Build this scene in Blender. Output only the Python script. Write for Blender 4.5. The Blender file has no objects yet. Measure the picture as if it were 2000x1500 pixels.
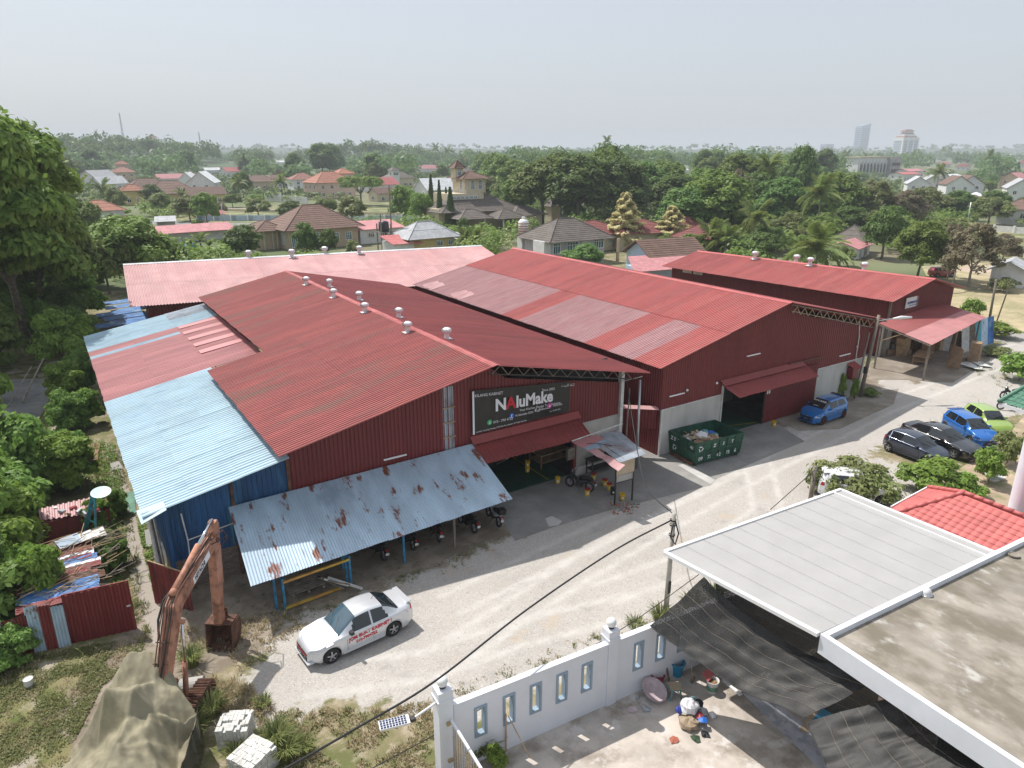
import bpy,math,random
import numpy as np
from math import sin,cos,pi,radians,sqrt,atan2
from mathutils import Vector,Matrix,Euler,noise as mnoise
random.seed(7);rng=np.random.default_rng(7)
sc=bpy.context.scene
COL=sc.collection

# ---------------------------------------------------------------- camera, sky, sun, exposure
CAM_H=18.0;PITCH=radians(18.17);HEAD=radians(33.3);FPX=1380.0
cam_data=bpy.data.cameras.new("camera");cam=bpy.data.objects.new("camera",cam_data);COL.objects.link(cam)
cam_data.sensor_width=36.0;cam_data.lens=36.0*FPX/2000.0
cam_data.clip_start=0.1;cam_data.clip_end=30000
cam.location=(0,0,CAM_H);cam.rotation_euler=(pi/2-PITCH,0,-HEAD)
sc.camera=cam

SUN_EL=radians(58.5);SUN_AZ_VEC=(-0.19,0.57)      
world=bpy.data.worlds.new("World");sc.world=world;world.use_nodes=True
wn=world.node_tree.nodes;wl=world.node_tree.links
bg=wn["Background"]
sky=wn.new("ShaderNodeTexSky");sky.sky_type='NISHITA';sky.sun_disc=False
sky.sun_elevation=SUN_EL;sky.sun_rotation=atan2(SUN_AZ_VEC[0],SUN_AZ_VEC[1])
sky.air_density=1.0;sky.dust_density=3.5;sky.ozone_density=2.0;sky.altitude=0
veil=wn.new("ShaderNodeMix");veil.data_type='RGBA';veil.inputs[0].default_value=0.62      
veil.inputs[7].default_value=(6.05,6.42,6.80,1)
wl.new(sky.outputs[0],veil.inputs[6]);wl.new(veil.outputs[2],bg.inputs[0]);bg.inputs[1].default_value=0.11
sun_d=bpy.data.lights.new("sun",'SUN');sun_d.energy=4.3;sun_d.angle=radians(0.6);sun_d.color=(1.0,0.955,0.89)
sun=bpy.data.objects.new("sun",sun_d);COL.objects.link(sun)
_sv=Vector((SUN_AZ_VEC[0],SUN_AZ_VEC[1],0)).normalized()*cos(SUN_EL)+Vector((0,0,sin(SUN_EL)))
sun.rotation_euler=_sv.to_track_quat('Z','Y').to_euler();sun.location=(0,0,60)
sc.view_settings.view_transform='Standard';sc.view_settings.look='None'
sc.view_settings.exposure=0.27;sc.view_settings.gamma=1.0;sc.view_settings.use_curve_mapping=False
sc.cycles.max_bounces=6;sc.cycles.diffuse_bounces=3;sc.cycles.glossy_bounces=3;sc.cycles.transmission_bounces=4
sc.cycles.volume_bounces=0;sc.cycles.transparent_max_bounces=8
sc.cycles.use_denoising=True

def ray(u,v):
    x=u-1000.0;y=v-750.0
    F=FPX*cos(PITCH)-y*sin(PITCH);D=FPX*sin(PITCH)+y*cos(PITCH)
    return (F*sin(HEAD)+x*cos(HEAD),F*cos(HEAD)-x*sin(HEAD),-D)
def P(u,v,z=0.0):
    r=ray(u,v);t=(z-CAM_H)/r[2]
    return Vector((r[0]*t,r[1]*t,z))
def PD(u,v,dist):
    "point at horizontal distance dist along the view ray"
    r=Vector(ray(u,v));t=dist/sqrt(r.x** 2+r.y** 2)
    return Vector((0,0,CAM_H))+r*t
def PY(u,v,Y):
    r=ray(u,v);t=Y/r[1]
    return Vector((r[0]*t,Y,CAM_H+r[2]*t))

# ---------------------------------------------------------------- materials
MATS={}
def nodes_of(m): return m.node_tree.nodes,m.node_tree.links
def mat(name,col,rough=0.7,metal=0.0,var=0.12,scale=1.2,col2=None,thr=None,bump=0.0,bscale=30.0,stretch=(1,1,1),spec=0.5,coat=0.0,alpha=None,trans=0.0,rnd=0.0,detail=6.0,soft=0.12,emit=None,col3=None,thr3=0.6,scale3=3.0,mottle=None):
    """procedural material in world coordinates: base colour with noise variation, optional second and third colour in patches, bump, per-object tint"""
    m=bpy.data.materials.new(name);m.use_nodes=True;n,l=nodes_of(m)
    b=n["Principled BSDF"];out=n["Material Output"]
    b.inputs["Roughness"].default_value=rough;b.inputs["Metallic"].default_value=metal
    b.inputs["Specular IOR Level"].default_value=spec
    if coat: b.inputs["Coat Weight"].default_value=coat;b.inputs["Coat Roughness"].default_value=0.06
    geo=n.new("ShaderNodeNewGeometry");mp=n.new("ShaderNodeMapping");mp.inputs["Scale"].default_value=stretch
    l.new(geo.outputs["Position"],mp.inputs["Vector"])
    def nz(s,d=detail,rg=0.6,off=0.0):
        t=n.new("ShaderNodeTexNoise");t.inputs["Scale"].default_value=s;t.inputs["Detail"].default_value=d;t.inputs["Roughness"].default_value=rg
        if off:
            a=n.new("ShaderNodeVectorMath");a.operation='ADD';a.inputs[1].default_value=(off,off*1.7,off*.3)
            l.new(mp.outputs[0],a.inputs[0]);l.new(a.outputs[0],t.inputs["Vector"])
        else: l.new(mp.outputs[0],t.inputs["Vector"])
        return t.outputs["Fac"]
    def mix(f,a,c):
        x=n.new("ShaderNodeMix");x.data_type='RGBA'
        if isinstance(f,float): x.inputs[0].default_value=f
        else: l.new(f,x.inputs[0])
        for k,q in ((6,a),(7,c)):
            if isinstance(q,tuple): x.inputs[k].default_value=(*q,1)
            else: l.new(q,x.inputs[k])
        return x.outputs[2]
    def ramp(f,lo,hi):
        r=n.new("ShaderNodeMapRange");r.inputs[1].default_value=lo;r.inputs[2].default_value=hi
        r.interpolation_type='SMOOTHSTEP'
        l.new(f,r.inputs[0]);return r.outputs[0]
    lo=tuple(max(0,c*(1-var*1.6)) for c in col);hi=tuple(min(1,c*(1+var*1.6)) for c in col)
    c=mix(ramp(nz(scale),0.3,0.7),lo,hi)
    if mottle:
        c=mix(ramp(nz(mottle[1],4,.7,3.3),.35,.7),c,mottle[0])
    if col2 is not None:
        t=0.5 if thr is None else thr
        c=mix(ramp(nz(scale*0.8,8,0.65,11.3),t-soft,t+soft),c,col2)
    if col3 is not None:
        c=mix(ramp(nz(scale3,8,0.65,27.1),thr3-soft*.6,thr3+soft*.6),c,col3)
    if rnd:
        oi=n.new("ShaderNodeObjectInfo");hs=n.new("ShaderNodeHueSaturation")
        mr=n.new("ShaderNodeMapRange");mr.inputs[3].default_value=1-rnd;mr.inputs[4].default_value=1+rnd
        l.new(oi.outputs["Random"],mr.inputs[0]);l.new(mr.outputs[0],hs.inputs["Value"]);l.new(c,hs.inputs["Color"]);c=hs.outputs[0]
    l.new(c,b.inputs["Base Color"])
    if bump:
        bp=n.new("ShaderNodeBump");bp.inputs["Strength"].default_value=bump;bp.inputs["Distance"].default_value=0.03
        l.new(nz(bscale,8,.7),bp.inputs["Height"]);l.new(bp.outputs[0],b.inputs["Normal"])
    if trans: b.inputs["Transmission Weight"].default_value=trans
    if alpha is not None: b.inputs["Alpha"].default_value=alpha
    if emit: b.inputs["Emission Color"].default_value=(*col,1);b.inputs["Emission Strength"].default_value=emit
    MATS[name]=m;return m

def leafmat(name,col,col_b,rnd=0.25,trans=0.4):
    "foliage: per-leaf hue from a mesh attribute, per-plant tint, thin-leaf translucency"
    m=bpy.data.materials.new(name);m.use_nodes=True;n,l=nodes_of(m)
    b=n["Principled BSDF"];out=n["Material Output"]
    b.inputs["Roughness"].default_value=0.55;b.inputs["Specular IOR Level"].default_value=0.3
    at=n.new("ShaderNodeAttribute");at.attribute_name="leaf"
    x=n.new("ShaderNodeMix");x.data_type='RGBA';x.inputs[6].default_value=(*col,1);x.inputs[7].default_value=(*col_b,1)
    l.new(at.outputs["Fac"],x.inputs[0])
    oi=n.new("ShaderNodeObjectInfo");hs=n.new("ShaderNodeHueSaturation")
    mr=n.new("ShaderNodeMapRange");mr.inputs[3].default_value=1-rnd;mr.inputs[4].default_value=1+rnd
    mh=n.new("ShaderNodeMapRange");mh.inputs[3].default_value=0.485;mh.inputs[4].default_value=0.515
    l.new(oi.outputs["Random"],mr.inputs[0]);l.new(oi.outputs["Random"],mh.inputs[0])
    l.new(mr.outputs[0],hs.inputs["Value"]);l.new(mh.outputs[0],hs.inputs["Hue"]);l.new(x.outputs[2],hs.inputs["Color"])
    l.new(hs.outputs[0],b.inputs["Base Color"])
    tr=n.new("ShaderNodeBsdfTranslucent");l.new(hs.outputs[0],tr.inputs[0])
    ms=n.new("ShaderNodeMixShader");ms.inputs[0].default_value=trans
    l.new(b.outputs[0],ms.inputs[1]);l.new(tr.outputs[0],ms.inputs[2]);l.new(ms.outputs[0],out.inputs[0])
    MATS[name]=m;return m

M=MATS
RED=(0.30,0.050,0.048)
mat("roof_red",(0.37,0.092,0.08),.55,var=.12,scale=.35,stretch=(.35,2.2,1),col2=(.24,.115,.09),thr=.58,soft=.10,rnd=.05,mottle=((.30,.075,.07),1.5))
mat("roof_red2",(0.43,0.105,0.098),.55,var=.08,scale=.3,stretch=(.5,1.5,1),rnd=.07,mottle=((.44,.14,.125),1.3))
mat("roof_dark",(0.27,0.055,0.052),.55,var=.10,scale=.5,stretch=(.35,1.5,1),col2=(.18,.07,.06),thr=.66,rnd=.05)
mat("roof_faded",(0.42,0.22,0.222),.55,var=.07,scale=1.6,stretch=(.3,3,1),rnd=.05,col2=(.46,.28,.28),thr=.55)
mat("roof_pink",(0.52,0.30,0.30),.6,var=.08,scale=.4,rnd=.06,mottle=((.46,.235,.24),.3),col2=(.42,.20,.19),thr=.66)
mat("roof_pink2",(0.46,0.20,0.20),.55,var=.08,scale=.5,stretch=(.4,2.5,1),rnd=.07)
mat("roof_blue",(0.35,0.50,0.59),.5,var=.10,scale=.6,stretch=(.5,1.6,1),col2=(.26,.37,.47),thr=.62,rnd=.05,mottle=((.42,.54,.60),2.2),col3=(.36,.24,.18),thr3=.80,scale3=1.6)
mat("zinc",(0.43,0.55,0.66),.42,.08,var=.08,scale=.7,rnd=.05,col2=(.30,.40,.50),thr=.62,col3=(.20,.07,.04),thr3=.605,scale3=1.25,stretch=(1.6,.55,1),soft=.07)
mat("zinc_grey",(0.36,0.40,0.45),.45,.3,var=.15,scale=1.0,rnd=.06,col2=(.25,.11,.07),thr=.62)
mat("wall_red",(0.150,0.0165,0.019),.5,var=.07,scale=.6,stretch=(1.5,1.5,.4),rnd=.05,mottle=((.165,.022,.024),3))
mat("wall_rust",(0.20,0.035,0.032),.7,var=.2,scale=1.2,stretch=(2,2,.4),rnd=.12,col2=(.10,.035,.03),thr=.58)
mat("wall_blue",(0.012,0.075,0.20),.5,var=.18,scale=.8,stretch=(2,2,.4),rnd=.08,col2=(.05,.19,.33),thr=.64)
mat("cap_red",(0.48,0.115,0.115),.5,var=.08,scale=.7)
mat("concrete",(0.36,0.35,0.33),.85,var=.12,scale=.6,col2=(.26,.255,.24),thr=.58,bump=.15,bscale=12)
mat("concrete_light",(0.45,0.44,0.42),.85,var=.10,scale=.8,bump=.1,bscale=14,stretch=(1,1,.3))
mat("brick_wall",(0.20,0.155,0.13),.9,var=.25,scale=5,bump=.3,bscale=14,col2=(.13,.11,.10),thr=.55)
mat("mortar",(0.22,0.21,0.19),.9)
mat("white_paint",(0.72,0.74,0.80),.6,var=.03,scale=.6,bump=.06,bscale=60,mottle=((.66,.68,.73),.5))
mat("white",(0.78,0.78,0.78),.5,var=.03)
mat("white_dirty",(0.60,0.60,0.58),.7,var=.12,scale=2)
mat("frame_blue",(0.27,0.35,0.43),.6,var=.08)
mat("black",(0.012,0.012,0.013),.5,var=.1)
mat("rubber",(0.018,0.018,0.018),.8,var=.2)
mat("steel_dark",(0.05,0.05,0.05),.5,.5)
mat("steel",(0.45,0.46,0.48),.4,.7,var=.08)
mat("vent_metal",(0.66,0.66,0.68),.45,.4,var=.08,scale=4,col2=(.35,.24,.2),thr=.7)
mat("chrome",(0.7,0.7,0.72),.15,1.0,var=.02)
mat("wood",(0.26,0.16,0.09),.8,var=.2,scale=2.5,stretch=(1,1,4))
mat("wood_pale",(0.42,0.29,0.17),.8,var=.15,scale=3)
mat("wood_grey",(0.20,0.17,0.14),.9,var=.25,scale=3)
mat("pole_concrete",(0.38,0.36,0.32),.85,var=.15,scale=2,bump=.1)
mat("pole_wood",(0.20,0.17,0.14),.85,var=.2,scale=3,stretch=(3,3,.5))
mat("soil",(0.22,0.16,0.11),.95,var=.2,scale=.8,bump=.4,bscale=10)
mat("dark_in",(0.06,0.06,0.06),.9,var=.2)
mat("green_floor",(0.012,0.075,0.045),.5,var=.12,scale=1,col2=(.03,.07,.05),thr=.6)
mat("yellow",(0.62,0.40,0.01),.45,var=.05)
mat("yellow_line",(0.35,0.27,0.03),.7)
mat("red_lid",(0.25,0.015,0.02),.45)
mat("bin_green",(0.012,0.075,0.045),.5,var=.25,scale=2,col2=(.03,.06,.05),thr=.6,col3=(.16,.12,.09),thr3=.70,scale3=2.2)
mat("banner_black",(0.009,0.010,0.010),.35,var=.3,scale=1.5,bump=.35,bscale=1.6,stretch=(2.5,1,.8))
mat("print_white",(0.75,0.75,0.78),.5,var=.02)
mat("print_red",(0.55,0.01,0.03),.5,var=.02)
mat("print_green",(0.03,0.42,0.16),.5)
mat("print_blue",(0.02,0.14,0.55),.5)
mat("print_pink",(0.55,0.05,0.30),.5)
mat("print_navy",(0.02,0.04,0.25),.5)
mat("glass_dark",(0.012,0.017,0.02),.04,spec=.9,var=.05)
mat("glass_blue",(0.05,0.09,0.12),.05,spec=.9,var=.1,scale=.8)
mat("glass_teal",(0.03,0.12,0.16),.15,spec=.6,var=.2)
mat("excavator_paint",(0.43,0.19,0.115),.6,var=.18,scale=2.2,col2=(.15,.06,.04),thr=.56,mottle=((.42,.21,.14),5),bump=.08)
mat("rust",(0.12,0.055,0.035),.85,var=.3,scale=3,bump=.2)
mat("hose",(0.02,0.02,0.02),.6)
mat("hose_brown",(0.16,0.075,0.05),.7,var=.2)
mat("tarp",(0.235,0.212,0.142),.85,var=.12,scale=1.1,bump=.5,bscale=8,col2=(.31,.28,.20),thr=.58)
mat("brick_white",(0.55,0.54,0.51),.9,var=.12,scale=6,rnd=.12,bump=.15)
mat("turquoise",(0.08,0.38,0.46),.5,var=.12,scale=3)
mat("blue_sheet",(0.03,0.14,0.38),.6,var=.25,scale=1.2,col2=(.20,.32,.45),thr=.6)
mat("cardboard",(0.30,0.20,0.125),.85,var=.12,scale=2)
mat("canopy_grey",(0.37,0.362,0.355),.5,var=.03,scale=.8)
mat("slab",(0.29,0.26,0.22),.9,var=.15,scale=.9,stretch=(1.2,.7,1),col2=(.165,.145,.11),thr=.50,soft=.12,bump=.15,bscale=14,col3=(.42,.40,.37),thr3=.62,scale3=1.3,detail=10)
mat("courtyard",(0.48,0.43,0.38),.9,var=.12,scale=.8,col2=(.27,.23,.19),thr=.56,soft=.1,bump=.12,bscale=16,col3=(.58,.54,.51),thr3=.58,scale3=1.0)
mat("tile_red",(0.50,0.13,0.12),.55,var=.08,scale=.8,rnd=.07)
mat("tile_green",(0.09,0.22,0.15),.5,var=.15,scale=4)
mat("plastic_blue",(0.02,0.22,0.38),.4,var=.05)
mat("dish_pink",(0.55,0.44,0.47),.6,var=.12,scale=3,mottle=((.45,.36,.37),6))
mat("dish_light",(0.55,0.68,0.68),.5,var=.1,scale=3)
mat("egg_tray",(0.45,0.37,0.27),.9,var=.08)
mat("terracotta",(0.42,0.13,0.08),.8,var=.15)
mat("plastic_red",(0.35,0.05,0.06),.5,var=.1)
mat("plastic_teal",(0.10,0.25,0.28),.5,var=.1)
mat("bag_white",(0.68,0.68,0.70),.5,var=.08,bump=.4,bscale=9)
mat("bag_tan",(0.40,0.30,0.20),.6,var=.2,bump=.4,bscale=9)
mat("bag_grey",(0.35,0.37,0.40),.5,var=.1,bump=.4,bscale=9)
mat("bag_black",(0.015,0.018,0.022),.4,var=.2)
mat("solar",(0.02,0.035,0.10),.2,var=.1)
mat("gate_gold",(0.45,0.36,0.22),.4,.6,var=.1)
mat("net_edge",(0.04,0.04,0.04),.8)
mat("cable",(0.02,0.02,0.022),.6)
mat("orange_bar",(0.50,0.24,0.07),.6,var=.2,scale=3,col2=(.5,.36,.04),thr=.5)
mat("post_blue",(0.03,0.20,0.38),.5,var=.25,scale=4,col2=(.22,.07,.04),thr=.66)

def net_material():
    "woven shade net: fine strands with gaps"
    m=bpy.data.materials.new("shade_net");m.use_nodes=True;n,l=nodes_of(m);b=n["Principled BSDF"];out=n["Material Output"]
    geo=n.new("ShaderNodeNewGeometry");t=n.new("ShaderNodeTexNoise");t.inputs["Scale"].default_value=2.5;t.inputs["Detail"].default_value=8
    l.new(geo.outputs["Position"],t.inputs["Vector"])
    r=n.new("ShaderNodeMapRange");r.inputs[1].default_value=.35;r.inputs[2].default_value=.7;l.new(t.outputs["Fac"],r.inputs[0])
    x=n.new("ShaderNodeMix");x.data_type='RGBA';x.inputs[6].default_value=(.005,.006,.006,1);x.inputs[7].default_value=(.024,.022,.020,1)
    l.new(r.outputs[0],x.inputs[0]);l.new(x.outputs[2],b.inputs["Base Color"]);b.inputs["Roughness"].default_value=.6
    t2=n.new("ShaderNodeTexNoise");t2.inputs["Scale"].default_value=45;l.new(geo.outputs["Position"],t2.inputs["Vector"])
    r2=n.new("ShaderNodeMapRange");r2.inputs[1].default_value=.52;r2.inputs[2].default_value=.66;r2.inputs[3].default_value=0;r2.inputs[4].default_value=.25;l.new(t2.outputs["Fac"],r2.inputs[0])
    tr=n.new("ShaderNodeBsdfTransparent");ms=n.new("ShaderNodeMixShader");l.new(r2.outputs[0],ms.inputs[0]);l.new(b.outputs[0],ms.inputs[1]);l.new(tr.outputs[0],ms.inputs[2]);l.new(ms.outputs[0],out.inputs[0])
    M["net"]=m
net_material()

def tile_mat(name,col,step=.33):
    "roof tile: course joints come from geometry, this adds the tile width rhythm as relief and some weathering"
    m=mat(name,col,.8,var=.14,scale=.8,rnd=.12,mottle=(tuple(c*.78 for c in col),2.5),bump=.25,bscale=5)
    return m
tile_mat("tile_brown",(.165,.098,.075));tile_mat("tile_grey",(.135,.115,.10));tile_mat("tile_rust",(.26,.115,.085));tile_mat("tile_orange",(.36,.15,.10))
tile_mat("tile_maroon",(.20,.06,.055));tile_mat("roof_metal_red",(.44,.13,.13));tile_mat("roof_metal_grey",(.42,.43,.45));tile_mat("roof_metal_white",(.62,.64,.66));tile_mat("roof_metal_pink",(.50,.22,.23))
mat("plaster_cream",(0.58,0.50,0.36),.8,var=.05);mat("plaster_white",(0.68,0.68,0.68),.8,var=.05);mat("plaster_lilac",(0.46,0.44,0.50),.8,var=.05)
mat("plaster_yellow",(0.60,0.47,0.20),.8,var=.05);mat("plaster_blue",(0.42,0.52,0.64),.8,var=.05);mat("plaster_tan",(0.47,0.37,0.26),.8,var=.06);mat("plaster_peach",(.62,.45,.36),.8,var=.05)
mat("tower_blue",(0.22,0.31,0.42),.4,var=.05);mat("cyan_sheet",(.02,.35,.55),.6)

mat("bark",(0.16,0.13,0.10),.9,var=.2,scale=4);mat("bark_pale",(0.28,0.25,0.21),.9,var=.2,scale=4)
leafmat("leaf_mid",(0.132,0.206,0.042),(0.246,0.333,0.074))
leafmat("leaf_dark",(0.094,0.172,0.044),(0.186,0.280,0.069))
leafmat("leaf_olive",(0.174,0.212,0.068),(0.283,0.321,0.120))
leafmat("leaf_bright",(0.157,0.266,0.042),(0.294,0.424,0.084),.12)
leafmat("leaf_brown",(.18,.155,.09),(.28,.24,.15))
leafmat("leaf_vine",(0.126,0.226,0.040),(0.252,0.374,0.095),.14)
leafmat("leaf_far",(0.111,0.182,0.065),(0.174,0.249,0.089),.2)
leafmat("palm_leaf",(0.136,0.200,0.044),(0.283,0.327,0.105),.18)
leafmat("banana_leaf",(.10,.16,.035),(.18,.22,.07),.12)
leafmat("yellow_tree",(.56,.52,.22),(.78,.70,.42),.08)
leafmat("grass_dry",(.40,.34,.20),(.60,.52,.33),.15)
leafmat("grass_green",(.13,.18,.05),(.30,.30,.12),.2)
leafmat("conifer",(.06,.10,.025),(.13,.19,.045),.15)

# ---------------------------------------------------------------- mesh helpers
class MB:
    def __init__(s): s.v=[];s.f=[];s.m=[]
    def add(s,vs,fs,mi=0):
        k=len(s.v);s.v.extend([tuple(p) for p in vs]);s.f.extend([tuple(i+k for i in f) for f in fs]);s.m.extend([mi]*len(fs));return s
    def box(s,c,size,rz=0.0,mi=0,rot=None):
        hx,hy,hz=size[0]/2,size[1]/2,size[2]/2
        R=rot if rot is not None else Matrix.Rotation(rz,3,'Z');c=Vector(c)
        vs=[c+R @ Vector((a*hx,b*hy,d*hz)) for a in (-1,1) for b in (-1,1) for d in (-1,1)]
        return s.add(vs,[(0,1,3,2),(4,6,7,5),(0,4,5,1),(2,3,7,6),(0,2,6,4),(1,5,7,3)],mi)
    def bar(s,a,b,w,h=None,mi=0,up=(0,0,1)):
        a=Vector(a);b=Vector(b);d=b-a;L=d.length
        if L<1e-6: return s
        h=w if h is None else h;z=d/L;x=z.cross(Vector(up))
        if x.length<1e-3: x=z.cross(Vector((1,0,0)))
        x.normalize();y=x.cross(z)
        R=Matrix((x,y,z)).transposed()
        return s.box((a+b)/2,(w,h,L),mi=mi,rot=R)
    def tube(s,pts,r,n=8,mi=0,cap=True):
        pts=[Vector(p) for p in pts];rs=r if isinstance(r,(list,tuple)) else [r]*len(pts)
        vs=[];prev=None
        for i,p in enumerate(pts):
            d=(pts[min(i+1,len(pts)-1)]-pts[max(i-1,0)]).normalized()
            if prev is None:
                x=d.cross(Vector((0,0,1)));
                if x.length<1e-2: x=d.cross(Vector((1,0,0)))
            else: x=prev-d*prev.dot(d)
            x.normalize();prev=x;y=d.cross(x)
            for k in range(n):
                a=2*pi*k/n;vs.append(p+(x*cos(a)+y*sin(a))*rs[i])
        fs=[(i*n+k,i*n+(k+1) % n,(i+1)*n+(k+1) % n,(i+1)*n+k) for i in range(len(pts)-1) for k in range(n)]
        if cap: fs+= [tuple(range(n-1,-1,-1)),tuple((len(pts)-1)*n+k for k in range(n))]
        return s.add(vs,fs,mi)
    def lathe(s,prof,c=(0,0,0),n=16,mi=0,axis='Z',cap=False):
        c=Vector(c);vs=[]
        for (r,z) in prof:
            for k in range(n):
                a=2*pi*k/n
                p=Vector((r*cos(a),r*sin(a),z))
                if axis== 'Y': p=Vector((p.x,p.z,p.y))
                if axis== 'X': p=Vector((p.z,p.x,p.y))
                vs.append(c+p)
        fs=[(i*n+k,i*n+(k+1) % n,(i+1)*n+(k+1) % n,(i+1)*n+k) for i in range(len(prof)-1) for k in range(n)]
        if cap: fs+= [tuple(range(n-1,-1,-1)),tuple((len(prof)-1)*n+k for k in range(n))]
        return s.add(vs,fs,mi)
    def quad(s,a,b,c,d,mi=0): return s.add([a,b,c,d],[(0,1,2,3)],mi)
    def slab(s,pts,t,mi=0):
        "polygon extruded along its normal by -t"
        pts=[Vector(p) for p in pts];nrm=(pts[1]-pts[0]).cross(pts[2]-pts[0]).normalized();n=len(pts)
        vs=pts+[p-nrm*t for p in pts]
        return s.add(vs,[tuple(range(n)),tuple(range(2*n-1,n-1,-1))]+[(i,i+n,(i+1) % n+n,(i+1) % n) for i in range(n)],mi)
    def build(s,name,mats,parent=None,smooth=False,world=True,rnd_attr=False):
        me=bpy.data.meshes.new(name);me.from_pydata(s.v,[],s.f)
        if not isinstance(mats,(list,tuple)): mats=[mats]
        for m in mats: me.materials.append(M[m] if isinstance(m,str) else m)
        if len(mats)>1: me.polygons.foreach_set("material_index",s.m)
        if smooth: me.polygons.foreach_set("use_smooth",[True]*len(me.polygons))
        me.update()
        return link(name,me,parent,world)

def link(name,me,parent=None,world=True):
    o=bpy.data.objects.new(name,me);COL.objects.link(o)
    if parent is not None:
        o.parent=parent
        if world: o.matrix_parent_inverse=chain(parent).inverted()
    return o
def chain(o):
    m=o.matrix_basis.copy()
    if o.parent is not None: m=chain(o.parent) @ o.matrix_parent_inverse @ m
    return m
def thing(name,label,cat,loc=(0,0,0),rz=0.0,group=None):
    o=bpy.data.objects.new(name,None);COL.objects.link(o);o.empty_display_size=.3
    o.location=loc;o.rotation_euler=(0,0,rz);o["label"]=label;o["category"]=cat
    if group: o["group"]=group
    return o
def tag(o,label=None,cat=None,group=None,kind=None):
    if label: o["label"]=label
    if cat: o["category"]=cat
    if group: o["group"]=group
    if kind: o["kind"]=kind
    return o
def struct(o,label=None):
    o["kind"]="structure"
    if label: o["label"]=label
    return o
def dup(root,loc=None,rz=None,label=None,group=None,scale=None):
    def cp(o,parent):
        c=o.copy();COL.objects.link(c);c.parent=parent
        for ch in KIDS.get(o.name,list(o.children)): cp(ch,c)
        return c
    r=cp(root,None)
    if loc is not None: r.location=loc
    if rz is not None: r.rotation_euler=(0,0,rz)
    if scale is not None: r.scale=scale if isinstance(scale,(tuple,list)) else (scale,)*3
    if label: r["label"]=label
    if group: r["group"]=group
    return r
KIDS={}
def np_mesh(name,V,F,mats,attr=None,smooth=False,mi=None):
    "fast mesh from numpy arrays; F is (n,3) or (n,4); attr is a per-face float called leaf"
    me=bpy.data.meshes.new(name);k=F.shape[1]
    me.vertices.add(len(V));me.vertices.foreach_set("co",V.astype(np.float32).ravel())
    me.loops.add(F.size);me.loops.foreach_set("vertex_index",F.astype(np.int32).ravel())
    me.polygons.add(len(F));me.polygons.foreach_set("loop_start",np.arange(0,F.size,k,dtype=np.int32))
    for m in (mats if isinstance(mats,(list,tuple)) else [mats]): me.materials.append(M[m])
    if mi is not None: me.polygons.foreach_set("material_index",mi.astype(np.int32))
    if attr is not None:
        a=me.attributes.new("leaf",'FLOAT','FACE');a.data.foreach_set("value",attr.astype(np.float32))
    if smooth: me.polygons.foreach_set("use_smooth",np.ones(len(F),dtype=bool))
    me.update(calc_edges=True);return me
def grid_mesh(name,fn,nu,nv,mats,smooth=True):
    V=np.array([fn(i/nu,j/nv) for j in range(nv+1) for i in range(nu+1)],dtype=float)
    F=np.array([[j*(nu+1)+i,j*(nu+1)+i+1,(j+1)*(nu+1)+i+1,(j+1)*(nu+1)+i] for j in range(nv) for i in range(nu)])
    return np_mesh(name,V,F,mats,smooth=smooth)
def lerp(a,b,t): return a+(b-a)*t
def text_obj(s,size,m,origin,xdir,ydir,parent,name="lettering",align='LEFT',ext=.002,world=True,bold=0.0,sx=1.0,font=None):
    cu=bpy.data.curves.new(name,'FONT');cu.body=s;cu.size=size;cu.extrude=ext;cu.offset=bold;cu.align_x=align;cu.resolution_u=3
    tmp=bpy.data.objects.new("t",cu);COL.objects.link(tmp)
    dg=bpy.context.evaluated_depsgraph_get();me=bpy.data.meshes.new_from_object(tmp.evaluated_get(dg));bpy.data.objects.remove(tmp)
    x=Vector(xdir).normalized();y=Vector(ydir).normalized();z=x.cross(y);T=Matrix((x*sx,y,z)).transposed().to_4x4();T.translation=Vector(origin)
    me.transform(T);me.materials.clear();me.materials.append(M[m]);return link(name,me,parent,world)


def sheets(A,B,C,D,parent,matf,width=.8,rib=.22,h=.05,name="roof_sheet",rows=1,lap=.06,thick=True,jitter=.004,cut=None,prof='trap',seed=0):
    """corrugated sheets over the quad A-B (eave) to D-C (ridge); ribs run from the eave to the ridge.
    matf(s, r) -> material name. cut(s0, s1, t) may clip. Each sheet is one object."""
    A,B,C,D=map(Vector,(A,B,C,D));rnd=random.Random(seed)
    L=(B-A).length;n=max(1,round(L/width));objs=[]
    nrm0=(B-A).cross(D-A).normalized()
    for r in range(rows):
        t0=r/rows;t1=(r+1)/rows
        for i in range(n):
            s0=i/n;s1=(i+1)/n+(lap*.25/L if i<n-1 else 0)
            nr=max(1,round(L/n/rib));vs=[];fs=[]
            off=rnd.uniform(0,jitter)+(.004 if i % 2 else 0)+r*.012
            ta=t0-(0.012 if r else 0);tb=t1
            pts=[]
            for k in range(nr):
                for q,hh in (((0,0),(.36,0),(.54,h),(.82,h)) if prof== 'trap' else ((0,0),(.25,h*.5),(.5,h),(.75,h*.5))):
                    pts.append(((k+q)/nr,hh))
            pts.append((1.0,0))
            ea=rnd.uniform(-.02,.02)/max(.1,(D-A).length)
            for (q,hh) in pts:
                s=lerp(s0,s1,q)
                for t in (ta+(ea if r== 0 else 0),tb):
                    p=lerp(lerp(A,B,s),lerp(D,C,s),t)+nrm0*(hh+off);vs.append(p)
            fs=[(2*k,2*k+2,2*k+3,2*k+1) for k in range(len(pts)-1)]
            m=MB();m.add(vs,fs)
            objs.append(m.build(name,matf(i,r,n) if callable(matf) else matf,parent))
    return objs
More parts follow.
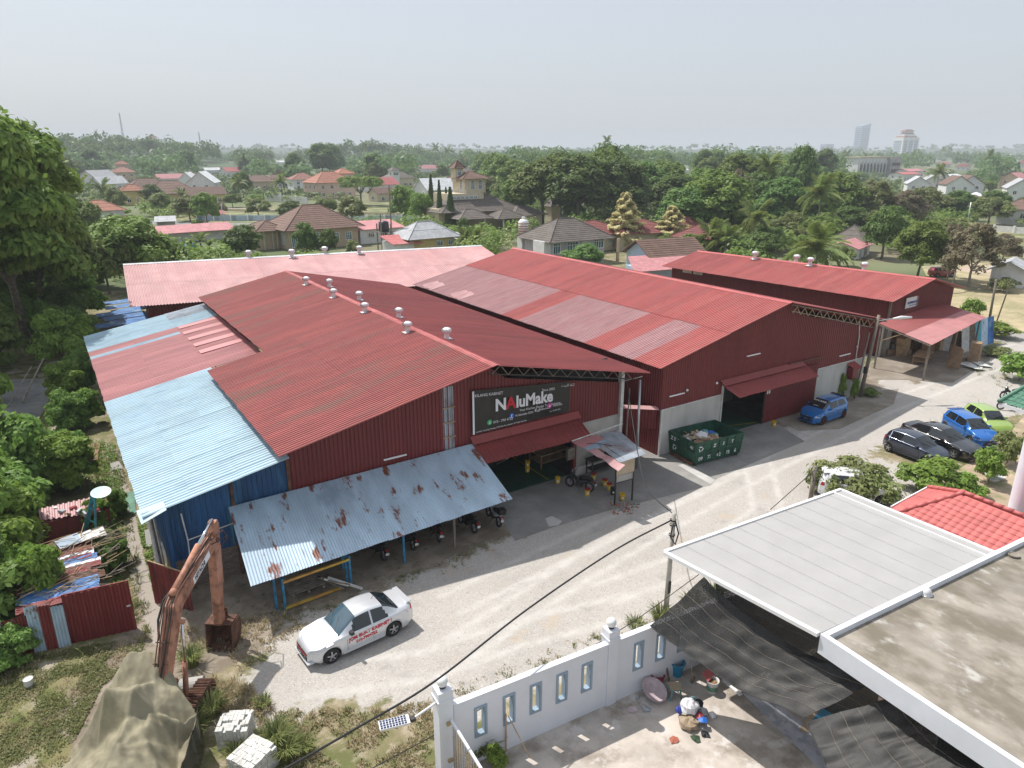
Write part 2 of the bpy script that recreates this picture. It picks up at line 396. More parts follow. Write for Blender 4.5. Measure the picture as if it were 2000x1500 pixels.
def wall_sheets(x0,x1,zb,zt,Y,parent,m,axis='X',width=.8,rib=.22,h=.042,out=-1,name="wall_sheet",skip=None):
    """vertical corrugated cladding along X (at Y) or along Y (at X=Y); zb, zt are functions or numbers of the coordinate"""
    fb=zb if callable(zb) else (lambda x: zb);ft=zt if callable(zt) else (lambda x: zt)
    n=max(1,round(abs(x1-x0)/width));w=(x1-x0)/n;rnd=random.Random(3)
    for i in range(n):
        a=x0+i*w;nr=max(1,round(abs(w)/rib));pts=[]
        if skip and skip(a+w/2): continue
        for k in range(nr):
            for q,hh in ((0,0),(.44,0),(.6,h),(.84,h)): pts.append(((k+q)/nr,hh))
        pts.append((1.0,0));vs=[];off=rnd.uniform(0,.006)
        for (q,hh) in pts:
            x=a+w*q
            for z in (fb(x),max(fb(x)+.01,ft(x))):
                vs.append((x,Y+out*(hh+off),z) if axis== 'X' else (Y+out*(hh+off),x,z))
        mb=MB();mb.add(vs,[(2*k,2*k+2,2*k+3,2*k+1) for k in range(len(pts)-1)])
        mb.build(name,m,parent)
def brickify(name,c1,c2,mortar,sc_=1.0):
    m=M[name];n,l=nodes_of(m);b=n["Principled BSDF"];geo=n.new("ShaderNodeNewGeometry");sx=n.new("ShaderNodeSeparateXYZ");cx=n.new("ShaderNodeCombineXYZ");ad=n.new("ShaderNodeMath")
    l.new(geo.outputs["Position"],sx.inputs[0]);l.new(sx.outputs[0],ad.inputs[0]);l.new(sx.outputs[1],ad.inputs[1]);l.new(ad.outputs[0],cx.inputs[0]);l.new(sx.outputs[2],cx.inputs[1])
    t=n.new("ShaderNodeTexBrick");l.new(cx.outputs[0],t.inputs["Vector"]);t.inputs["Color1"].default_value=(*c1,1);t.inputs["Color2"].default_value=(*c2,1);t.inputs["Mortar"].default_value=(*mortar,1)
    t.inputs["Scale"].default_value=sc_;t.inputs["Brick Width"].default_value=.24;t.inputs["Row Height"].default_value=.085;t.inputs["Mortar Size"].default_value=.012;l.new(t.outputs[0],b.inputs["Base Color"])
brickify("brick_wall",(.17,.13,.11),(.24,.19,.16),(.11,.10,.09))
def PX(u,v,X):
    r=ray(u,v);t=X/r[0]
    return Vector((X,r[1]*t,CAM_H+r[2]*t))
# ---------------------------------------------------------------- ground
def in_poly(pts,X,Y):
    "signed distance (positive inside) of arrays X, Y to a polygon"
    inside=np.zeros(X.shape,bool);d=np.full(X.shape,1e9);n=len(pts)
    for i in range(n):
        x1,y1=pts[i][0],pts[i][1];x2,y2=pts[(i+1) % n][0],pts[(i+1) % n][1]
        c=((y1>Y) != (y2>Y)) & (X<(x2-x1)*(Y-y1)/(y2-y1+1e-12)+x1);inside ^= c
        t=np.clip(((X-x1)*(x2-x1)+(Y-y1)*(y2-y1))/((x2-x1)** 2+(y2-y1)** 2+1e-12),0,1)
        d=np.minimum(d,np.hypot(X-x1-t*(x2-x1),Y-y1-t*(y2-y1)))
    return np.where(inside,d,-d)
GRAVEL=[P(*q) for q in ((540,1222),(700,1165),(850,1110),(1000,1050),(1230,950),(1420,890),(1720,760),(1712,705),(1790,752),(1900,700),(2000,652),(2250,600),(2250,760),(1990,810),(1890,830),(1800,830),(1690,890),(1880,930),(1760,990),(1500,1180),(1330,1262),(1180,1296),(900,1415),(800,1385),(640,1370),(520,1430),(440,1400),(500,1300))]
PATH=[P(*q) for q in ((205,860),(232,880),(262,1000),(285,1100),(320,1180),(345,1260),(300,1262),(275,1180),(250,1100),(232,1000),(212,930))]
LOT=[(-2.5,24),(1,30),(6,30),(14,32),(32,34),(60,33),(60,26),(40,26),(26,24.5),(15,22.5),(7,22.8),(4,24),(1,23),(-2,22)]
x=np.arange(-30,90,.25);y=np.arange(2,110,.25);XX,YY=np.meshgrid(x,y)
wg=np.clip(in_poly(GRAVEL,XX,YY)/1.6+.5,0,1)
wp=np.clip(in_poly(PATH,XX,YY)/.5+.5,0,1)
wl_=np.clip(in_poly(LOT,XX,YY)/2.5+.5,0,1)
lush=np.clip((0.5-XX)/4+np.clip((YY-40)/20,0,1),0,1)
V=np.stack([XX.ravel(),YY.ravel(),np.zeros(XX.size)],1)
nx=len(x);ny=len(y);I=np.arange(nx*ny).reshape(ny,nx)
F=np.stack([I[:-1,:-1].ravel(),I[:-1,1:].ravel(),I[1:,1:].ravel(),I[1:,:-1].ravel()],1)
def ground_mat():
    m=bpy.data.materials.new("yard");m.use_nodes=True;n,l=nodes_of(m);b=n["Principled BSDF"];b.inputs["Roughness"].default_value=.95;b.inputs["Specular IOR Level"].default_value=.2
    geo=n.new("ShaderNodeNewGeometry");pos=geo.outputs["Position"]
    def nz(s,d=8,rg=.65):
        t=n.new("ShaderNodeTexNoise");t.inputs["Scale"].default_value=s;t.inputs["Detail"].default_value=d;t.inputs["Roughness"].default_value=rg;l.new(pos,t.inputs["Vector"]);return t.outputs["Fac"]
    def rmp(f,lo,hi):
        r=n.new("ShaderNodeMapRange");r.interpolation_type='SMOOTHSTEP';r.inputs[1].default_value=lo;r.inputs[2].default_value=hi;l.new(f,r.inputs[0]);return r.outputs[0]
    def mix(f,a,c):
        x=n.new("ShaderNodeMix");x.data_type='RGBA'
        l.new(f,x.inputs[0])
        for k,q in ((6,a),(7,c)):
            if isinstance(q,tuple): x.inputs[k].default_value=(*q,1)
            else: l.new(q,x.inputs[k])
        return x.outputs[2]
    def math_(op,a,c):
        x=n.new("ShaderNodeMath");x.operation=op
        for k,q in ((0,a),(1,c)):
            if isinstance(q,(int,float)): x.inputs[k].default_value=q
            else: l.new(q,x.inputs[k])
        return x.outputs[0]
    def attr(nm):
        a=n.new("ShaderNodeAttribute");a.attribute_name=nm;return a.outputs["Fac"]
    grass=mix(rmp(nz(.35),.42,.60),(.13,.14,.055),(.27,.225,.14))
    grass=mix(rmp(nz(1.7),.48,.66),grass,(.36,.305,.225))
    lushc=mix(rmp(nz(1.1),.40,.56),(.10,.125,.035),(.20,.185,.085))
    lushc=mix(rmp(nz(.45),.52,.62),lushc,(.36,.32,.26))
    grass=mix(attr("lush"),grass,lushc)
    dirt=mix(rmp(nz(.9),.4,.6),(.20,.165,.125),(.30,.255,.205))
    dirt=mix(rmp(nz(2.2),.58,.68),dirt,(.09,.10,.045))
    grav=mix(rmp(nz(.25),.4,.65),(.45,.42,.385),(.40,.375,.345))
    vor=n.new("ShaderNodeTexVoronoi");vor.inputs["Scale"].default_value=22;l.new(pos,vor.inputs["Vector"])
    sep=n.new("ShaderNodeSeparateColor");l.new(vor.outputs["Color"],sep.inputs[0])
    grav=mix(rmp(sep.outputs[0],.70,1.1),grav,(.30,.285,.27));grav=mix(rmp(sep.outputs[1],.7,1.2),grav,(.56,.54,.51))
    grav=mix(rmp(nz(.5),.56,.72),grav,(.46,.385,.31));grav=mix(rmp(nz(.7,4),.56,.75),grav,(.33,.315,.295));grav=mix(rmp(math_("MULTIPLY",attr("track"),nz(1.5)),.1,.65),grav,(.54,.52,.49))
    c=mix(rmp(math_('ADD',attr("lot"),math_('MULTIPLY',math_('SUBTRACT',nz(.8),.5),1.4)),.4,.6),grass,dirt)
    f=math_('ADD',attr("gravel"),math_('MULTIPLY',math_('SUBTRACT',nz(1.3),.5),2.2))
    c=mix(rmp(f,.35,.65),c,grav)
    fp=math_('ADD',attr("path"),math_('MULTIPLY',math_('SUBTRACT',nz(2.5),.5),1.2))
    c=mix(rmp(fp,.4,.6),c,(.36,.32,.28))
    l.new(c,b.inputs["Base Color"])
    bp=n.new("ShaderNodeBump");bp.inputs["Strength"].default_value=.5;bp.inputs["Distance"].default_value=.05
    l.new(math_('ADD',nz(9,10,.8),math_('MULTIPLY',vor.outputs["Distance"],.6)),bp.inputs["Height"]);l.new(bp.outputs[0],b.inputs["Normal"])
    M["yard"]=m
ground_mat()
me=np_mesh("yard",V,F,"yard")
TRK=[[(2000,690),(1720,800),(1420,950),(1120,1120),(860,1290)],[(1980,665),(1700,740),(1460,900),(1150,1050),(880,1180)],[(1240,1180),(1000,1240),(830,1300),(600,1330)],[(1480,900),(1500,1000),(1400,1080),(1180,1160)]]
wt=np.zeros(XX.shape)
for tk in TRK:
    q=[P(*a) for a in tk]
    for off in (-.75,.75):
        for a,b in zip(q[:-1],q[1:]):
            d=(b-a).normalized();ox,oy=-d.y*off,d.x*off;t=np.clip(((XX-a.x-ox)*(b.x-a.x)+(YY-a.y-oy)*(b.y-a.y))/((b-a).length** 2),0,1);wt=np.maximum(wt,np.clip(1-np.hypot(XX-a.x-ox-t*(b.x-a.x),YY-a.y-oy-t*(b.y-a.y))/.42,0,1))
for nm,w in (("track",wt),("gravel",wg),("path",wp),("lot",wl_),("lush",lush)):
    a=me.attributes.new(nm,'FLOAT','POINT');a.data.foreach_set("value",w.ravel().astype(np.float32))
struct(link("yard",me))
mat("land",(.10,.135,.05),.95,var=.2,scale=.02,col2=(.20,.17,.11),thr=.55,col3=(.30,.25,.18),thr3=.66,scale3=.012,detail=10)
mb=MB();mb.quad((-9000,-3000,-.05),(12000,-3000,-.05),(12000,14000,-.05),(-9000,14000,-.05));struct(mb.build("ground","land"))
mat("asphalt",(.20,.20,.20),.9,var=.1,scale=1.2,bump=.15,bscale=30,col2=(.27,.26,.24),thr=.55)
mat("road_far",(.33,.31,.29),.9,var=.1,scale=.3)
mat("dry_field",(.30,.26,.14),.95,var=.15,scale=.25,col2=(.12,.15,.055),thr=.47,bump=.3,bscale=4)
mat("sand",(.46,.36,.28),.95,var=.1,scale=.2,col2=(.34,.29,.17),thr=.55)
mat("apron",(.27,.26,.245),.8,var=.14,scale=.5,col2=(.19,.185,.175),thr=.55,bump=.1,bscale=14,soft=.18)
def patch(name,pts,z,m,label=None):
    mb=MB();k=len(pts);mb.add([(p[0],p[1],z) for p in pts],[tuple(range(k))]);return struct(mb.build(name,m))
patch("concrete_apron",[P(*q) for q in ((960,990),(982,1020),(1006,1057),(1080,1030),(1180,1000),(1290,972),(1388,948),(1400,935),(1480,900),(1572,862),(1500,818),(1440,812),(1290,850),(1200,880),(1000,940))],.006,"apron")
patch("concrete_patch",[P(*q) for q in ((1065,1013),(1078,1008),(1098,1018),(1091,1026),(1072,1029))],.011,"concrete_light")
patch("road",[P(*q) for q in ((1900,640),(2150,668),(2150,690),(1960,668),(1900,660))],.012,"road_far")
patch("road",[P(*q) for q in ((20,740),(95,740),(98,775),(70,830),(62,880),(45,900),(-30,900),(-10,800))],.008,"asphalt")
mat("straw_field",(.37,.31,.185),.95,var=.15,scale=.3,col2=(.24,.23,.11),thr=.56,bump=.4,bscale=5,col3=(.46,.38,.28),thr3=.62)
patch("field",[P(*q) for q in ((1800,520),(1840,600),(1945,650),(2150,665),(2300,560),(2150,500))],.007,"straw_field")
mat("worn_dirt",(.27,.235,.195),.95,var=.15,scale=.6,col2=(.20,.17,.13),thr=.55,bump=.2,bscale=14)
patch("workshop_ground",[P(*q) for q in ((1695,742),(1770,742),(1860,748),(1935,702),(1905,650),(1720,680))],.014,"worn_dirt")
patch("dirt_strip",[P(*q) for q in ((1500,815),(1560,842),(1640,838),(1745,790),(1755,760),(1690,765),(1600,790))],.010,"worn_dirt")
mat("sandy_soil",(.40,.31,.22),.95,var=.15,scale=.8,col2=(.16,.19,.07),thr=.58,bump=.3,bscale=9)
patch("planting_soil",[P(*q) for q in ((1860,925),(1905,895),(1960,860),(2010,800),(2080,860),(2060,1000),(1900,985),(1790,965),(1800,925))],.009,"sandy_soil")
patch("road",[P(*q) for q in ((1860,528),(2000,548),(2150,575),(2150,550),(2000,525),(1900,515))],.013,"sand")
patch("field",[P(*q) for q in ((300,445),(700,470),(1000,480),(1000,430),(780,395),(520,402),(300,420))],.005,"dry_field")
patch("road",[P(*q) for q in ((430,412),(900,424),(900,419),(430,406))],.012,"road_far")
patch("road",[P(*q) for q in ((240,437),(700,447),(700,440),(240,431))],.012,"asphalt")
patch("field",[P(*q) for q in ((1880,430),(2100,440),(2150,505),(1960,505))],.009,"dry_field")

# ---------------------------------------------------------------- warehouse one (front left, banner and vents)
W1=thing("warehouse","red corrugated warehouse carrying the black banner, with roof vents along its ridge","warehouse",(17.9,29.7,0))
X1R,Z1R,Z1E=17.37,8.17,5.98
YV=27.8
def z1(x): return Z1R-abs(x-X1R)*.207
def m1(i,r,n): return "roof_red"
YT=P(400,725,z1(6.7)).y;XF=9.95
sheets((6.7,YT,z1(6.7)),(6.7,YV,z1(6.7)),(X1R-.02,YV,z1(X1R-.02)),(X1R-.02,YT,z1(X1R)),W1,m1,rows=2,seed=1)
sheets((XF,62.2,z1(XF)),(XF,YT,z1(XF)),(X1R-.02,YT,Z1R),(X1R-.02,62.2,Z1R),W1,m1,rows=1,seed=2)
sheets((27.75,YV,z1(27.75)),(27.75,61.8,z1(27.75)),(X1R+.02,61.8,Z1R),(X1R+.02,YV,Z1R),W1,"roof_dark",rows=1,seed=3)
mb=MB()
for k in range(9):
    y0=YV-.04+k*3.82;y1=y0+3.95
    c=MB();zz=Z1R+.045+(k % 2)*.004
    c.quad((X1R-.24,y0,zz-.05),(X1R-.24,y1,zz-.05),(X1R,y1,zz+.01),(X1R,y0,zz+.01));c.quad((X1R,y0,zz+.01),(X1R,y1,zz+.01),(X1R+.24,y1,zz-.05),(X1R+.24,y0,zz-.05))
    c.build("ridge_cap","cap_red",W1)
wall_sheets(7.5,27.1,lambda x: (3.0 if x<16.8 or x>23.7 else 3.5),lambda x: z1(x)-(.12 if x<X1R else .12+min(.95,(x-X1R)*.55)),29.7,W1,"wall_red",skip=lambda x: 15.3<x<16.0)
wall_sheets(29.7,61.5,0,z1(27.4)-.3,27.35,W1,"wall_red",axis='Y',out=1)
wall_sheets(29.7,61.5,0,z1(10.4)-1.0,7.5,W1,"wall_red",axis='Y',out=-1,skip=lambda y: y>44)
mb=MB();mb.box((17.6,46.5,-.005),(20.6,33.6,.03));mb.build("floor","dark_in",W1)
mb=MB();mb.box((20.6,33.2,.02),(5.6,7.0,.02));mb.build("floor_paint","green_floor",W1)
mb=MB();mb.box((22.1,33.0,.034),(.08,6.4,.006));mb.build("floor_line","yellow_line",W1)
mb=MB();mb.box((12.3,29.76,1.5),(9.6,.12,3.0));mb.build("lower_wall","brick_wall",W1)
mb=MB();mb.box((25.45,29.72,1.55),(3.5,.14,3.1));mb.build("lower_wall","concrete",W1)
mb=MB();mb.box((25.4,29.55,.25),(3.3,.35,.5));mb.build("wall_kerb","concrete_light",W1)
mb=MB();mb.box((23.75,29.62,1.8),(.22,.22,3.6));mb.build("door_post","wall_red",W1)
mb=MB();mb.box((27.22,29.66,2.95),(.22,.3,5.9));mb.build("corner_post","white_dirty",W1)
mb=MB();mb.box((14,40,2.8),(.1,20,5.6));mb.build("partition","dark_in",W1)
mb=MB();mb.box((22.4,30.9,5.2),(9.4,.1,2.2));mb.build("shade_panel","dark_in",W1)  # near-black sheet added behind the truss gap to stand for the shade inside
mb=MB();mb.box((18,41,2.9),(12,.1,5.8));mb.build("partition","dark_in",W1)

sheets((15.34,29.69,3.3),(15.96,29.69,3.3),(15.96,29.69,6.9),(15.34,29.69,6.9),W1,"zinc_grey",width=1,rib=.12,name="translucent_strip")
mb=MB()
for z in (4.2,5.0,5.8): mb.bar((15.3,29.62,z),(16,29.62,z),.05,.05)
tag(mb.build("strip_batten","wood_pale",W1),kind="stuff")

t=MB();xs=np.linspace(17.6,27.0,21)
t.bar((17.4,28.6,Z1R-.12),(27.7,28.6,z1(27.7)-.12),.06,.06);t.bar((17.4,28.6,Z1R-.62),(27.2,28.6,z1(27.2)-.58),.06,.06)
t.build("truss_chord","steel_dark",W1)
for i in range(len(xs)-1):
    a,b=xs[i],xs[i+1];t=MB()
    if i % 2== 0: t.bar((a,28.57,z1(a)-.6),(b,28.57,z1(b)-.14),.035,.035)
    else: t.bar((a,28.57,z1(a)-.14),(b,28.57,z1(b)-.6),.035,.035)
    t.build("truss_web","wood_grey",W1)
mb=MB();mb.bar((27.2,27.95,Z1E-.1),(27.2,29.7,Z1E-.9),.05,.05,mi=0);mb.build("bracket","white_dirty",W1)

def vent_mesh():
    b=MB();b.box((0,0,.02),(.75,.62,.04));b.lathe([(.2,.03),(.19,.5)],n=14);base=b
    h=MB();prof=[(.2,.47),(.31,.52),(.36,.62),(.36,.72),(.30,.82),(.16,.88),(.0,.9)]
    h.lathe(prof,n=20)
    for k in range(20):
        a=2*pi*k/20;c,s=cos(a),sin(a)
        for (r0,z0),(r1,z1_) in zip(prof[:-2],prof[1:-1]):
            h.add([(r0*c,r0*s,z0),(r1*c,r1*s,z1_),((r1+.03)*cos(a+.09),(r1+.03)*sin(a+.09),z1_),((r0+.03)*cos(a+.09),(r0+.03)*sin(a+.09),z0)],[(0,1,2,3)])
    return base,h
_b,_h=vent_mesh()
def make_vent(parent,loc,tilt=0.0,sc_=1.0,head=True):
    global _vb,_vh
    if "_vb" not in globals():
        o=_b.build("tmp","vent_metal",None,True);_vb=o.data;bpy.data.objects.remove(o)
        o=_h.build("tmp","vent_metal",None,True);_vh=o.data;bpy.data.objects.remove(o)
    v=bpy.data.objects.new("roof_vent",_vb);COL.objects.link(v);v.parent=parent;v.matrix_parent_inverse=chain(parent).inverted()
    v.location=loc;v.rotation_euler=(0,tilt,0);v.scale=(sc_,)*3
    d=bpy.data.objects.new("vent_dome",_vh);COL.objects.link(d);d.parent=v
    return v
for (u,v) in ((595,538),(648,563),(709,593),(792,632)):
    p=PX(u,v,16.8);make_vent(W1,(16.8,p.y-.25,z1(16.8)+.03),sc_=.74)
for (u,v) in ((641,547),(699,574),(776,608),(869,652)):
    p=PX(u,v,18.0);make_vent(W1,(18.0,p.y-.2,z1(18.0)+.03),sc_=.74)
def tube_lamp(parent,c,L=1.2):
    mb=MB();mb.box(c,(L,.07,.07));return mb.build("tube_lamp","white",parent)
p=PY(772,893,29.6);tube_lamp(W1,(p.x,29.6,p.z))

AW=[PY(920,860,29.62),PY(1121,814,29.62)]
sheets((16.95,28.15,2.92),(23.85,28.15,2.92),(24.0,29.62,3.55),(16.85,29.62,3.55),W1,"roof_dark",width=.8,name="awning_sheet",seed=5)
for k in range(3):
    x0=16.85+k*2.38;mb=MB();mb.slab([(x0,29.28,3.62),(x0+2.36,29.28,3.62),(x0+2.36,29.6,3.95),(x0,29.6,3.95)],.02);mb.build("flashing","roof_dark",W1)
mb=MB();mb.bar((18.3,28.3,2.85),(18.45,29.6,2.0),.05,.05,mi=0);mb.build("awning_brace","steel",W1)


BN=thing("banner","black shop banner with large white and red lettering on the warehouse front","banner",(20.1,29.6,4.1))
b00=Vector((16.93,29.55,4.08));bw=Vector((6.33,0,-.0));
mb=MB();nx_,nz_=30,8
bz0=lambda t: 4.08+.0*t;bz1=lambda t: 6.47-.62*t
def bpt(s,t,off=0.0): return Vector((16.95+6.33*s,29.55-off-.018*sin(s*23+t*5),lerp(bz0(s),bz1(s),t)))
o=link("banner_cloth",grid_mesh("banner_cloth",lambda s,t: bpt(s,t),40,10,"banner_black"),BN)
mb=MB();mb.box((17.01,29.5,5.26),(.1,.03,2.36));mb.build("pole_sleeve","print_white",BN)
def btext(s,size,m,sx_,tz,name="lettering",bold=0.0,wx=1.0):
    sl=-.0 if tz<.15 else -.62/6.33*tz
    return text_obj(s,size,m,bpt(sx_,tz,.05),(1,0,sl),(0,0,1),BN,name,bold=bold,sx=wx)
btext("KILANG KABINET",.22,"print_white",.025,.85)
btext("N",.92,"print_white",.215,.46,bold=.03);btext("A",.92,"print_red",.325,.46,bold=.03);btext("luMake",.92,"print_white",.425,.46,bold=.03,wx=.92)
btext("Since 2005",.2,"print_white",.69,.80);btext("Your Kitchen Design Total Solution",.19,"print_white",.46,.33)
btext("010 - 790 4722",.20,"print_white",.20,.155);btext("N Alumake SDN BHD",.17,"print_white",.42,.21);btext("@nalumake",.17,"print_white",.655,.245);btext("nalumake",.17,"print_white",.81,.285)
btext("Lot 0831, Kampung Tendong, 17030 Pasir Mas, Kelantan. KM 9 Jalan Pasir Mas",.1,"print_white",.03,.03);btext("Fax : 09-790 4722",.1,"print_white",.78,.13)
btext("\uFE96\uFEE8\uFEF4\uFE91\uFE8E\uFEDB \uFEEC\uFEE0\uFEF4\uFEDB",.2,"print_white",.90,.86)
for (s,t,m,g) in ((.165,.20,"print_green","w"),(.385,.25,"print_blue","f"),(.625,.28,"black","d"),(.775,.33,"print_pink","o")):
    mb=MB();c=bpt(s,t,.03);mb.lathe([(.0,-.012),(.15,-.012),(.15,0)],(c.x,c.y,c.z),n=20,axis='Y');mb.build("logo",m,BN)
    text_obj(g if g != "w" else "c",.24,"print_white",c+Vector((-.055,-.02,-.075)),(1,0,0),(0,0,1),BN,"logo_mark",bold=.008)


ST=thing("stall_canopy","patched flat canopy of old metal and plastic sheets on thin posts beside the entrance","canopy",(25.6,28.2,0))
cA,cB,cC,cD=P(1117,863,3.0),P(1205,838,3.0),P(1263,887,2.75),P(1200,908,2.75)
def cp(s,t,dz=0.0): return lerp(lerp(cA,cB,s),lerp(cD,cC,s),t)+Vector((0,0,dz))
mb=MB();mb.slab([cp(.0,.0),cp(.0,.42),cp(.55,.30),cp(.55,0)],.03);mb.build("roof_panel","roof_pink2",ST)
mb=MB();mb.slab([cp(-.0,.28,.012),cp(0,.46,.012),cp(.62,.34,.012),cp(.62,.2,.012)],.02);mb.build("roof_panel","frame_blue",ST)
for k in range(4):
    a=.16+k*.21;b_=a+.205
    mb=MB();mb.slab([cp(a if k>1 else .3+.1*k,.32 if k<2 else .02,.024+.004*(k % 2)),cp(a,1.0,.024+.004*(k % 2)),cp(b_,1.0,.024),cp(b_,.3 if k<2 else .02,.024)],.02);mb.build("roof_panel","zinc_grey",ST)
me=grid_mesh("torn_sheet",lambda s,t: cp(lerp(-.04,.17,s),lerp(.40,1.12,t),.03-.35*max(0,t-.45)** 1.3*(1-s)*1.4+.03*sin(t*14)),6,14,"roof_faded");link("torn_sheet",me,ST)
for (u,v) in ((1200,987),(1234,977)):
    b_=P(u,v);mb=MB();mb.bar(b_,(b_.x,b_.y,2.75),.07,.07);mb.build("post","steel_dark",ST)
pa,pb=P(1200,987),P(1234,977)
mb=MB();mb.slab([(pa.x,pa.y-.05,1.75),(pb.x,pb.y-.05,1.75),(pb.x,pb.y-.05,2.72),(pa.x,pa.y-.05,2.72)],.02);mb.build("sack_screen","egg_tray",ST)
mb=MB();mb.bar((pa.x,pa.y,1.3),(pb.x,pb.y,1.3),.05);mb.build("rail","steel_dark",ST)
mb=MB();mb.slab([(pa.x,pa.y,1.32),(pb.x,pb.y,1.32),(pb.x,pb.y,1.7),(pa.x,pa.y,1.7)],.01);mb.build("screen_board","concrete",ST)
mb=MB();mb.bar(cA+Vector((0,0,.05)),cB+Vector((.4,0,.25)),.05);mb.build("top_rail","white_dirty",ST)
mb=MB();mb.tube([cp(.15,.2,.06),cp(.3,.3,.09),cp(.5,.5,.06)],.015,6);mb.build("cable","cable",ST)


IN=thing("passage_gate","red corrugated panel with pale capping closing the gap between two warehouses","gate",(28.5,30.3,0))
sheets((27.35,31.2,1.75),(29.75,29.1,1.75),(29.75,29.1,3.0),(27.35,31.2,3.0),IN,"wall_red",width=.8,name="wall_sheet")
mb=MB();mb.slab([(27.3,31.1,3.02),(29.8,28.95,3.02),(29.95,29.2,3.16),(27.5,31.3,3.16)],.03);mb.build("capping","roof_pink",IN)
mb=MB();mb.box((28.6,33.2,1.4),(1.8,.12,2.8));mb.build("back_wall","brick_wall",IN)
# ---------------------------------------------------------------- warehouse two
W2=thing("warehouse","larger red corrugated warehouse with faded skylight patches, behind the green skip","warehouse",(40.9,28.9,0))
X2R,Z2R=40.9,8.5;k2=(8.5-5.88)/(40.9-29.09)
def z2(x): return Z2R-abs(x-X2R)*k2
def q2(u,v):
    "pixel of the left slope -> (s along Y, t up the slope)"
    r=Vector(ray(u,v));n_=Vector((-k2,0,1));p0=Vector((29.09,28.4,5.88));o=Vector((0,0,CAM_H))
    t=(p0-o).dot(n_)/r.dot(n_);p=o+r*t;return p.y,(p.x-29.09)/(40.9-29.09)
fad=[(q2(872,526),q2(1087,568)),(q2(1125,582),q2(1268,615)),(q2(1312,628),q2(1368,640))]
ylim=[sorted((a[0],b_[0])) for a,b_ in fad];ylim[0][1]=62.1
def m2(i,r,n):
    y=lerp(61.8,28.4,(i+.5)/n)
    if r== 0:
        for k,(a,b_) in enumerate(ylim):
            if a<y<b_: return "roof_faded"
    return "roof_red2"
tt=max(.5,min(.75,(fad[0][1][1]+fad[1][1][1])/2))
Am,Bm=Vector((29.09,61.8,5.88)),Vector((29.09,28.4,5.88));Dm,Cm=Vector((X2R-.02,61.8,Z2R)),Vector((X2R-.02,28.4,Z2R))
Ah,Bh=lerp(Am,Dm,tt),lerp(Bm,Cm,tt)
sheets(Am,Bm,Bh+Vector((.1,0,.02)),Ah+Vector((.1,0,.02)),W2,m2,seed=6)
sheets(Ah+Vector((0,0,.035)),Bh+Vector((0,0,.035)),Cm+Vector((0,0,.02)),Dm+Vector((0,0,.02)),W2,lambda i,r,n: "roof_red2",seed=7)
sheets((53.4,28.4,z2(53.4)),(53.4,61.8,z2(53.4)),(X2R+.02,61.8,Z2R),(X2R+.02,28.4,Z2R),W2,"roof_red2",seed=8)
for k in range(8):
    y0=28.36+k*4.2;y1=y0+4.25;zz=Z2R+.075+(k % 2)*.004;c=MB()
    c.quad((X2R-.3,y0,zz-.07),(X2R-.3,y1,zz-.07),(X2R,y1,zz),(X2R,y0,zz));c.quad((X2R,y0,zz),(X2R,y1,zz),(X2R+.3,y1,zz-.07),(X2R+.3,y0,zz-.07));c.build("ridge_cap","cap_red",W2)

for (u,v) in ((838,563),(845,567),(893,582),(905,584)):
    yy,_t=q2(u,v);c=MB();c.add([(29.0,yy,5.95),(29.05,yy+.7,6.25),(30.6,yy+.6,6.45),(30.6,yy-.1,6.28)],[(0,1,2,3)]);c.build("lifted_sheet","roof_faded",W2)
YW=28.9
dl,dr,dp=PY(1405,820,YW).x,PY(1485,822,YW).x,PY(1582,800,YW).x
def top2(x): return z2(x)-.12 if x<41.4 else z2(x)-.12-min(.6,(x-41.4)*.3)
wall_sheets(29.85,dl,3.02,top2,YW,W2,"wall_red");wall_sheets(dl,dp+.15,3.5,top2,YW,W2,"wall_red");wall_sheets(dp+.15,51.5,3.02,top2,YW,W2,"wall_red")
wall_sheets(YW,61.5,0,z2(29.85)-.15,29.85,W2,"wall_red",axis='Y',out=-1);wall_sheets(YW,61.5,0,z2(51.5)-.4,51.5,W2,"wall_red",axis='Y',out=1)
mb=MB();mb.box(((29.85+dl)/2,YW+.02,1.5),(dl-29.85,.16,3.0));mb.build("lower_wall","concrete_light",W2)
mb=MB();mb.box(((51.5+dp)/2,YW+.02,1.5),(51.5-dp,.16,3.0));mb.build("lower_wall","concrete_light",W2)
mb=MB();mb.box(((29.85+dl)/2,YW-.07,3.02),(dl-29.85,.06,.05));mb.box(((51.5+dp)/2,YW-.07,3.02),(51.5-dp,.06,.05));tag(mb.build("drip_strip","white_dirty",W2),kind="stuff")
mb=MB();mb.box((29.83,YW-.12,1.5),(.1,.1,3.0));mb.build("corner_pipe","white_dirty",W2)
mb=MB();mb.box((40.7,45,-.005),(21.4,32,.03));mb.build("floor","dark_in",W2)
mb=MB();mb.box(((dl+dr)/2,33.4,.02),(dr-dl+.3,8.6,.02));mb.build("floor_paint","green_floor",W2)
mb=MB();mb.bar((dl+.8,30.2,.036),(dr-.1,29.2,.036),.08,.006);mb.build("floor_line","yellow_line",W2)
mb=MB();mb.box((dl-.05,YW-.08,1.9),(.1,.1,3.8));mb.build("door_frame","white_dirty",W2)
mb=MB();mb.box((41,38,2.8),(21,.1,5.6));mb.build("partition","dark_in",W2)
mb=MB();mb.box((dr+1.3,33.4,1.5),(2.2,.1,3));mb.build("partition","concrete",W2)
SD=link("sliding_door",bpy.data.meshes.new("e"),W2);bpy.data.objects.remove(SD)
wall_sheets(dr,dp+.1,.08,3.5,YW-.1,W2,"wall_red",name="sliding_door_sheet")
mb=MB();mb.box((dr-.02,YW-.12,1.8),(.08,.1,3.5));mb.build("sliding_door_edge","steel_dark",W2)
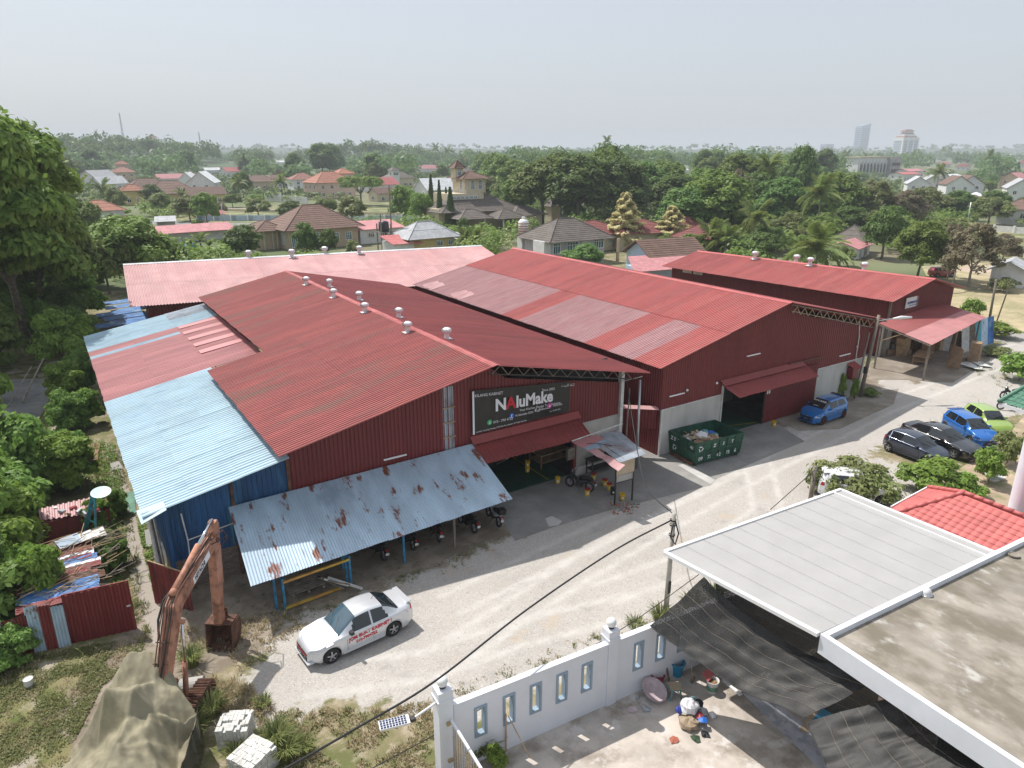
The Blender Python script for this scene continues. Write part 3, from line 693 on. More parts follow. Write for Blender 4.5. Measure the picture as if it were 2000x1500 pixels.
for z in (2.35,):
    for dx in (.22,.42): mb=MB();mb.box((dr+dx,YW-.16,z),(.12,.02,.3));mb.build("notice","white",W2)
a,b_=PY(1540,712,YW-.15),PY(1606,697,YW-.15)
mb=MB();mb.bar(a,b_,.06,.08);mb.build("door_track","rust",W2)

a0,a1=PY(1402,742,28.8),PY(1535,704,28.8)
sheets((dl+.1,27.55,3.1),(dp+.6-2.2,27.55,3.1),(dp+.6-2.2,28.8,3.72),(dl-.25,28.8,3.72),W2,"roof_dark",name="awning_sheet",seed=9)
mb=MB();mb.slab([(dl-.35,28.45,3.75),(dp-1.9,28.45,3.75),(dp-1.9,28.82,4.02),(dl-.35,28.82,4.02)],.02);mb.build("flashing","roof_dark",W2)
for (u1,v1,u2,v2) in ((1308,775,1337,767),(1459,696,1485,690),(1640,696,1661,690)):
    p=PY((u1+u2)/2,(v1+v2)/2,YW-.08);q=PY(u2,v2,YW-.08);tube_lamp(W2,p,2*abs(q.x-p.x))
for (u,v) in ((1342,762),(1400,748),(1674,677)):
    p=PY(u,v,YW-.08);mb=MB();mb.lathe([(.0,-.09),(.06,-.07),(.09,0)],p,n=10,axis='Y');mb.build("round_lamp","white",W2)
t=MB();t.bar((X2R+.3,28.6,z2(X2R)-.2),(53.3,28.6,z2(53.3)-.16),.07);t.bar((X2R+.3,28.6,z2(X2R)-.62),(52,28.6,z2(52)-.78),.07);t.build("truss_chord","wood_grey",W2)
xs=np.linspace(X2R+.4,51.9,25)
for i in range(24):
    a,b_=xs[i],xs[i+1];t=MB();f0=.2 if i % 2 else .7;f1=.7 if i % 2 else .2
    t.bar((a,28.57,z2(a)-f0),(b_,28.57,z2(b_)-f1),.035);t.build("truss_web","wood_pale",W2)
mb=MB();mb.tube([PY(1679,628,28.7),PY(1678,660,28.7),PY(1673,690,28.7),PY(1668,740,28.7)],.035,6);mb.build("downpipe","white_dirty",W2)

mx=PY(1664,728,28.6);MBX=W2
mb=MB();mb.box((mx.x,28.55,mx.z),(.75,.5,.9));mb.build("meter_box","wall_red",W2)
sheets((mx.x-.5,28.1,mx.z+.42),(mx.x+.5,28.1,mx.z+.42),(mx.x+.5,28.82,mx.z+.75),(mx.x-.5,28.82,mx.z+.75),W2,"roof_dark",width=1,name="meter_box_roof")

# ---------------------------------------------------------------- warehouse three
W3=thing("warehouse","red corrugated warehouse farthest right, with a small white name board on its gable","warehouse",(64,33,0))
A3,B3,C3,D3=P(1290,520,5.4),P(1745,590,5.4),P(1828,545,6.9),P(1363,490,6.9)
E3n=C3+(C3-B3)*1.0+Vector((0,0,-3.0));E3f=D3+(D3-A3)+Vector((0,0,-3.0))
sheets(A3,B3,C3,D3,W3,"roof_red2",seed=10);sheets(E3n,E3f,D3,C3,W3,"roof_red2",seed=11)
mb=MB();mb.slab([D3+Vector((-.3,0,-.03)),C3+Vector((-.3,0,-.03)),C3+Vector((0,0,.07)),D3+Vector((0,0,.07))],.01);mb.slab([D3+Vector((0,0,.075)),C3+Vector((0,0,.075)),C3+Vector((.3,0,-.03)),D3+Vector((.3,0,-.03))],.01);mb.build("ridge_cap","cap_red",W3)
u3=(A3-B3).normalized();v3=(E3n-B3);v3.z=0;v3.normalize()
def w3wall(p,q,zb,z0,z1_,m,name="wall_sheet",width=.8):
    p=Vector(p);q=Vector(q);sheets((p.x,p.y,zb),(q.x,q.y,zb),(q.x,q.y,z1_),(p.x,p.y,z0),W3,m,width=width,name=name)
gl=B3+u3*.9+v3*1.3;gr=E3n+u3*.9-v3*.9;gm=C3+u3*.9
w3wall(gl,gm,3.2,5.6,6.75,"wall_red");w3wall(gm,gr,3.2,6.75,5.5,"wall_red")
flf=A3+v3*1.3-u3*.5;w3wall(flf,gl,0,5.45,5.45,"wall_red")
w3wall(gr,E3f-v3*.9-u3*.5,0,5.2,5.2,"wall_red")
for k,(u,v) in enumerate(((1475,497),(1535,503),(1577,509),(1660,515))):
    t_=(u-1363)/(1828-1363);f_=[.30,.46,.545,.735][k]
    p=lerp(D3,C3,f_)+(Vector((-.5,0,-.1)) if k % 2== 0 else Vector((.55,0,-.12)));make_vent(W3,p)
lf=flf+(gl-flf)*.97
for (u,v) in ((1356,537),(1388,541)):
    f_=.09 if u<1370 else .15;p=lerp(flf,gl,f_);mb=MB();mb.box((p.x-.08,p.y,5.05),(.1,1.2,.35),rz=atan2(u3.y,u3.x)-pi/2);mb.build("louvre","white_dirty",W3)
mb=MB();mb.bar((gl.x,gl.y,0),(gl.x,gl.y,5.5),.16);mb.build("corner_post","pole_wood",W3)
mb=MB();mb.box((gl.x+.5,gl.y+.2,1.6),(1.5,.15,3.2));mb.build("lower_wall","concrete_light",W3)
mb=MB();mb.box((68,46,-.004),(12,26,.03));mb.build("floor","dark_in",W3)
w3wall(gl+u3*3,gr+u3*3,0,5.2,5.2,"dark_in",name="shade_backing")  # back wall added and coloured dark, so the open porch reads as shaded

s0=gm+(gr-gm)*.02;SB=thing("name_board","white name board with blue lettering on the farthest gable","sign",(s0.x,s0.y,4.6))
n0,n1=PY(1768,603,gl.y-.3),PY(1808,590,gl.y-.1)
sd=(n1-n0);sd.z=0;sd.normalize();hh=abs(PY(1768,588,gl.y-.3).z-n0.z)
wdt=(Vector((n1.x,n1.y,0))-Vector((n0.x,n0.y,0))).length;hh=max(.9,min(1.3,hh*1.3))
mb=MB();mb.slab([n0,n0+sd*wdt,n0+sd*wdt+Vector((0,0,hh)),n0+Vector((0,0,hh))],.05);mb.build("board","white",SB)
fr=sd.cross(Vector((0,0,1)))*.03
text_obj("NUFERMARI BUTIK RD",.30,"print_navy",n0+sd*.25+Vector((0,0,hh*.4))+fr,sd,(0,0,1),SB,bold=.01,sx=max(.5,wdt/4.6))
text_obj("SERVIS & SPARE PART",.16,"print_navy",n0+sd*.6+Vector((0,0,hh*.16))+fr,sd,(0,0,1),SB)

PR=thing("workshop_porch","old red metal porch roof over a cluttered open workshop","porch",(66,31,0))
pA,pB,pC,pD=P(1820,674,3.15),P(1926,620,3.15),P(1838,592,4.0),P(1716,632,4.0)
sheets(pA,pB,pC,pD,PR,lambda i,r,n: "roof_dark" if r else "roof_pink2",rows=2,name="roof_sheet",seed=12)
mb=MB()
for q in (pA+Vector((.3,.3,-.1)),lerp(pA,pB,.5)+Vector((0,.3,-.1)),pB+Vector((-.4,.3,-.1)),pD+Vector((.1,-.2,-.2))):
    mb=MB();mb.bar((q.x,q.y,0),q,.12);mb.build("post","pole_wood",PR)
mb=MB();mb.bar(pD+Vector((.2,-.1,-1.6)),lerp(pD,pA,.45)+Vector((0,0,-.1)),.07);mb.build("brace","wood_pale",PR)
mb=MB();mb.bar(pA+Vector((0,.1,-.1)),pD+Vector((0,0,-.1)),.08);mb.build("rafter","wood_grey",PR)

# ---------------------------------------------------------------- back shed (pale pink roof behind)
W4=thing("long_shed","long low shed with faded pink roof running behind the warehouses","shed",(22,75,0))
A4,D4=P(253,600,4.5),P(240,517,6.9);D4r=P(940,480,6.9)
dr4=(D4r-D4);dr4=Vector((dr4.x,dr4.y,0));L4=dr4.length;dr4.normalize();B4=A4+dr4*(L4+.5)
sheets(A4,B4,D4r,D4,W4,"roof_pink",rows=2,seed=13,rib=.27,h=.05)
nd=(D4-A4);nd.z=0;sheets(D4r+nd+Vector((0,0,-2.4)),D4+nd+Vector((0,0,-2.4)),D4,D4r,W4,"roof_pink",seed=14)
mb=MB();mb.slab([D4+Vector((0,-.3,.0)),D4r+Vector((0,-.3,.0)),D4r+Vector((0,0,.1)),D4+Vector((0,0,.1))],.01);mb.build("ridge_cap","roof_metal_white",W4)
wA=A4+dr4*1.5+nd*.08;wB=B4+nd*.08
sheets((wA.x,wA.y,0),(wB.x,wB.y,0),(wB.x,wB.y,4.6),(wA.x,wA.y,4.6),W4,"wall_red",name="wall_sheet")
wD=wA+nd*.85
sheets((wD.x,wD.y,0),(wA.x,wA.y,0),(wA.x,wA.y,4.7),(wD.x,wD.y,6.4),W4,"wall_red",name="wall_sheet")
for f_ in (.312,.423,.52,.613): make_vent(W4,lerp(D4,D4r,f_)+nd*(-.05 if f_ in (.423,.613) else .04)+Vector((0,0,-.12)),sc_=1.05)

# ---------------------------------------------------------------- side annex: blue and pink lean-to
AN=thing("side_annex","side annex with pale blue and pink patched sheet roof and dark blue walls","annex",(4.5,29.5,0))
def za(x): return 4.4+(x-1.42)*.185
xb=7.3
sheets((1.42,44.6,za(1.42)),(1.42,28.5,za(1.42)),(xb,28.5,za(xb)),(xb,44.6,za(xb)),AN,"roof_blue",rows=3,width=.76,name="roof_sheet",seed=15,h=.045,jitter=.012)
sheets((1.42,57.2,za(1.42)),(1.42,44.6,za(1.42)),(10.4,44.6,za(10.4)-.1),(10.4,57.2,za(10.4)-.1),AN,lambda i,r,n: "roof_blue" if i== 2 and r<2 else "roof_pink2",rows=3,width=.76,name="roof_sheet",seed=16,jitter=.02)
sheets((1.42,62.6,za(1.42)),(1.42,57.2,za(1.42)),(10.4,57.2,za(10.4)-.1),(10.4,62.6,za(10.4)-.1),AN,lambda i,r,n: "zinc_grey" if r== 2 and i<3 else "roof_blue",rows=3,width=.9,name="roof_sheet",seed=17,jitter=.02)
for k,(u,v) in enumerate(((402,608),(408,622),(425,645),(430,660),(436,676))):   
    c=MB();yy=57-k*2.0+0;c.slab([(7.4,yy,za(7.4)+.05),(7.4,yy-.9,za(7.4)+.07),(10.2,yy-.9,za(10.2)+.0),(10.2,yy,za(10.2)-.02)],.02);c.build("loose_sheet","roof_pink2",AN)
c=MB();c.slab([(1.3,29.2,za(1.4)+.05),(1.35,28.3,za(1.4)-.15),(2.3,28.35,za(2.3)+.02),(2.3,29.1,za(2.3)+.1)],.02);c.build("bent_sheet","roof_blue",AN)
wall_sheets(2.3,7.5,lambda x: 1.45,lambda x: za(x)-.45,29.75,AN,"wall_blue")
wall_sheets(29.75,61.5,.9,4.2,2.3,AN,"wall_blue",axis='Y',out=-1)
mb=MB();mb.box((4.9,29.82,.72),(5.2,.14,1.45));mb.build("brick_base","brick_wall",AN)
mb=MB();mb.box((2.36,45.6,.45),(.14,31.5,.9));mb.build("brick_base","brick_wall",AN)
for x_ in (2.35,5.0,7.45): mb=MB();mb.bar((x_,29.65,0),(x_,29.65,za(x_)-.2),.12);mb.build("post","rust" if x_>3 else "wall_blue",AN)
xs=np.linspace(1.7,7.4,11)
for i in range(10):
    t=MB();t.bar((xs[i],29.5,za(xs[i])-(.45 if i % 2 else .08)),(xs[i+1],29.5,za(xs[i+1])-(.08 if i % 2 else .45)),.035);t.build("truss_web","wood_pale",AN)
mb=MB();mb.tube([(2.9,29.5,3.7),(3.0,29.5,2.4),(2.95,29.5,1.0)],.03,6);mb.tube([(3.0,29.45,2.45),(5.4,29.45,2.75)],.025,6);tag(mb.build("water_pipe","white_dirty",AN),kind="stuff")
mb=MB();mb.box((1.75,30.2,2.2),(.08,.12,4.2),rz=.2);mb.build("corner_board","white_dirty",AN)
for k in range(3): mb=MB();mb.bar((1.85+.1*k,29.9+.3*k,0),(1.7+.12*k,30.1+.3*k,3.9),.07,.1);mb.build("plank","white_dirty" if k != 1 else "wood_grey",AN)

for k in range(7):
    q=P(222+(k % 3)*14,590+k*7,1.3);c=MB();c.slab([q+Vector((-1.6,-1.1,-.1)),q+Vector((2.6,-1.4,.15)),q+Vector((2.7,.5,.2)),q+Vector((-1.7,.7,-.05))],.03)
    if k== 0: BL=thing("low_shelter","low shelter of blue sheets and leaf litter beside the pink roofed shed","shelter",(q.x,q.y,0))
    c.build("roof_sheet","blue_sheet",BL)

# ---------------------------------------------------------------- galvanised motorcycle shelter
MS=thing("motorcycle_shelter","pale zinc lean-to with rust patches sheltering the motorcycles","shelter",(10.5,27,0))
m00,m10,m11,m01=P(490,1146,1.85),P(1002,975,1.85),PY(922,867,29.55),PY(446,991,29.55)
sheets(m00,m10,m11,m01,MS,"zinc",rows=1,width=.76,rib=.127,h=.03,prof='sine',name="roof_sheet",seed=18,jitter=.008)
for (u,v) in ((541,1190),(790,1100),(679,1143),(888,1068)):
    b_=P(u,v);top=1.85;mb=MB();mb.bar(b_,(b_.x,b_.y,top),.1);mb.build("post","post_blue" if u<850 else "pole_wood",MS)
for (u,v) in ((560,1090),(700,1050),(840,1010)):
    b_=P(u,v);mb=MB();mb.bar(b_,(b_.x,b_.y,2.3),.1);mb.build("post","post_blue",MS)
mb=MB();mb.bar(m00+Vector((.2,.25,-.06)),m10+Vector((-.1,.25,-.06)),.06,.08);mb.build("purlin","steel_dark",MS)
mb=MB();mb.bar(m01+Vector((.2,-.4,-.3)),m11+Vector((-.1,-.4,-.3)),.06,.08);mb.build("purlin","steel_dark",MS)
# ================================================================ vehicles
def cr(p,xs,x):
    "smooth (monotone-ish) interpolation of table columns"
    return np.interp(x,xs,p)
def smoothstep(a,b,x): t=np.clip((x-a)/(b-a),0,1);return t*t*(3-2*t)
def make_car(kind,paint,label,loc,rz,group=None,rim="steel",decals=None,roofm=None,spoiler=0,tint="glass_dark",name="car"):
    """car with its nose towards +x; body is a lofted shell whose wheel arches are cut out, glass and lamps are their own meshes"""
    S=dict(
      sedan=dict(L=4.33,W=1.70,H=1.48,wb=2.56,fo=.82,R=.31,hood=[(-.0,.60),(.10,.72),(.35,.80),(1.05,.92),(1.22,.955)],cowl=1.12,rf=1.92,rr=3.02,deck=3.72,tail=[(3.72,1.06),(4.15,1.07),(4.30,.98),(4.33,.80)],belt=(.88,.97),rw=.56),
      sedan2=dict(L=4.80,W=1.82,H=1.47,wb=2.74,fo=.92,R=.33,hood=[(0,.56),(.12,.68),(.4,.77),(1.15,.90),(1.35,.94)],cowl=1.25,rf=2.10,rr=3.35,deck=4.12,tail=[(4.12,1.04),(4.6,1.05),(4.76,.96),(4.80,.78)],belt=(.86,.95),rw=.58),
      hatch=dict(L=3.90,W=1.66,H=1.52,wb=2.48,fo=.76,R=.30,hood=[(0,.58),(.10,.72),(.3,.84),(.80,.98),(.98,1.02)],cowl=.88,rf=1.72,rr=3.42,deck=3.84,tail=[(3.84,1.02),(3.87,.95),(3.89,.85),(3.90,.7)],belt=(.92,1.04),rw=.58),
      hatch_low=dict(L=3.65,W=1.64,H=1.50,wb=2.45,fo=.70,R=.28,hood=[(0,.56),(.10,.70),(.3,.82),(.78,.96),(.95,1.0)],cowl=.85,rf=1.66,rr=3.15,deck=3.58,tail=[(3.58,1.0),(3.62,.93),(3.64,.83),(3.65,.7)],belt=(.90,1.02),rw=.57))[kind]
    L,W,H=S["L"],S["W"],S["H"];hw=W/2;fx,rx,R=S["fo"],S["fo"]+S["wb"],S["R"]
    car=thing(name,label,"car",loc,rz,group)
    cx0=L/2
    
    st=np.unique(np.concatenate([np.linspace(0,L,64),[S["cowl"],S["rf"],S["rr"],S["deck"]],fx+(R+.06)*np.cos(np.linspace(0,pi,13)),rx+(R+.06)*np.cos(np.linspace(0,pi,13))]))
    keyx=[a for a,_ in S["hood"]]+[a for a,_ in S["tail"]]
    base=lambda x: np.interp(x,[a for a,_ in S["hood"]]+[a for a,_ in S["tail"]],[b for _,b in S["hood"]]+[b for _,b in S["tail"]])
    def roof(x):
        if x <= S["cowl"] or x >= S["deck"]: return base(x)
        c0,c1=base(S["cowl"]),base(S["deck"])
        if x<S["rf"]: t=(x-S["cowl"])/(S["rf"]-S["cowl"]);return c0+(H-.045-c0)*(t** .88)
        if x>S["rr"]: t=(x-S["rr"])/(S["deck"]-S["rr"]);return (H-.05)+(c1-H+.05)*(t** (1.35 if "sedan" in kind else 1.8))
        t=(x-S["rf"])/(S["rr"]-S["rf"]);return H-.045+.045*sin(pi*t)-.005*t
    def belt(x): return min(base(x)-.015,lerp(S["belt"][0],S["belt"][1],x/L)) if x <= S["cowl"] or x >= S["deck"] else lerp(S["belt"][0],S["belt"][1],x/L)
    def bottom(x):
        z=.20+.06*smoothstep(.5,0,x)+.08*smoothstep(L-.5,L,x)
        for wx in (fx,rx):
            d=abs(x-wx);r=R+.055
            if d<r: z=max(z,R+sqrt(max(0,r*r-d*d)))
        return z
    def plan(x):   
        a=1-.34*(1-smoothstep(0,.55,x))** 2.2-.05*(1-smoothstep(0,1.2,x));b=1-.22*(smoothstep(L-.5,L,x))** 2.2-.04*smoothstep(L-1.3,L,x);return hw*a*b
    ROW=15
    def section(x):
        w=plan(x);zb=bottom(x);bl=max(belt(x),zb+.03);rz_=roof(x);cab=S["cowl"]<x<S["deck"];k=smoothstep(S["cowl"],S["rf"],x)*(1-smoothstep(S["rr"],S["deck"],x))
        hgt=max(0.0,rz_-base(x)) if cab else 0;f=min(1,hgt/(H-base(x)+1e-6)) if cab else 0
        wr=lerp(w*.80,S["rw"]*1.0,min(1,f*1.15));wheel=max(0,1-min(abs(x-fx),abs(x-rx))/.42)
        zc=zb+(bl-zb)*.35;pts=[(w*.965+.01*wheel,zb),(w*.99+.02*wheel,zb+(bl-zb)*.10),(w+.018*wheel,zc),(w*1.0,zb+(bl-zb)*.62),(w*.985,zb+(bl-zb)*.74),(w*.985,bl-.06),(w*.955,bl)]
        top=rz_
        ys=[(w*.93,bl+.012)]
        z_e=lerp(bl+.02,top-.07,1.0) if f>.05 else lerp(bl,top,.55)
        if f>.05:
            ys+= [(lerp(w*.93,wr,.35),lerp(bl,z_e,.35)),(lerp(w*.93,wr,.70),lerp(bl,z_e,.70)),(wr,z_e),(wr*.93,top-.025),(wr*.72,top-.006),(wr*.38,top),(0,top+.008)]
        else:
            ys+= [(w*.90,lerp(bl,top,.35)),(w*.84,lerp(bl,top,.7)),(w*.76,top-.012),(w*.66,top-.004),(w*.50,top+.006),(w*.25,top+.014),(0,top+.018)]
        return pts+ys
    secs=[section(float(x)) for x in st];nr=len(secs[0])
    bodyV=[];
    for sgn in (1,-1):
        for x,s in zip(st,secs): bodyV+= [(cx0-x,sgn*y,z) for (y,z) in s]
    nS=len(st);quads={}
    b=MB();glass={"windscreen": MB(),"rear_window": MB(),"side_window": []}
    bf=[]
    wins={(1,0): MB(),(1,1): MB(),(-1,0): MB(),(-1,1): MB()}
    pill=lerp(S["rf"],S["rr"],.44 if "sedan" in kind else .36)+.1
    f_end=S["deck"]-(.50 if "sedan" in kind else .40)
    for si,sgn in enumerate((1,-1)):
        o=si*nS*nr
        for i in range(nS-1):
            xm=(st[i]+st[i+1])/2
            for j in range(nr-1):
                q=(o+i*nr+j,o+(i+1)*nr+j,o+(i+1)*nr+j+1,o+i*nr+j+1)
                if sgn<0: q=q[::-1]
                dest=None
                if j >= 10 and S["cowl"]+.05<xm<S["rf"]-.02: dest=glass["windscreen"]
                elif j >= 10 and S["rr"]+.04<xm<S["deck"]-(.04 if "sedan" in kind else .30) : dest=glass["rear_window"]
                elif 7 <= j <= 9:
                    sh=(j-6.5)*.20
                    if S["cowl"]+.42+sh*.55<xm<pill-.04: dest=wins[(sgn,0)]
                    elif pill+.04<xm<f_end-sh*.30: dest=wins[(sgn,1)]
                if dest is None: bf.append(q)
                else: dest.f.append(q);dest.m.append(0)
    
    for i in (0,nS-1):
        loop=[i*nr+j for j in range(nr)]+[nS*nr+i*nr+j for j in range(nr-1,-1,-1)];bf.append(tuple(loop if i== 0 else loop[::-1]))
    b.v=bodyV;b.f=bf;b.m=[0]*len(bf);body=b.build("body",paint,car,smooth=True,world=False)
    me=body.data
    def sub(mb,nm,m,off=.0):
        if not mb.f: return None
        used=sorted({i for f in mb.f for i in f});mp={u: k for k,u in enumerate(used)}
        c=MB();c.v=[bodyV[u] for u in used];c.f=[tuple(mp[i] for i in f) for f in mb.f];c.m=[0]*len(c.f)
        return c.build(nm,m,car,smooth=True,world=False)
    sub(glass["windscreen"],"windscreen",tint);sub(glass["rear_window"],"rear_window","glass_dark")
    for k,w in wins.items(): sub(w,"side_window","glass_dark")
    u=MB();u.box((0,0,.45),(L-.5,W-.42,.5));u.build("underbody","black",car,world=False)
    
    for wx in (fx,rx):
        for sgn in (1,-1):
            c=(cx0-wx,sgn*(hw-.13),R);t=MB();t.lathe([(R*.62,-.10),(R*.93,-.105),(R,-.075),(R,.075),(R*.93,.105),(R*.62,.10)],c,n=28,axis='Y');wl_o=t.build("wheel","rubber",car,smooth=True,world=False)
            rm=MB();yo=sgn*.09;rm.lathe([(R*.66,sgn*.085),(R*.62,sgn*.10),(R*.58,sgn*.06)],c,n=28,axis='Y')
            for k in range(5):
                a=2*pi*k/5+.3
                ca,sa=cos(a),sin(a);p0=(c[0]+.03*ca,c[1]+yo,c[2]+.03*sa);p1=(c[0]+R*.62*ca,c[1]+yo*.95,c[2]+R*.62*sa);rm.bar(p0,p1,.055,.03,up=(0,1,0))
            rm.lathe([(.0,yo*1.15),(.05,yo*1.1),(.06,yo*.9)],c,n=12,axis='Y')
            r_o=rm.build("rim",rim,wl_o,world=False)
            dk=MB();dk.lathe([(0,sgn*.03),(R*.62,sgn*.03)],c,n=20,axis='Y');dk.build("brake_disc","steel_dark",wl_o,world=False)
    
    def on_side(x,z,sgn,off=.008):
        s=section(x);zs=[p[1] for p in s];ys=[p[0] for p in s];y=np.interp(z,zs[:8],ys[:8]) if z<zs[7] else np.interp(z,zs,ys)
        return Vector((cx0-x,sgn*(float(y)+off),z))
    for sgn in (1,-1):
        hl=MB();zt=min(roof(.3),.80);pts=[(.06,.60),(.30,.60),(.52,.70),(.60,.80),(.42,.79),(.12,.70)]
        top=[]
        P_=[on_side(px_,min(pz,base(px_)-.02),sgn,.012) for px_,pz in pts]
        hl.add(P_,[tuple(range(6)) if sgn>0 else tuple(range(5,-1,-1))]);hl.build("headlight","lamp_glass",car,world=False)
        tl=MB();pts=[(L-.04,.80),(L-.34,.84),(L-.46,.96),(L-.05,.97)] if "sedan" in kind else [(L-.03,.80),(L-.22,.82),(L-.26,1.08),(L-.10,1.0)]
        P_=[on_side(px_,min(pz,base(px_)-.0),sgn,.012) for px_,pz in pts]
        tl.add(P_,[(3,2,1,0) if sgn>0 else (0,1,2,3)]);tl.add([P_[0],P_[3],(P_[3].x-.015,P_[3].y*.6,P_[3].z),(P_[0].x-.02,P_[0].y*.6,P_[0].z)],[(0,1,2,3)]);tl.build("tail_light","lamp_red",car,world=False)
        mr=MB();p=on_side(S["cowl"]+.50,belt(S["cowl"]+.5)+.05,sgn,.0);mr.box((p.x,p.y+sgn*.11,p.z+.03),(.13,.18,.12),rz=.15*sgn);mr.build("door_mirror","black" if decals else paint,car,world=False)
        for hx in (pill-.22,min(pill+.75,f_end-.05)):
            p=on_side(hx,.80 if "sedan" in kind else .84,sgn,.01);h_=MB();h_.box(p,(.17,.03,.035));h_.build("door_handle",paint,car,world=False)
        for lx in (S["cowl"]+.32,pill,min(pill+1.02,rx-.12)):
            ln=MB();zs=[.30,.45,.6,.75,belt(lx)-.02];zs=[z for z in zs if z>bottom(lx)+.02]
            for za_,zb_ in zip(zs[:-1],zs[1:]): ln.bar(on_side(lx,za_,sgn,.001),on_side(lx,zb_,sgn,.001),.012,.006,up=(0,1,0))
            ln.build("door_seam","steel_dark",car,world=False)
        sk=MB();sk.bar(on_side(fx+R+.12,.27,sgn,.015),on_side(rx-R-.12,.27,sgn,.015),.035,.09,up=(0,0,1));sk.build("side_skirt",paint,car,world=False)
    g=MB();xf=cx0-.015
    def nose(zz,yy): 
        return cx0-.0-.30*max(0,(abs(yy)-.42))** 1.3
    gl=MB();gl.add([(xf+.03,-.46,.50),(xf+.03,.46,.50),(xf+.025,.50,.585),(xf+.025,-.50,.585)],[(0,1,2,3)]);gl.build("grille","black",car,world=False)
    gl=MB();gl.box((cx0-.02,0,.36),(.12,plan(.02)*1.7,.14));gl.build("bumper_intake","black",car,world=False)
    sp=MB();sp.box((cx0-.1,0,.235),(.34,plan(.2)*1.9,.05));sp.build("front_lip",paint,car,world=False)
    np_=MB();np_.box((cx0+.055,0,.42),(.015,.46,.11));np_.build("number_plate","black",car,world=False)
    text_obj("D" +str(1000+int(abs(loc[0]*37) % 900)),.085,"print_white",(cx0+.066,-.17,.392),(0,1,0),(0,0,1),car,"plate_text",world=False)
    np2=MB();np2.box((-cx0-.01,0,.72),(.015,.46,.11));np2.build("number_plate","black",car,world=False)
    bg_=MB();bg_.lathe([(0,.02),(.05,.0)],(cx0+.02,0,.62),n=10,axis='X');bg_.build("badge","chrome",car,world=False)
    for sgn in (-1,1):
        wp_=MB();wp_.bar((cx0-S["cowl"]-.05,sgn*.25+.1,base(S["cowl"])+.05),(cx0-S["cowl"]-.40,sgn*.25-.28,roof(S["cowl"]+.40)+.02),.02,.012);wp_.build("wiper","black",car,world=False)
    an=MB();zz=roof(S["rr"]-.15);an.bar((cx0-S["rr"]+.15,0,zz),(cx0-S["rr"]-.05,0,zz+.2),.012);an.build("aerial","black",car,world=False)
    if spoiler== 1:
        s_=MB();s_.box((-cx0+.13,0,1.085),(.22,hw*1.4,.05));s_.build("spoiler",paint,car,world=False)
    if spoiler== 2:
        s_=MB();zr=roof(S["rr"])-.01;s_.box((cx0-S["rr"]-.18,0,zr+.02),(.34,S["rw"]*1.8,.04),rot=Matrix.Rotation(-.12,3,'Y'));s_.build("spoiler",paint if paint != "paint_blue" else "black",car,world=False)
    car["_on_side"]=0
    del car["_on_side"]
    return car,on_side,dict(fx=fx,rx=rx,cx0=cx0,hw=hw,L=L,S=S,roof=roof,base=base)

def paint(name,col,rough=.28,metal=0.0,coat=1.0):
    return mat(name,col,rough,metal,var=.02,scale=.8,coat=coat)
paint("paint_silver",(.60,.62,.65),.32,.35);paint("paint_white",(.70,.70,.72));paint("paint_blue",(.012,.17,.50),.25,.3);paint("paint_navy",(.022,.032,.058),.25,.4);paint("paint_black",(.008,.008,.012),.15)
paint("paint_blue2",(.015,.15,.52),.25,.3);paint("paint_lime",(.34,.48,.12),.3,.2);paint("paint_red",(.35,.02,.02));paint("paint_red_dark",(.12,.02,.02))
mat("lamp_glass",(.55,.57,.60),.08,.3,var=.05);mat("lamp_red",(.40,.01,.02),.15,var=.05);mat("rim_red",(.12,.015,.02),.4);mat("blue_trim",(.03,.05,.3),.4)

def car_at(kind,paint_,label,f_px,r_px,**kw):
    "front and rear wheel contact pixels (near side) -> place the car"
    f=P(*f_px);r=P(*r_px);d=(f-r);rz=atan2(d.y,d.x)
    S=dict(sedan=(1.70,4.33,2.56,.82),sedan2=(1.82,4.8,2.74,.92),hatch=(1.66,3.9,2.48,.76),hatch_low=(1.64,3.65,2.45,.70))[kind]
    side=kw.pop("side",1);dn=d.normalized();nrm=Vector((-dn.y,dn.x,0))*side
    mid=(f+r)/2+dn*(S[3]+S[2]/2-S[1]/2)*-1*-1+nrm*-(0)
    
    mid=(f+r)/2+dn*(S[3]+S[2]/2-S[1]/2)+nrm*(S[0]/2-.1)
    return make_car(kind,paint_,label,(mid.x,mid.y,.015),rz,**kw)


SEDAN,os_,inf=car_at("sedan","paint_silver","silver white saloon with red lettering along its doors, alone in the gravel yard",(650,1294),(768,1241),side=-1,spoiler=1,decals=True,tint="glass_blue")
def side_text(s,size,m,x,z,bold=0.004,nm="lettering",wx=1.0):
    p=os_(x,z,1,.016)
    return text_obj(s,size,m,p,(-1,0,.06),(0,-.06,1),SEDAN,nm,world=False,bold=bold,sx=wx)

side_text("JOM BUAT KABINET !",.20,"print_red",1.5,.64,.005,wx=.95)
side_text("010-7904722",.165,"print_red",1.78,.47,.005,wx=1.0)
q=os_(1.12,.45,1,.018);mb=MB();mb.add([(q.x,q.y,q.z+.12),(q.x-.12,q.y,q.z-.1),(q.x-.16,q.y,q.z-.1),(q.x-.04,q.y,q.z+.14)],[(0,1,2,3)]);mb.build("emblem","print_red",SEDAN,world=False)
mb=MB();mb.add([(q.x-.13,q.y,q.z-.12),(q.x-.24,q.y,q.z+.16),(q.x-.28,q.y,q.z+.14),(q.x-.17,q.y,q.z-.12)],[(0,1,2,3)]);mb.build("emblem","black",SEDAN,world=False)
mb=MB();mb.box((inf["cx0"]+.035,0,.50),(.015,.9,.02));mb.build("grille_trim","lamp_red",SEDAN,world=False)

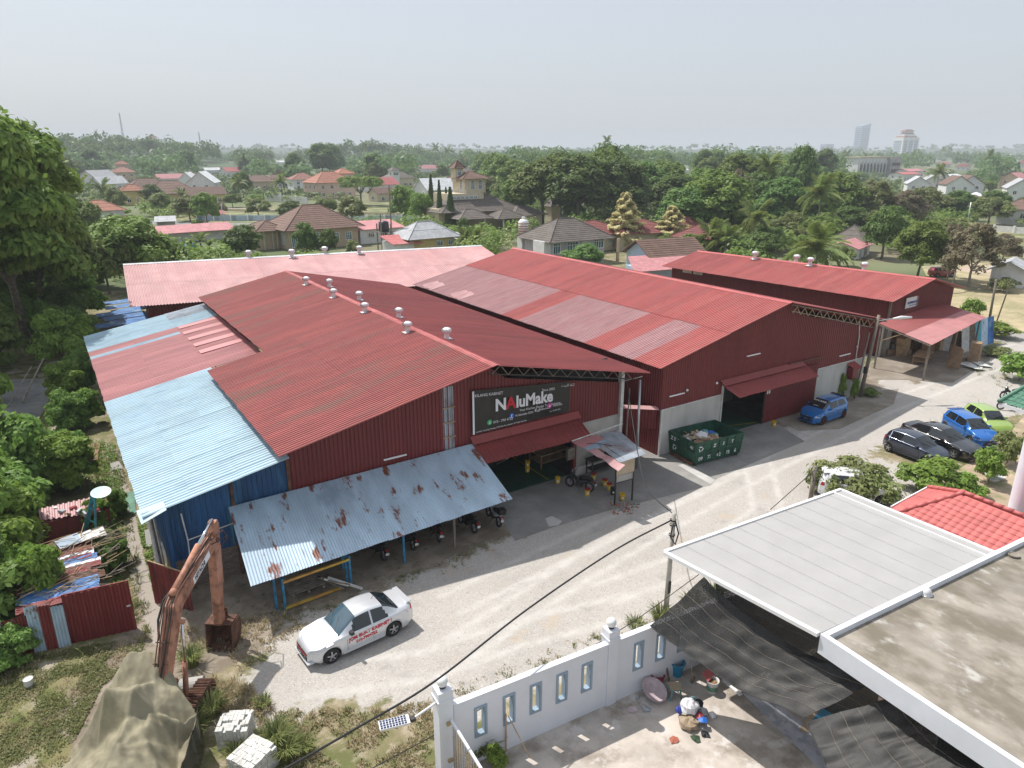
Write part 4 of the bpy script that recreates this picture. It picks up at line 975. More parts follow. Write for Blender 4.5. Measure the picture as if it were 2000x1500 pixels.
BC,o2,i2=car_at("hatch","paint_blue","bright blue hatchback with white windscreen lettering parked against the red sliding door",(1603,831),(1648,815),side=-1,rim="rim_red",spoiler=2)
text_obj("MYVI ZONE",.17,"print_white",(i2["cx0"]-1.42,-.50,i2["roof"](1.42)+.035),(0,1,0),(-.72,0,.55),BC,"windscreen_lettering",world=False,bold=.004)
text_obj("local dealer",.09,"print_white",(i2["cx0"]-1.02,-.3,i2["roof"](1.02)+.035),(0,1,0),(-.72,0,.55),BC,"windscreen_lettering",world=False)
make=[]
car_at("hatch_low","paint_navy","dark slate blue hatchback, nearest of the row of four parked cars",(1801,908),(1739,884),side=1)
car_at("sedan2","paint_black","black saloon parked between the slate hatchback and the bright blue one",(1853,893),(1790,868),side=1)
car_at("hatch","paint_blue2","bright blue hatchback parked between the black saloon and the lime green one",(1893,870),(1845,842),side=1,spoiler=2)
car_at("hatch_low","paint_lime","lime green hatchback at the far end of the row of parked cars",(1925,852),(1880,824),side=1)
pw=P(1672,945,.8);make_car("hatch","paint_white","white hatchback half hidden behind bushes and the grey canopy",(pw.x,pw.y,.015),radians(-48),spoiler=2)

# ---------------------------------------------------------------- motorcycles
def make_motorcycle(label,loc,rz,col="bag_black",group=None,lean=.12,box=False):
    t=thing("motorcycle",label,"motorcycle",loc,rz,group);t.rotation_euler=(lean,0,rz)
    for x in (-.62,.62):
        b=MB();b.lathe([(.20,-.045),(.27,-.05),(.295,0),(.27,.05),(.20,.045),(.2,-.045)],(x,0,.295),n=22,axis='Y');w=b.build("wheel","rubber",t,smooth=True,world=False)
        r=MB();
        for k in range(6): a=pi*k/6;r.bar((x-.2*cos(a),0,.295-.2*sin(a)),(x+.2*cos(a),0,.295+.2*sin(a)),.015)
        r.build("spokes","steel",w,world=False)
    b=MB();b.tube([(.62,0,.30),(.50,0,.62),(.40,0,.95)],.03,6);b.tube([(.40,.33,1.02),(.36,.12,.98),(.36,-.12,.98),(.40,-.33,1.02)],.016,6);b.build("fork_and_handlebar","steel_dark",t,world=False)
    b=MB();b.tube([(.45,0,.80),(.15,0,.52),(-.2,0,.50),(-.55,0,.62)],[.07,.10,.13,.08],8);b.build("frame",col,t,smooth=True,world=False)
    b=MB();b.box((.02,0,.36),(.36,.24,.26));b.build("engine","steel_dark",t,world=False)
    b=MB();b.tube([(.05,0,.70),(-.2,0,.76),(-.55,0,.78),(-.78,0,.80)],[.09,.12,.12,.07],8);b.build("seat","black",t,smooth=True,world=False)
    b=MB();b.tube([(.50,0,.60),(.47,0,.80),(.42,0,.94)],[.06,.12,.09],8);b.build("front_cowl",col,t,smooth=True,world=False)
    b=MB();b.lathe([(0,.07),(.06,.05),(.08,0)],(.50,0,.90),n=12,axis='X');b.build("headlight","lamp_glass",t,smooth=True,world=False)
    b=MB();b.tube([(.38,0,.60),(.62,0,.625),(.82,0,.52)],[.06,.07,.05],6);b.build("front_mudguard",col,t,smooth=True,world=False)
    b=MB();b.tube([(-.45,0,.66),(-.75,0,.70),(-.98,0,.56)],[.08,.08,.04],6);b.build("rear_mudguard",col,t,smooth=True,world=False)
    b=MB();b.box((-.93,0,.66),(.05,.14,.07));b.build("tail_light","lamp_red",t,world=False)
    b=MB();b.box((-1.0,0,.50),(.02,.17,.12));b.build("number_plate","white_dirty",t,world=False)
    b=MB();b.tube([(.1,-.14,.25),(-.3,-.16,.26),(-.8,-.17,.36)],[.025,.04,.05],8);b.build("exhaust","steel",t,smooth=True,world=False)
    for s in (-1,1):
        b=MB();b.bar((.37,s*.26,1.0),(.34,s*.32,1.14),.015);b.lathe([(0,-.01),(.055,-.01),(.055,.01)],(.33,s*.33,1.16),n=10,axis='X',cap=True);b.build("mirror","steel",t,world=False)
    b=MB();b.bar((-.1,.1,.3),(-.15,.32,.0),.02);b.build("side_stand","steel_dark",t,world=False)
    if box: b=MB();b.box((-.80,0,.95),(.32,.36,.28));b.build("top_box","black",t,world=False)
    return t
grp=None
mc=[((751,1098),(715,1062),"bag_black","black motorcycle with red flashes, first from the left under the zinc shelter"),
      ((808,1078),(780,1048),"bag_black","black motorcycle standing just right of the blue post under the zinc shelter"),
      ((858,1062),(840,1030),"paint_red_dark","dark red motorcycle with a small plate, middle of those under the zinc shelter"),
      ((928,1044),(890,1016),"bag_black","black motorcycle second from the right end of the zinc shelter"),
      ((975,1032),(945,1000),"bag_grey","grey scooter with red tail lamp at the right end of the zinc shelter")]
for (r_,f_,c_,lb) in mc:
    a=P(*r_);b_=P(*f_);d=(b_-a).normalized();mid=a+d*.75;make_motorcycle(lb,(mid.x,mid.y,.02),atan2(d.y,d.x),c_,box="scooter" in lb)
a=P(1132,962);make_motorcycle("black motorcycle leaning beside the grey wall under the patched canopy",(a.x+.2,a.y+.3,.02),2.0,"bag_black")
a=P(1972,802);make_motorcycle("red motorcycle under the green tiled porch roof by the lime car",(a.x,a.y,.02),2.3,"paint_red")
a=P(1986,788);make_motorcycle("dark motorcycle with spoked wheels behind the red one by the green roof",(a.x+.6,a.y+.6,.02),2.4,"bag_black")

# ================================================================ excavator under its tarpaulin
EX=thing("excavator","rusty orange crawler excavator with its arm folded down to the ground","excavator",(.3,20.6,0))
dv=Vector((.57,.82,0));sv=Vector((.82,-.57,0))
def E(t,s,z): return Vector((3.2,25.05,0))-dv*t+sv*s+Vector((0,0,z))
def profile(nm,pts,w,m="excavator_paint",parent=EX,off=0.0):
    "closed side outline (t, z) extruded sideways by w"
    a=[E(t,off-w/2,z) for t,z in pts];b=[E(t,off+w/2,z) for t,z in pts];n=len(pts);c=MB();c.add(a+b,[tuple(range(n)),tuple(range(2*n-1,n-1,-1))]+[(i,i+n,(i+1) % n+n,(i+1) % n) for i in range(n)]);o=c.build(nm,m,parent)
    md=o.modifiers.new("bevel",'BEVEL');md.width=.015;md.segments=1;return o
boom=profile("boom",[(5.0,.95),(4.15,2.35),(3.1,3.92),(2.75,4.10),(-.15,4.62),(-.32,4.48),(-.25,4.22),(2.55,3.62),(2.75,3.45),(3.65,2.15),(4.6,.75)],.36)
stick=profile("stick",[(-.08,1.05),(-.55,3.95),(-.72,4.85),(-.62,5.08),(-.42,5.05),(-.22,4.7),(-.12,4.1),(.02,3.2),(.25,1.05)],.30)
c=MB();c.tube([E(2.75,.0,4.22),E(.75,0,4.80)],.105,10);c.tube([E(2.85,0,4.18),E(2.65,0,4.24)],.13,8);arm=c.build("arm_cylinder","excavator_paint",EX,smooth=True)
c=MB();c.tube([E(.75,0,4.80),E(-.52,0,5.12)],.055,10);c.build("rod","chrome",arm,smooth=True)
for s in (.28,-.28):
    c=MB();c.tube([E(3.5,s,.7),E(3.25,s,1.9)],.09,10);k_=c.build("lift_cylinder","excavator_paint",EX,smooth=True)
    c=MB();c.tube([E(3.25,s,1.9),E(3.0,s,3.3)],.045,10);c.build("rod","chrome",k_,smooth=True)
c=MB();c.tube([E(3.0,-.36,3.3),E(3.0,.36,3.3)],.08,10);c.build("boom_pin","excavator_paint",EX,smooth=True)
c=MB();c.tube([E(-.3,-.24,4.4),E(-.3,.24,4.4)],.10,10);c.build("stick_pin","rust",EX,smooth=True)
c=MB();c.tube([E(-.72,0,3.9),E(-.55,0,2.4)],.075,10);bk=c.build("bucket_cylinder","excavator_paint",EX,smooth=True)
c=MB();c.tube([E(-.55,0,2.4),E(-.34,0,1.45)],.035,8);c.build("rod","chrome",bk)
c=MB();c.bar(E(-.32,.12,1.45),E(-.30,.12,.95),.08);c.bar(E(-.32,-.12,1.45),E(-.30,-.12,.95),.08);c.bar(E(-.32,.0,1.45),E(.1,0,1.25),.1);c.build("linkage","rust",EX)

bp_=[(-.42,1.05),(-.55,.75),(-.50,.35),(-.25,.06),(.30,.02)]
c=MB()
for (t0,z0),(t1,z1_) in zip(bp_[:-1],bp_[1:]): c.slab([E(t0,-.50,z0),E(t0,.50,z0),E(t1,.50,z1_),E(t1,-.50,z1_)],.03)
c.slab([E(-.42,-.5,1.05),E(-.42,.5,1.05),E(.25,.5,1.08),E(.25,-.5,1.08)],.04)
for s in (-.5,.5):
    pts=[E(t,s,z) for t,z in bp_]+[E(.42,s,.06),E(.22,s,1.06)];c.slab(pts,.035)
c.build("bucket","rust",EX)
for k in range(5): c=MB();c.bar(E(.28,-.42+.21*k,.04),E(.46,-.42+.21*k,.07),.07,.04);c.build("bucket_tooth","rust",EX)

hose_path=[(4.6,1.75),(4.1,2.5),(3.5,3.4),(3.1,4.0),(2.7,4.2),(1.0,4.52),(-.2,4.72)]
for k in range(6):
    s=-.17+.065*k;pts=[E(t,s+.03*sin(t*3+k),z+.03+.04*sin(t*2.1+k*1.7)) for t,z in hose_path]
    c=MB();c.tube(pts,.018 if k % 2 else .024,6);c.build("hose","hose_brown" if k in (0,2,3,5) else "hose",EX,smooth=True)
for k in range(2):
    c=MB();c.tube([E(3.6,-.22-.03*k,3.0),E(3.35,-.28-.03*k,3.6),E(2.95,-.26,4.0+.06*k),E(2.5,-.18,4.2)],.026,6);c.build("hose","hose",EX,smooth=True)
c=MB();c.tube([E(.2,.2,4.5),E(-.5,.5,4.45),E(-.95,.55,3.9),E(-.85,.42,3.4),E(-.5,.25,3.3)],.02,6);c.build("hose","hose",EX,smooth=True)
c=MB();c.tube([E(.2,.1,4.6),E(-.5,.35,4.7),E(-.7,.4,4.3),E(-.5,.2,4.0)],.02,6);c.build("hose","hose_brown",EX,smooth=True)
for t_,z_ in ((3.75,3.05),(4.1,2.5)): c=MB();c.bar(E(t_,-.26,z_),E(t_,.22,z_),.03,.03);c.build("hose_clamp","rust",EX)

lo,hi=Vector(E(1.7,.183,3.85)),Vector(E(.35,.183,4.12));xd=(hi-lo).normalized();yd=Vector((0,0,1))-xd*xd.z;yd.normalize()
c=MB();c.quad(lo+yd*0,hi,hi+yd*.27,lo+yd*.27);c.build("maker_plate","print_white",EX)
text_obj("HITACHI",.25,"black",lo+xd*.12+yd*.05+sv*.006,xd,yd,EX,"maker_lettering",bold=.008,sx=.85)

def E2(t,s,z): return Vector((2.35,22.65,0))-dv*t+sv*s+Vector((0,0,z))
for s0 in (-.12,-1.4):
    tr=MB();tr.slab([E2(.25,s0-.2,.62),E2(3.9,s0-.2,.62),E2(3.9,s0+.2,.62),E2(.25,s0+.2,.62)],.5);o=tr.build("track","rust",EX)
    n_=62;per=[];l1=3.6;r_=.36
    tot=2*l1+2*pi*r_
    for k in range(n_):
        d=tot*k/n_
        if d<l1: t_,z_,a=.4+d,.72,0
        elif d<l1+pi*r_: q=(d-l1)/r_;t_,z_,a=.4+l1+r_*sin(q),.36+r_*cos(q),q
        elif d<2*l1+pi*r_: t_,z_,a=.4+l1-(d-l1-pi*r_),.0+.02,pi
        else: q=(d-2*l1-pi*r_)/r_;t_,z_,a=.4-r_*sin(q),.36-r_*cos(q),pi+q
        n3=-dv*1;axis=sv
        out=Vector((0,0,1))*cos(a)-dv*sin(a);tang=-dv*cos(a)-Vector((0,0,1))*sin(a)
        R_=Matrix((tang,axis,out)).transposed();m_=MB();m_.box(E2(t_,s0,z_),(.10,.50,.05),rot=R_);m_.box(E2(t_,s0,z_)+out*.03,(.03,.5,.05),rot=R_);m_.build("track_shoe","rust",o)
c=MB();ctr=E2(2.2,-1.05,1.3);c.box(ctr+Vector((0,0,-.35)),(1.2,1.7,.6),rz=-atan2(.57,.82));c.build("engine_housing","excavator_paint",EX)


ctl=[(247,1268,2.85),(315,1268,2.7),(205,1342,2.85),(258,1344,2.92),(330,1305,2.25),(352,1345,1.85),(388,1378,1.7),(352,1402,1.8),(285,1432,2.0),(215,1462,2.3),(308,1500,1.7),(300,1330,2.25),(300,1385,2.05),(250,1400,2.3),(225,1540,1.95),(320,1600,1.5),(150,1600,1.6),
       (176,1405,1.3),(150,1450,.5),(118,1502,.05),(80,1570,.05),(372,1425,1.0),(350,1470,.9),(345,1530,.8),(388,1398,1.2),(195,1362,2.0)]
CT=[P(*q) for q in ctl]
for i_,(ox,oy,z) in ((0,(-.25,.45,1.0)),(1,(.25,.35,1.3)),(0,(-.5,.2,.6)),(2,(-.55,.15,.8))): CT.append(Vector((CT[i_].x+ox,CT[i_].y+oy,z)))
from mathutils.geometry import delaunay_2d_cdt
_r=delaunay_2d_cdt([Vector((p.x,p.y)) for p in CT],[],[],0,.001)
_V,_F,_O=_r[0],_r[2],_r[3]
_Z=[CT[o[0]].z if o else 0 for o in _O]
TRI=[]
for f in _F:
    a_,b_,c_=[(_V[i].x,_V[i].y,_Z[i]) for i in f];den=(b_[1]-c_[1])*(a_[0]-c_[0])+(c_[0]-b_[0])*(a_[1]-c_[1])
    if abs(den)>1e-6: TRI.append((a_,b_,c_,den))
def tarp_z(x,y):
    for a_,b_,c_,den in TRI:
        l1=((b_[1]-c_[1])*(x-c_[0])+(c_[0]-b_[0])*(y-c_[1]))/den;l2=((c_[1]-a_[1])*(x-c_[0])+(a_[0]-c_[0])*(y-c_[1]))/den
        if l1 >=-1e-4 and l2 >=-1e-4 and l1+l2 <= 1.0001: return l1*a_[2]+l2*b_[2]+(1-l1-l2)*c_[2]
    return -9
e9=CT[9]
def tarp_pt(s,t):
    x=lerp(-3.4,2.0,s);y=lerp(15.6,23.6,t);z=tarp_z(x,y)
    if z<-1: return (x,y,z)
    d=math.hypot(x-e9.x,y-e9.y);fold=abs(mnoise.noise(Vector((x*1.3,y*1.3,2))))*.13+abs(mnoise.noise(Vector((x*3.1,y*1.9,8))))*.12+abs(mnoise.noise(Vector((x*7+y,y*3.3-x*2,4))))*.05+mnoise.noise(Vector((x*6,y*2.0,5)))*.03
    return (x,y,z-fold+.035*sin(atan2(y-e9.y,x-e9.x)*13)*min(1,d)+.02*sin(x*17+y*3+3*mnoise.noise(Vector((x,y,0)))))
N1,N2=150,190
TP=np.array([[tarp_pt(i/N1,j/N2) for i in range(N1+1)] for j in range(N2+1)]);TZ0=TP[:,:,2].copy()
for _ in range(1): TP[1:-1,1:-1,2]=(TP[1:-1,1:-1,2]*2+TP[:-2,1:-1,2]+TP[2:,1:-1,2]+TP[1:-1,:-2,2]+TP[1:-1,2:,2])/6
keep=TZ0>-1;TP[:,:,2]=np.maximum(TP[:,:,2],.03)
I=np.arange((N1+1)*(N2+1)).reshape(N2+1,N1+1);ok=keep[:-1,:-1] & keep[1:,:-1] & keep[:-1,1:] & keep[1:,1:]
F=np.stack([I[:-1,:-1][ok],I[:-1,1:][ok],I[1:,1:][ok],I[1:,:-1][ok]],1)
o=link("tarpaulin",np_mesh("tarpaulin",TP.reshape(-1,3),F,"tarp",smooth=True));tag(o,"large olive canvas tarpaulin draped over the body of the excavator","tarpaulin")
# ================================================================ neighbour's yard
WD=Vector((cos(radians(-4.4)),sin(radians(-4.4)),0));WN=Vector((-WD.y,WD.x,0));WO=Vector((7.75,15.0,0))
def WP(s,n,z): return WO+WD*s+WN*n+Vector((0,0,z))     
patch("courtyard",[WP(-.2,.1,0),WP(22,.1,0),(30,3,0),(30,-2,0),(4,-2,0),(7.2,8,0),(7.45,14.5,0)],.016,"courtyard")
WALL=thing("boundary_wall","white rendered boundary wall with narrow blue-framed openings and globe topped pillars","wall",(7.7,15.1,0),radians(-4.4))
HW,TH=2.5,.17
ops=[]
for (u,v) in ((939,1410),(994,1387),(1046,1365),(1097,1342),(1146,1321),(1247,1276),(1290,1262),(1333,1240)):
    best=min(((WP(s/50,0,0)) for s in range(0,700)),key=lambda p: abs((lambda r: p.x/r[0]-p.y/r[1])(ray(u,v))));r=ray(u,v);s_=(best-WO).dot(WD);z_=CAM_H+r[2]*best.x/r[0];ops.append((s_,z_))
zc=sum(o[1] for o in ops[:7])/7
rotw=WALL.rotation_euler.z
def wbox(mb,s0,s1,z0,z1_,n0=0,n1=TH,mi=0): c=WP((s0+s1)/2,(n0+n1)/2,(z0+z1_)/2);mb.box(c,(s1-s0,n1-n0,z1_-z0),rz=radians(-4.4),mi=mi)
mb=MB();cur=0.05;ow,oh=.15,.50
for (s_,z_) in ops:
    wbox(mb,cur,s_-ow,0,HW);wbox(mb,s_-ow,s_+ow,0,zc-oh);wbox(mb,s_-ow,s_+ow,zc+oh,HW);cur=s_+ow
wbox(mb,cur,17,0,HW);mb.build("panel","white_paint",WALL)
mb=MB();wbox(mb,0.05,17,HW+.001,HW+.04,-.02,TH+.02);mb.build("coping","white_paint",WALL)
for (s_,z_) in ops:
    f=MB();a_,b_=.215,.565
    for (q0,q1,r0,r1) in ((-a_,-ow+.0,-b_,b_),(ow,a_,-b_,b_),(-ow,ow,-b_,-oh),(-ow,ow,oh,b_)): wbox(f,s_+q0,s_+q1,zc+r0,zc+r1,-.035,0.0)
    wbox(f,s_-ow+.02,s_+ow-.02,zc-oh+.0,zc-oh+.03,-.03,TH-.01)
    for (q0,q1) in ((-ow,-ow+.03),(ow-.03,ow)): wbox(f,s_+q0,s_+q1,zc-oh,zc+oh,-.015,TH+.02)
    wbox(f,s_-ow+.03,s_+ow-.03,zc+oh-.03,zc+oh,-.015,TH+.02)
    f.build("opening_frame","frame_blue",WALL)
PB=MB()
def pillar(s,w,h):
    p=MB();wbox(p,s-w/2,s+w/2,0,h-.32,-.06,w-.06);o=p.build("pillar","white_paint",WALL)
    c=MB();wbox(c,s-w/2-.03,s+w/2+.03,h-.32,h-.28,-.09,w-.03);wbox(c,s-w/2,s+w/2,h-.28,h,-.06,w-.06);c.build("pillar_cap","white_paint",o)
    g=MB();ctr=WP(s,w/2-.06,h+.02);prof=[(.0,0),(.10,0),(.10,.05)];g.lathe(prof,ctr,n=16);g.build("globe_base","black",o)
    g=MB();g.lathe([(.17*sin(pi*k/12),.20-.17*cos(pi*k/12)) for k in range(13)],ctr,n=24);g.build("globe_lamp","white",o,smooth=True)
pillar(-.22,.46,3.15);pillar(5.85,.42,3.0);

mb=MB();wbox(mb,-.6,-.2,0,.25,-1.5,-.1);mb.build("footing","soil",WALL)

GT=thing("driveway_gate","white and gold driveway gate hinged on the globe topped pillar","gate",(7.9,14.8,0))
g0,g1=P(882,1408,2.15),P(960,1535,2.15)
mb=MB();mb.bar(g0,g1,.07,.07);mb.build("top_rail","white_paint",GT)
mb=MB();mb.bar(g0+Vector((0,0,-1.75)),g1+Vector((0,0,-1.75)),.07,.07);mb.build("bottom_rail","white_paint",GT)
nb=int((g1-g0).length/.17)
for k in range(nb):
    p=lerp(g0,g1,(k+.6)/nb);mb=MB();mb.bar(p,p+Vector((0,0,-1.75)),.025);
    for zz in (-.5,-1.2): mb.lathe([(0,-.03),(.032,0),(0,.03)],p+Vector((0,0,zz)),n=8)
    mb.build("baluster","gate_gold",GT)
for zz in (-.12,-1.5): mb=MB();mb.box(g0+Vector((-.04,.1,zz)),(.16,.16,.1));mb.build("hinge","gate_gold",GT)
mb=MB();mb.box(g1+Vector((.05,.9,-1.35)),(.4,.4,.9));mb.build("gate_block","white_paint",GT)

SL=thing("solar_lamp","solar panel lamp on a white arm reaching out from the first globe pillar","lamp",WP(-.4,.15,2.6))
l0=WP(-.45,.15,2.72);l1=P(806,1404,2.9)
mb=MB();mb.tube([l0,l1],.035,8);mb.build("arm","white",SL)
pc=P(770,1410,2.95);ax=(Vector((l1.x,l1.y,0))-Vector((pc.x,pc.y,0)));L_=.82;ax.normalize();ay=Vector((-ax.y,ax.x,0));
up_=Vector((0,0,1))
mb=MB();mb.slab([pc-ax*.42-ay*.17,pc+ax*.42-ay*.17,pc+ax*.42+ay*.17,pc-ax*.42+ay*.17],.06);mb.build("lamp_body","white",SL)
for i in range(9):
    for j in range(4):
        q=pc+ax*(-.36+.083*i)+ay*(-.125+.083*j)+up_*.004;m_=MB();m_.slab([q-ax*.034-ay*.034,q+ax*.034-ay*.034,q+ax*.034+ay*.034,q-ax*.034+ay*.034],.002);m_.build("solar_cell","solar",SL)
mb=MB();mb.box(l1+Vector((0,0,0)),(.14,.14,.1));mb.build("bracket","steel_dark",SL)

mat("joint_grey",(.50,.50,.50),.6,var=.04)

CN=thing("panel_canopy","large grey panelled canopy on a white frame beside the flat roof","canopy",(21,12,0))
c0,c1,c2,c3=P(1298,1080,4.7),P(1642,958,4.7),P(1944,1082,5.02),P(1598,1240,5.02)
n_=11
for k in range(n_):
    a_,b_=k/n_+.0035,(k+1)/n_-.0035;mb=MB()
    mb.slab([lerp(c3,c2,a_),lerp(c3,c2,b_),lerp(c0,c1,b_),lerp(c0,c1,a_)][::-1],.03);mb.build("canopy_panel","canopy_grey",CN)
for k in range(n_+1):
    s_=k/n_;mb=MB();mb.bar(lerp(c0,c1,s_)+Vector((0,0,.012)),lerp(c3,c2,s_)+Vector((0,0,.012)),.03 if 0<k<n_ else .14,.03 if 0<k<n_ else .12);mb.build("joint_strip","joint_grey" if 0<k<n_ else "white",CN)
mb=MB();mb.bar(c0+Vector((0,0,.02)),c1+Vector((0,0,.02)),.12,.14);mb.build("front_beam","white",CN)
for k in range(n_):
    mb=MB();p=lerp(c0,c1,(k+.5)/n_);q=lerp(c3,c2,(k+.5)/n_);mb.bar(lerp(p,q,.02)+Vector((0,0,-.1)),lerp(p,q,.98)+Vector((0,0,-.1)),.06,.1);mb.build("rafter","steel_dark",CN)
for q in (lerp(c1,c2,.3),lerp(lerp(c0,c1,.6),c2,.4)): mb=MB();mb.bar((q.x,q.y,0),q+Vector((0,0,-.1)),.1);mb.build("post","steel_dark",CN)
d_=(c3-c2).normalized()
mb=MB();a_=lerp(c1,c2,.0)+Vector((-.12,.0,.05));mb.bar(lerp(c0,c1,.945)+Vector((0,0,.06)),lerp(c3,c2,.945)+Vector((0,0,.06)),.05,.06);mb.build("edge_trim","white",CN)


HS=thing("flat_roof_house","white house with weathered concrete flat roof in the right foreground","house",(20,6,0))
f0,f1=P(1602,1240,5.05),P(1972,1063,5.05);fd=(f1-f0);fd.z=0;fw=fd.length;fd.normalize();fn=Vector((fd.y,-fd.x,0))     
def HPt(s,t,z): q=f0+fd*s+fn*t;return Vector((q.x,q.y,z))
fr_ang=atan2(fd.y,fd.x)
def hbox(mb,s0,s1,t0,t1,z0,z1_): mb.box(HPt((s0+s1)/2,(t0+t1)/2,(z0+z1_)/2),(s1-s0,t1-t0,z1_-z0),rz=fr_ang)
W_,D_=fw+6,14
mb=MB();hbox(mb,.16,W_,.16,D_,4.55,4.90);mb.build("roof_slab","slab",HS)
for nm,a in (("front_parapet",(0,W_,0,.16,4.45,5.08)),("side_parapet",(0,.16,.16,D_,4.45,5.08))):
    mb=MB();hbox(mb,*a);mb.build(nm,"white_paint",HS)
mb=MB();hbox(mb,2.6,W_-.5,1.5,D_,0,4.54);mb.build("wall","plaster_tan",HS)
mb=MB();hbox(mb,.5,2.6,5,5.2,0,4.5);mb.build("porch_wall","plaster_cream",HS)
for k in range(4):
    t0=2.4+k*1.5;mb=MB();hbox(mb,2.54,2.60,t0,t0+1.1,1.0,3.4);w_=mb.build("window","glass_dark",HS)
    mb=MB();hbox(mb,2.50,2.54,t0-.06,t0,.95,3.45);hbox(mb,2.50,2.54,t0+1.1,t0+1.16,.95,3.45);mb.build("frame","white",w_)
mb=MB();mb.lathe([(.0,.02),(.13,.02),(.15,.05),(.18,.05),(.18,0)],P(1980,1085,4.93),n=16);mb.build("roof_drain","slab",HS)
bt=P(1808,1160,4.92);o=MB();o.lathe([(.0,.22),(.10,.2),(.17,.1),(.16,.02),(.2,0)],bt,n=9);tag(o.build("plastic_bag","bag_white",smooth=True),"small crumpled white plastic bag lying on the concrete flat roof","bag")


def net(label,A,B,C,D,sag,n1=26,n2=14,wr=.05):
    "A-B upper edge, D-C lower edge; hanging sag and wind wrinkles"
    A,B,C,D=map(Vector,(A,B,C,D))
    def f(s,t):
        p=lerp(lerp(A,B,s),lerp(D,C,s),t);edge=sin(pi*s)*(.4+.6*sin(pi*min(1,t*1.0)))
        w_=mnoise.noise(Vector((s*9,t*3,A.x)))*wr*2+wr*.35*sin(t*17+s*9+3*mnoise.noise(Vector((s*4,t*2,1))))*sin(pi*s)+mnoise.noise(Vector((s*22,t*7,A.y)))*wr*.8
        return p+Vector((0,0,-sag*sin(pi*s)*(1-.35*t)+w_))
    m_=grid_mesh("shade_net",f,n1*2,n2*2,"net");o=link("shade_net",m_);tag(o,label,"shade net","black shade nets");
    for t in (1.0,):
        e=MB();e.tube([f(k/20,t) for k in range(21)],.022,5);e.build("hem","net_edge",o)
    for j in range(1,6):
        e=MB();e.tube([f(k/24,j/6)+Vector((0,0,.012)) if isinstance(f(0,0),Vector) else f(k/24,j/6) for k in range(25)],.006,4);e.build("seam","wood_grey",o)
    return o,f
net("black shade net stretched from the boundary wall to the house, nearest the wall",P(1375,1128,4.55),P(1715,1325,4.35),P(1572,1402,3.0),P(1270,1222,2.6),.55)
net("second black shade net hanging to the right of the first under the flat roof",P(1775,1352,4.4),P(2010,1530,4.4),P(1700,1640,2.8),P(1576,1410,3.0),.35)
bk_=[P(1382,1140,4.5),P(1710,1330,4.3)]
o,f=net("dark inner shade net hanging upright beneath the grey canopy",bk_[0]+Vector((.35,0,0)),bk_[1]+Vector((.8,.2,0)),Vector((bk_[1].x+1.0,bk_[1].y+.3,1.6)),Vector((bk_[0].x+1.0,bk_[0].y,1.8)),.05)
mb=MB();q=P(1600,1385,.02)
o=MB();o.slab([P(1560,1428,.03),P(1600,1360,.03),P(1740,1290,.03),P(1800,1370,.03),P(1660,1440,.03)],.02);struct(o.build("porch_floor","plaster_tan"))
o=MB();o.slab([P(1585,1408,.06),P(1615,1372,.06),P(1668,1398,.06),P(1618,1425,.06)],.02);tag(o.build("blue_mat","plastic_blue"),"blue printed mat on the porch floor seen between the two nets","mat")
mat("marble",(.50,.51,.55),.3,var=.08,scale=2.5,col2=(.34,.36,.40),thr=.52,soft=.05)
o=MB();o.add([P(1448,1352,.022),P(1520,1375,.022),P(1760,1560,.022),P(1660,1560,.022)],[(0,3,2,1)]);struct(o.build("tiled_strip","marble"))
o=MB();o.bar(P(1412,1328,.05),P(1448,1358,.05),.12,.06);struct(o.build("kerb","white"))


def lone(name,label,cat,mb,m,smooth=False,group=None): return tag(mb.build(name,m,smooth=smooth),label,cat,group)
p=P(1276,1350,.25);d=MB();d.lathe([(.0,.0),(.2,.01),(.36,.05),(.46,.12),(.47,.12),(.36,.03),(.2,-.02),(.0,-.03)],(0,0,0),n=28)
R_=Matrix.Rotation(radians(24),3,'X') @ Matrix.Rotation(radians(6),3,'Y');d.v=[tuple(R_ @ Vector(v)+p) for v in d.v];lone("dish","large dirty pinkish dish leaning by the boundary wall","dish",d,"dish_pink",True)
p=P(1282,1335,0);b=MB();R_=Matrix.Rotation(.5,3,'Z') @ Matrix.Rotation(radians(38),3,'X');b.box(p+Vector((0,.05,.28)),(.5,.5,.04),rot=R_)
for k in range(4): a=pi/2*k;b.box(p+Vector((0,.05,.28))+R_ @ Vector((cos(a)*.25,sin(a)*.25,.06)),(.03 if k % 2== 0 else .5,.5 if k % 2== 0 else .03,.12),rot=R_)
lone("basket","red plastic basket leaning on the wall behind the pink dish","basket",b,"plastic_red")
p=P(1322,1318,0);BB=thing("bin","tall blue plastic bin standing against the boundary wall","bin",p);b=MB();b.lathe([(.0,.03),(.17,0),(.23,.52),(.25,.52),(.25,.56),(.22,.56),(.16,.06),(0,.06)],p,n=24);b.build("bin_body","plastic_blue",BB,smooth=False)
b=MB();b.lathe([(.262,.50),(.275,.52),(.275,.56),(.255,.57)],p,n=24);b.build("rim","plastic_blue",BB)
b=MB();b.bar(P(1307,1330,.02),P(1300,1290,.75) ,.07,.03);lone("plank","short wooden board leaning on the wall beside the blue bin","board",b,"wood")
p=P(1318,1345,.35);TR=thing("egg_tray","pale cardboard egg tray lying on the teal stool","egg tray",(p.x,p.y,.42));b=MB();rr=Matrix.Rotation(-.45,3,'Z')
def bump_(s,t): q=rr @ Vector(((s-.5)*.42,(t-.5)*.42,.025*sin(s*6*2*pi)*sin(t*6*2*pi)));return (p.x+q.x,p.y+q.y,.46+q.z)
link("tray",grid_mesh("tray",bump_,30,30,"egg_tray",smooth=False),TR)
ST_=thing("stool","small teal plastic stool carrying the egg tray","stool",(p.x,p.y,0));b=MB();b.box((p.x,p.y,.40),(.34,.34,.04),rz=-.45);b.build("seat","plastic_teal",ST_)
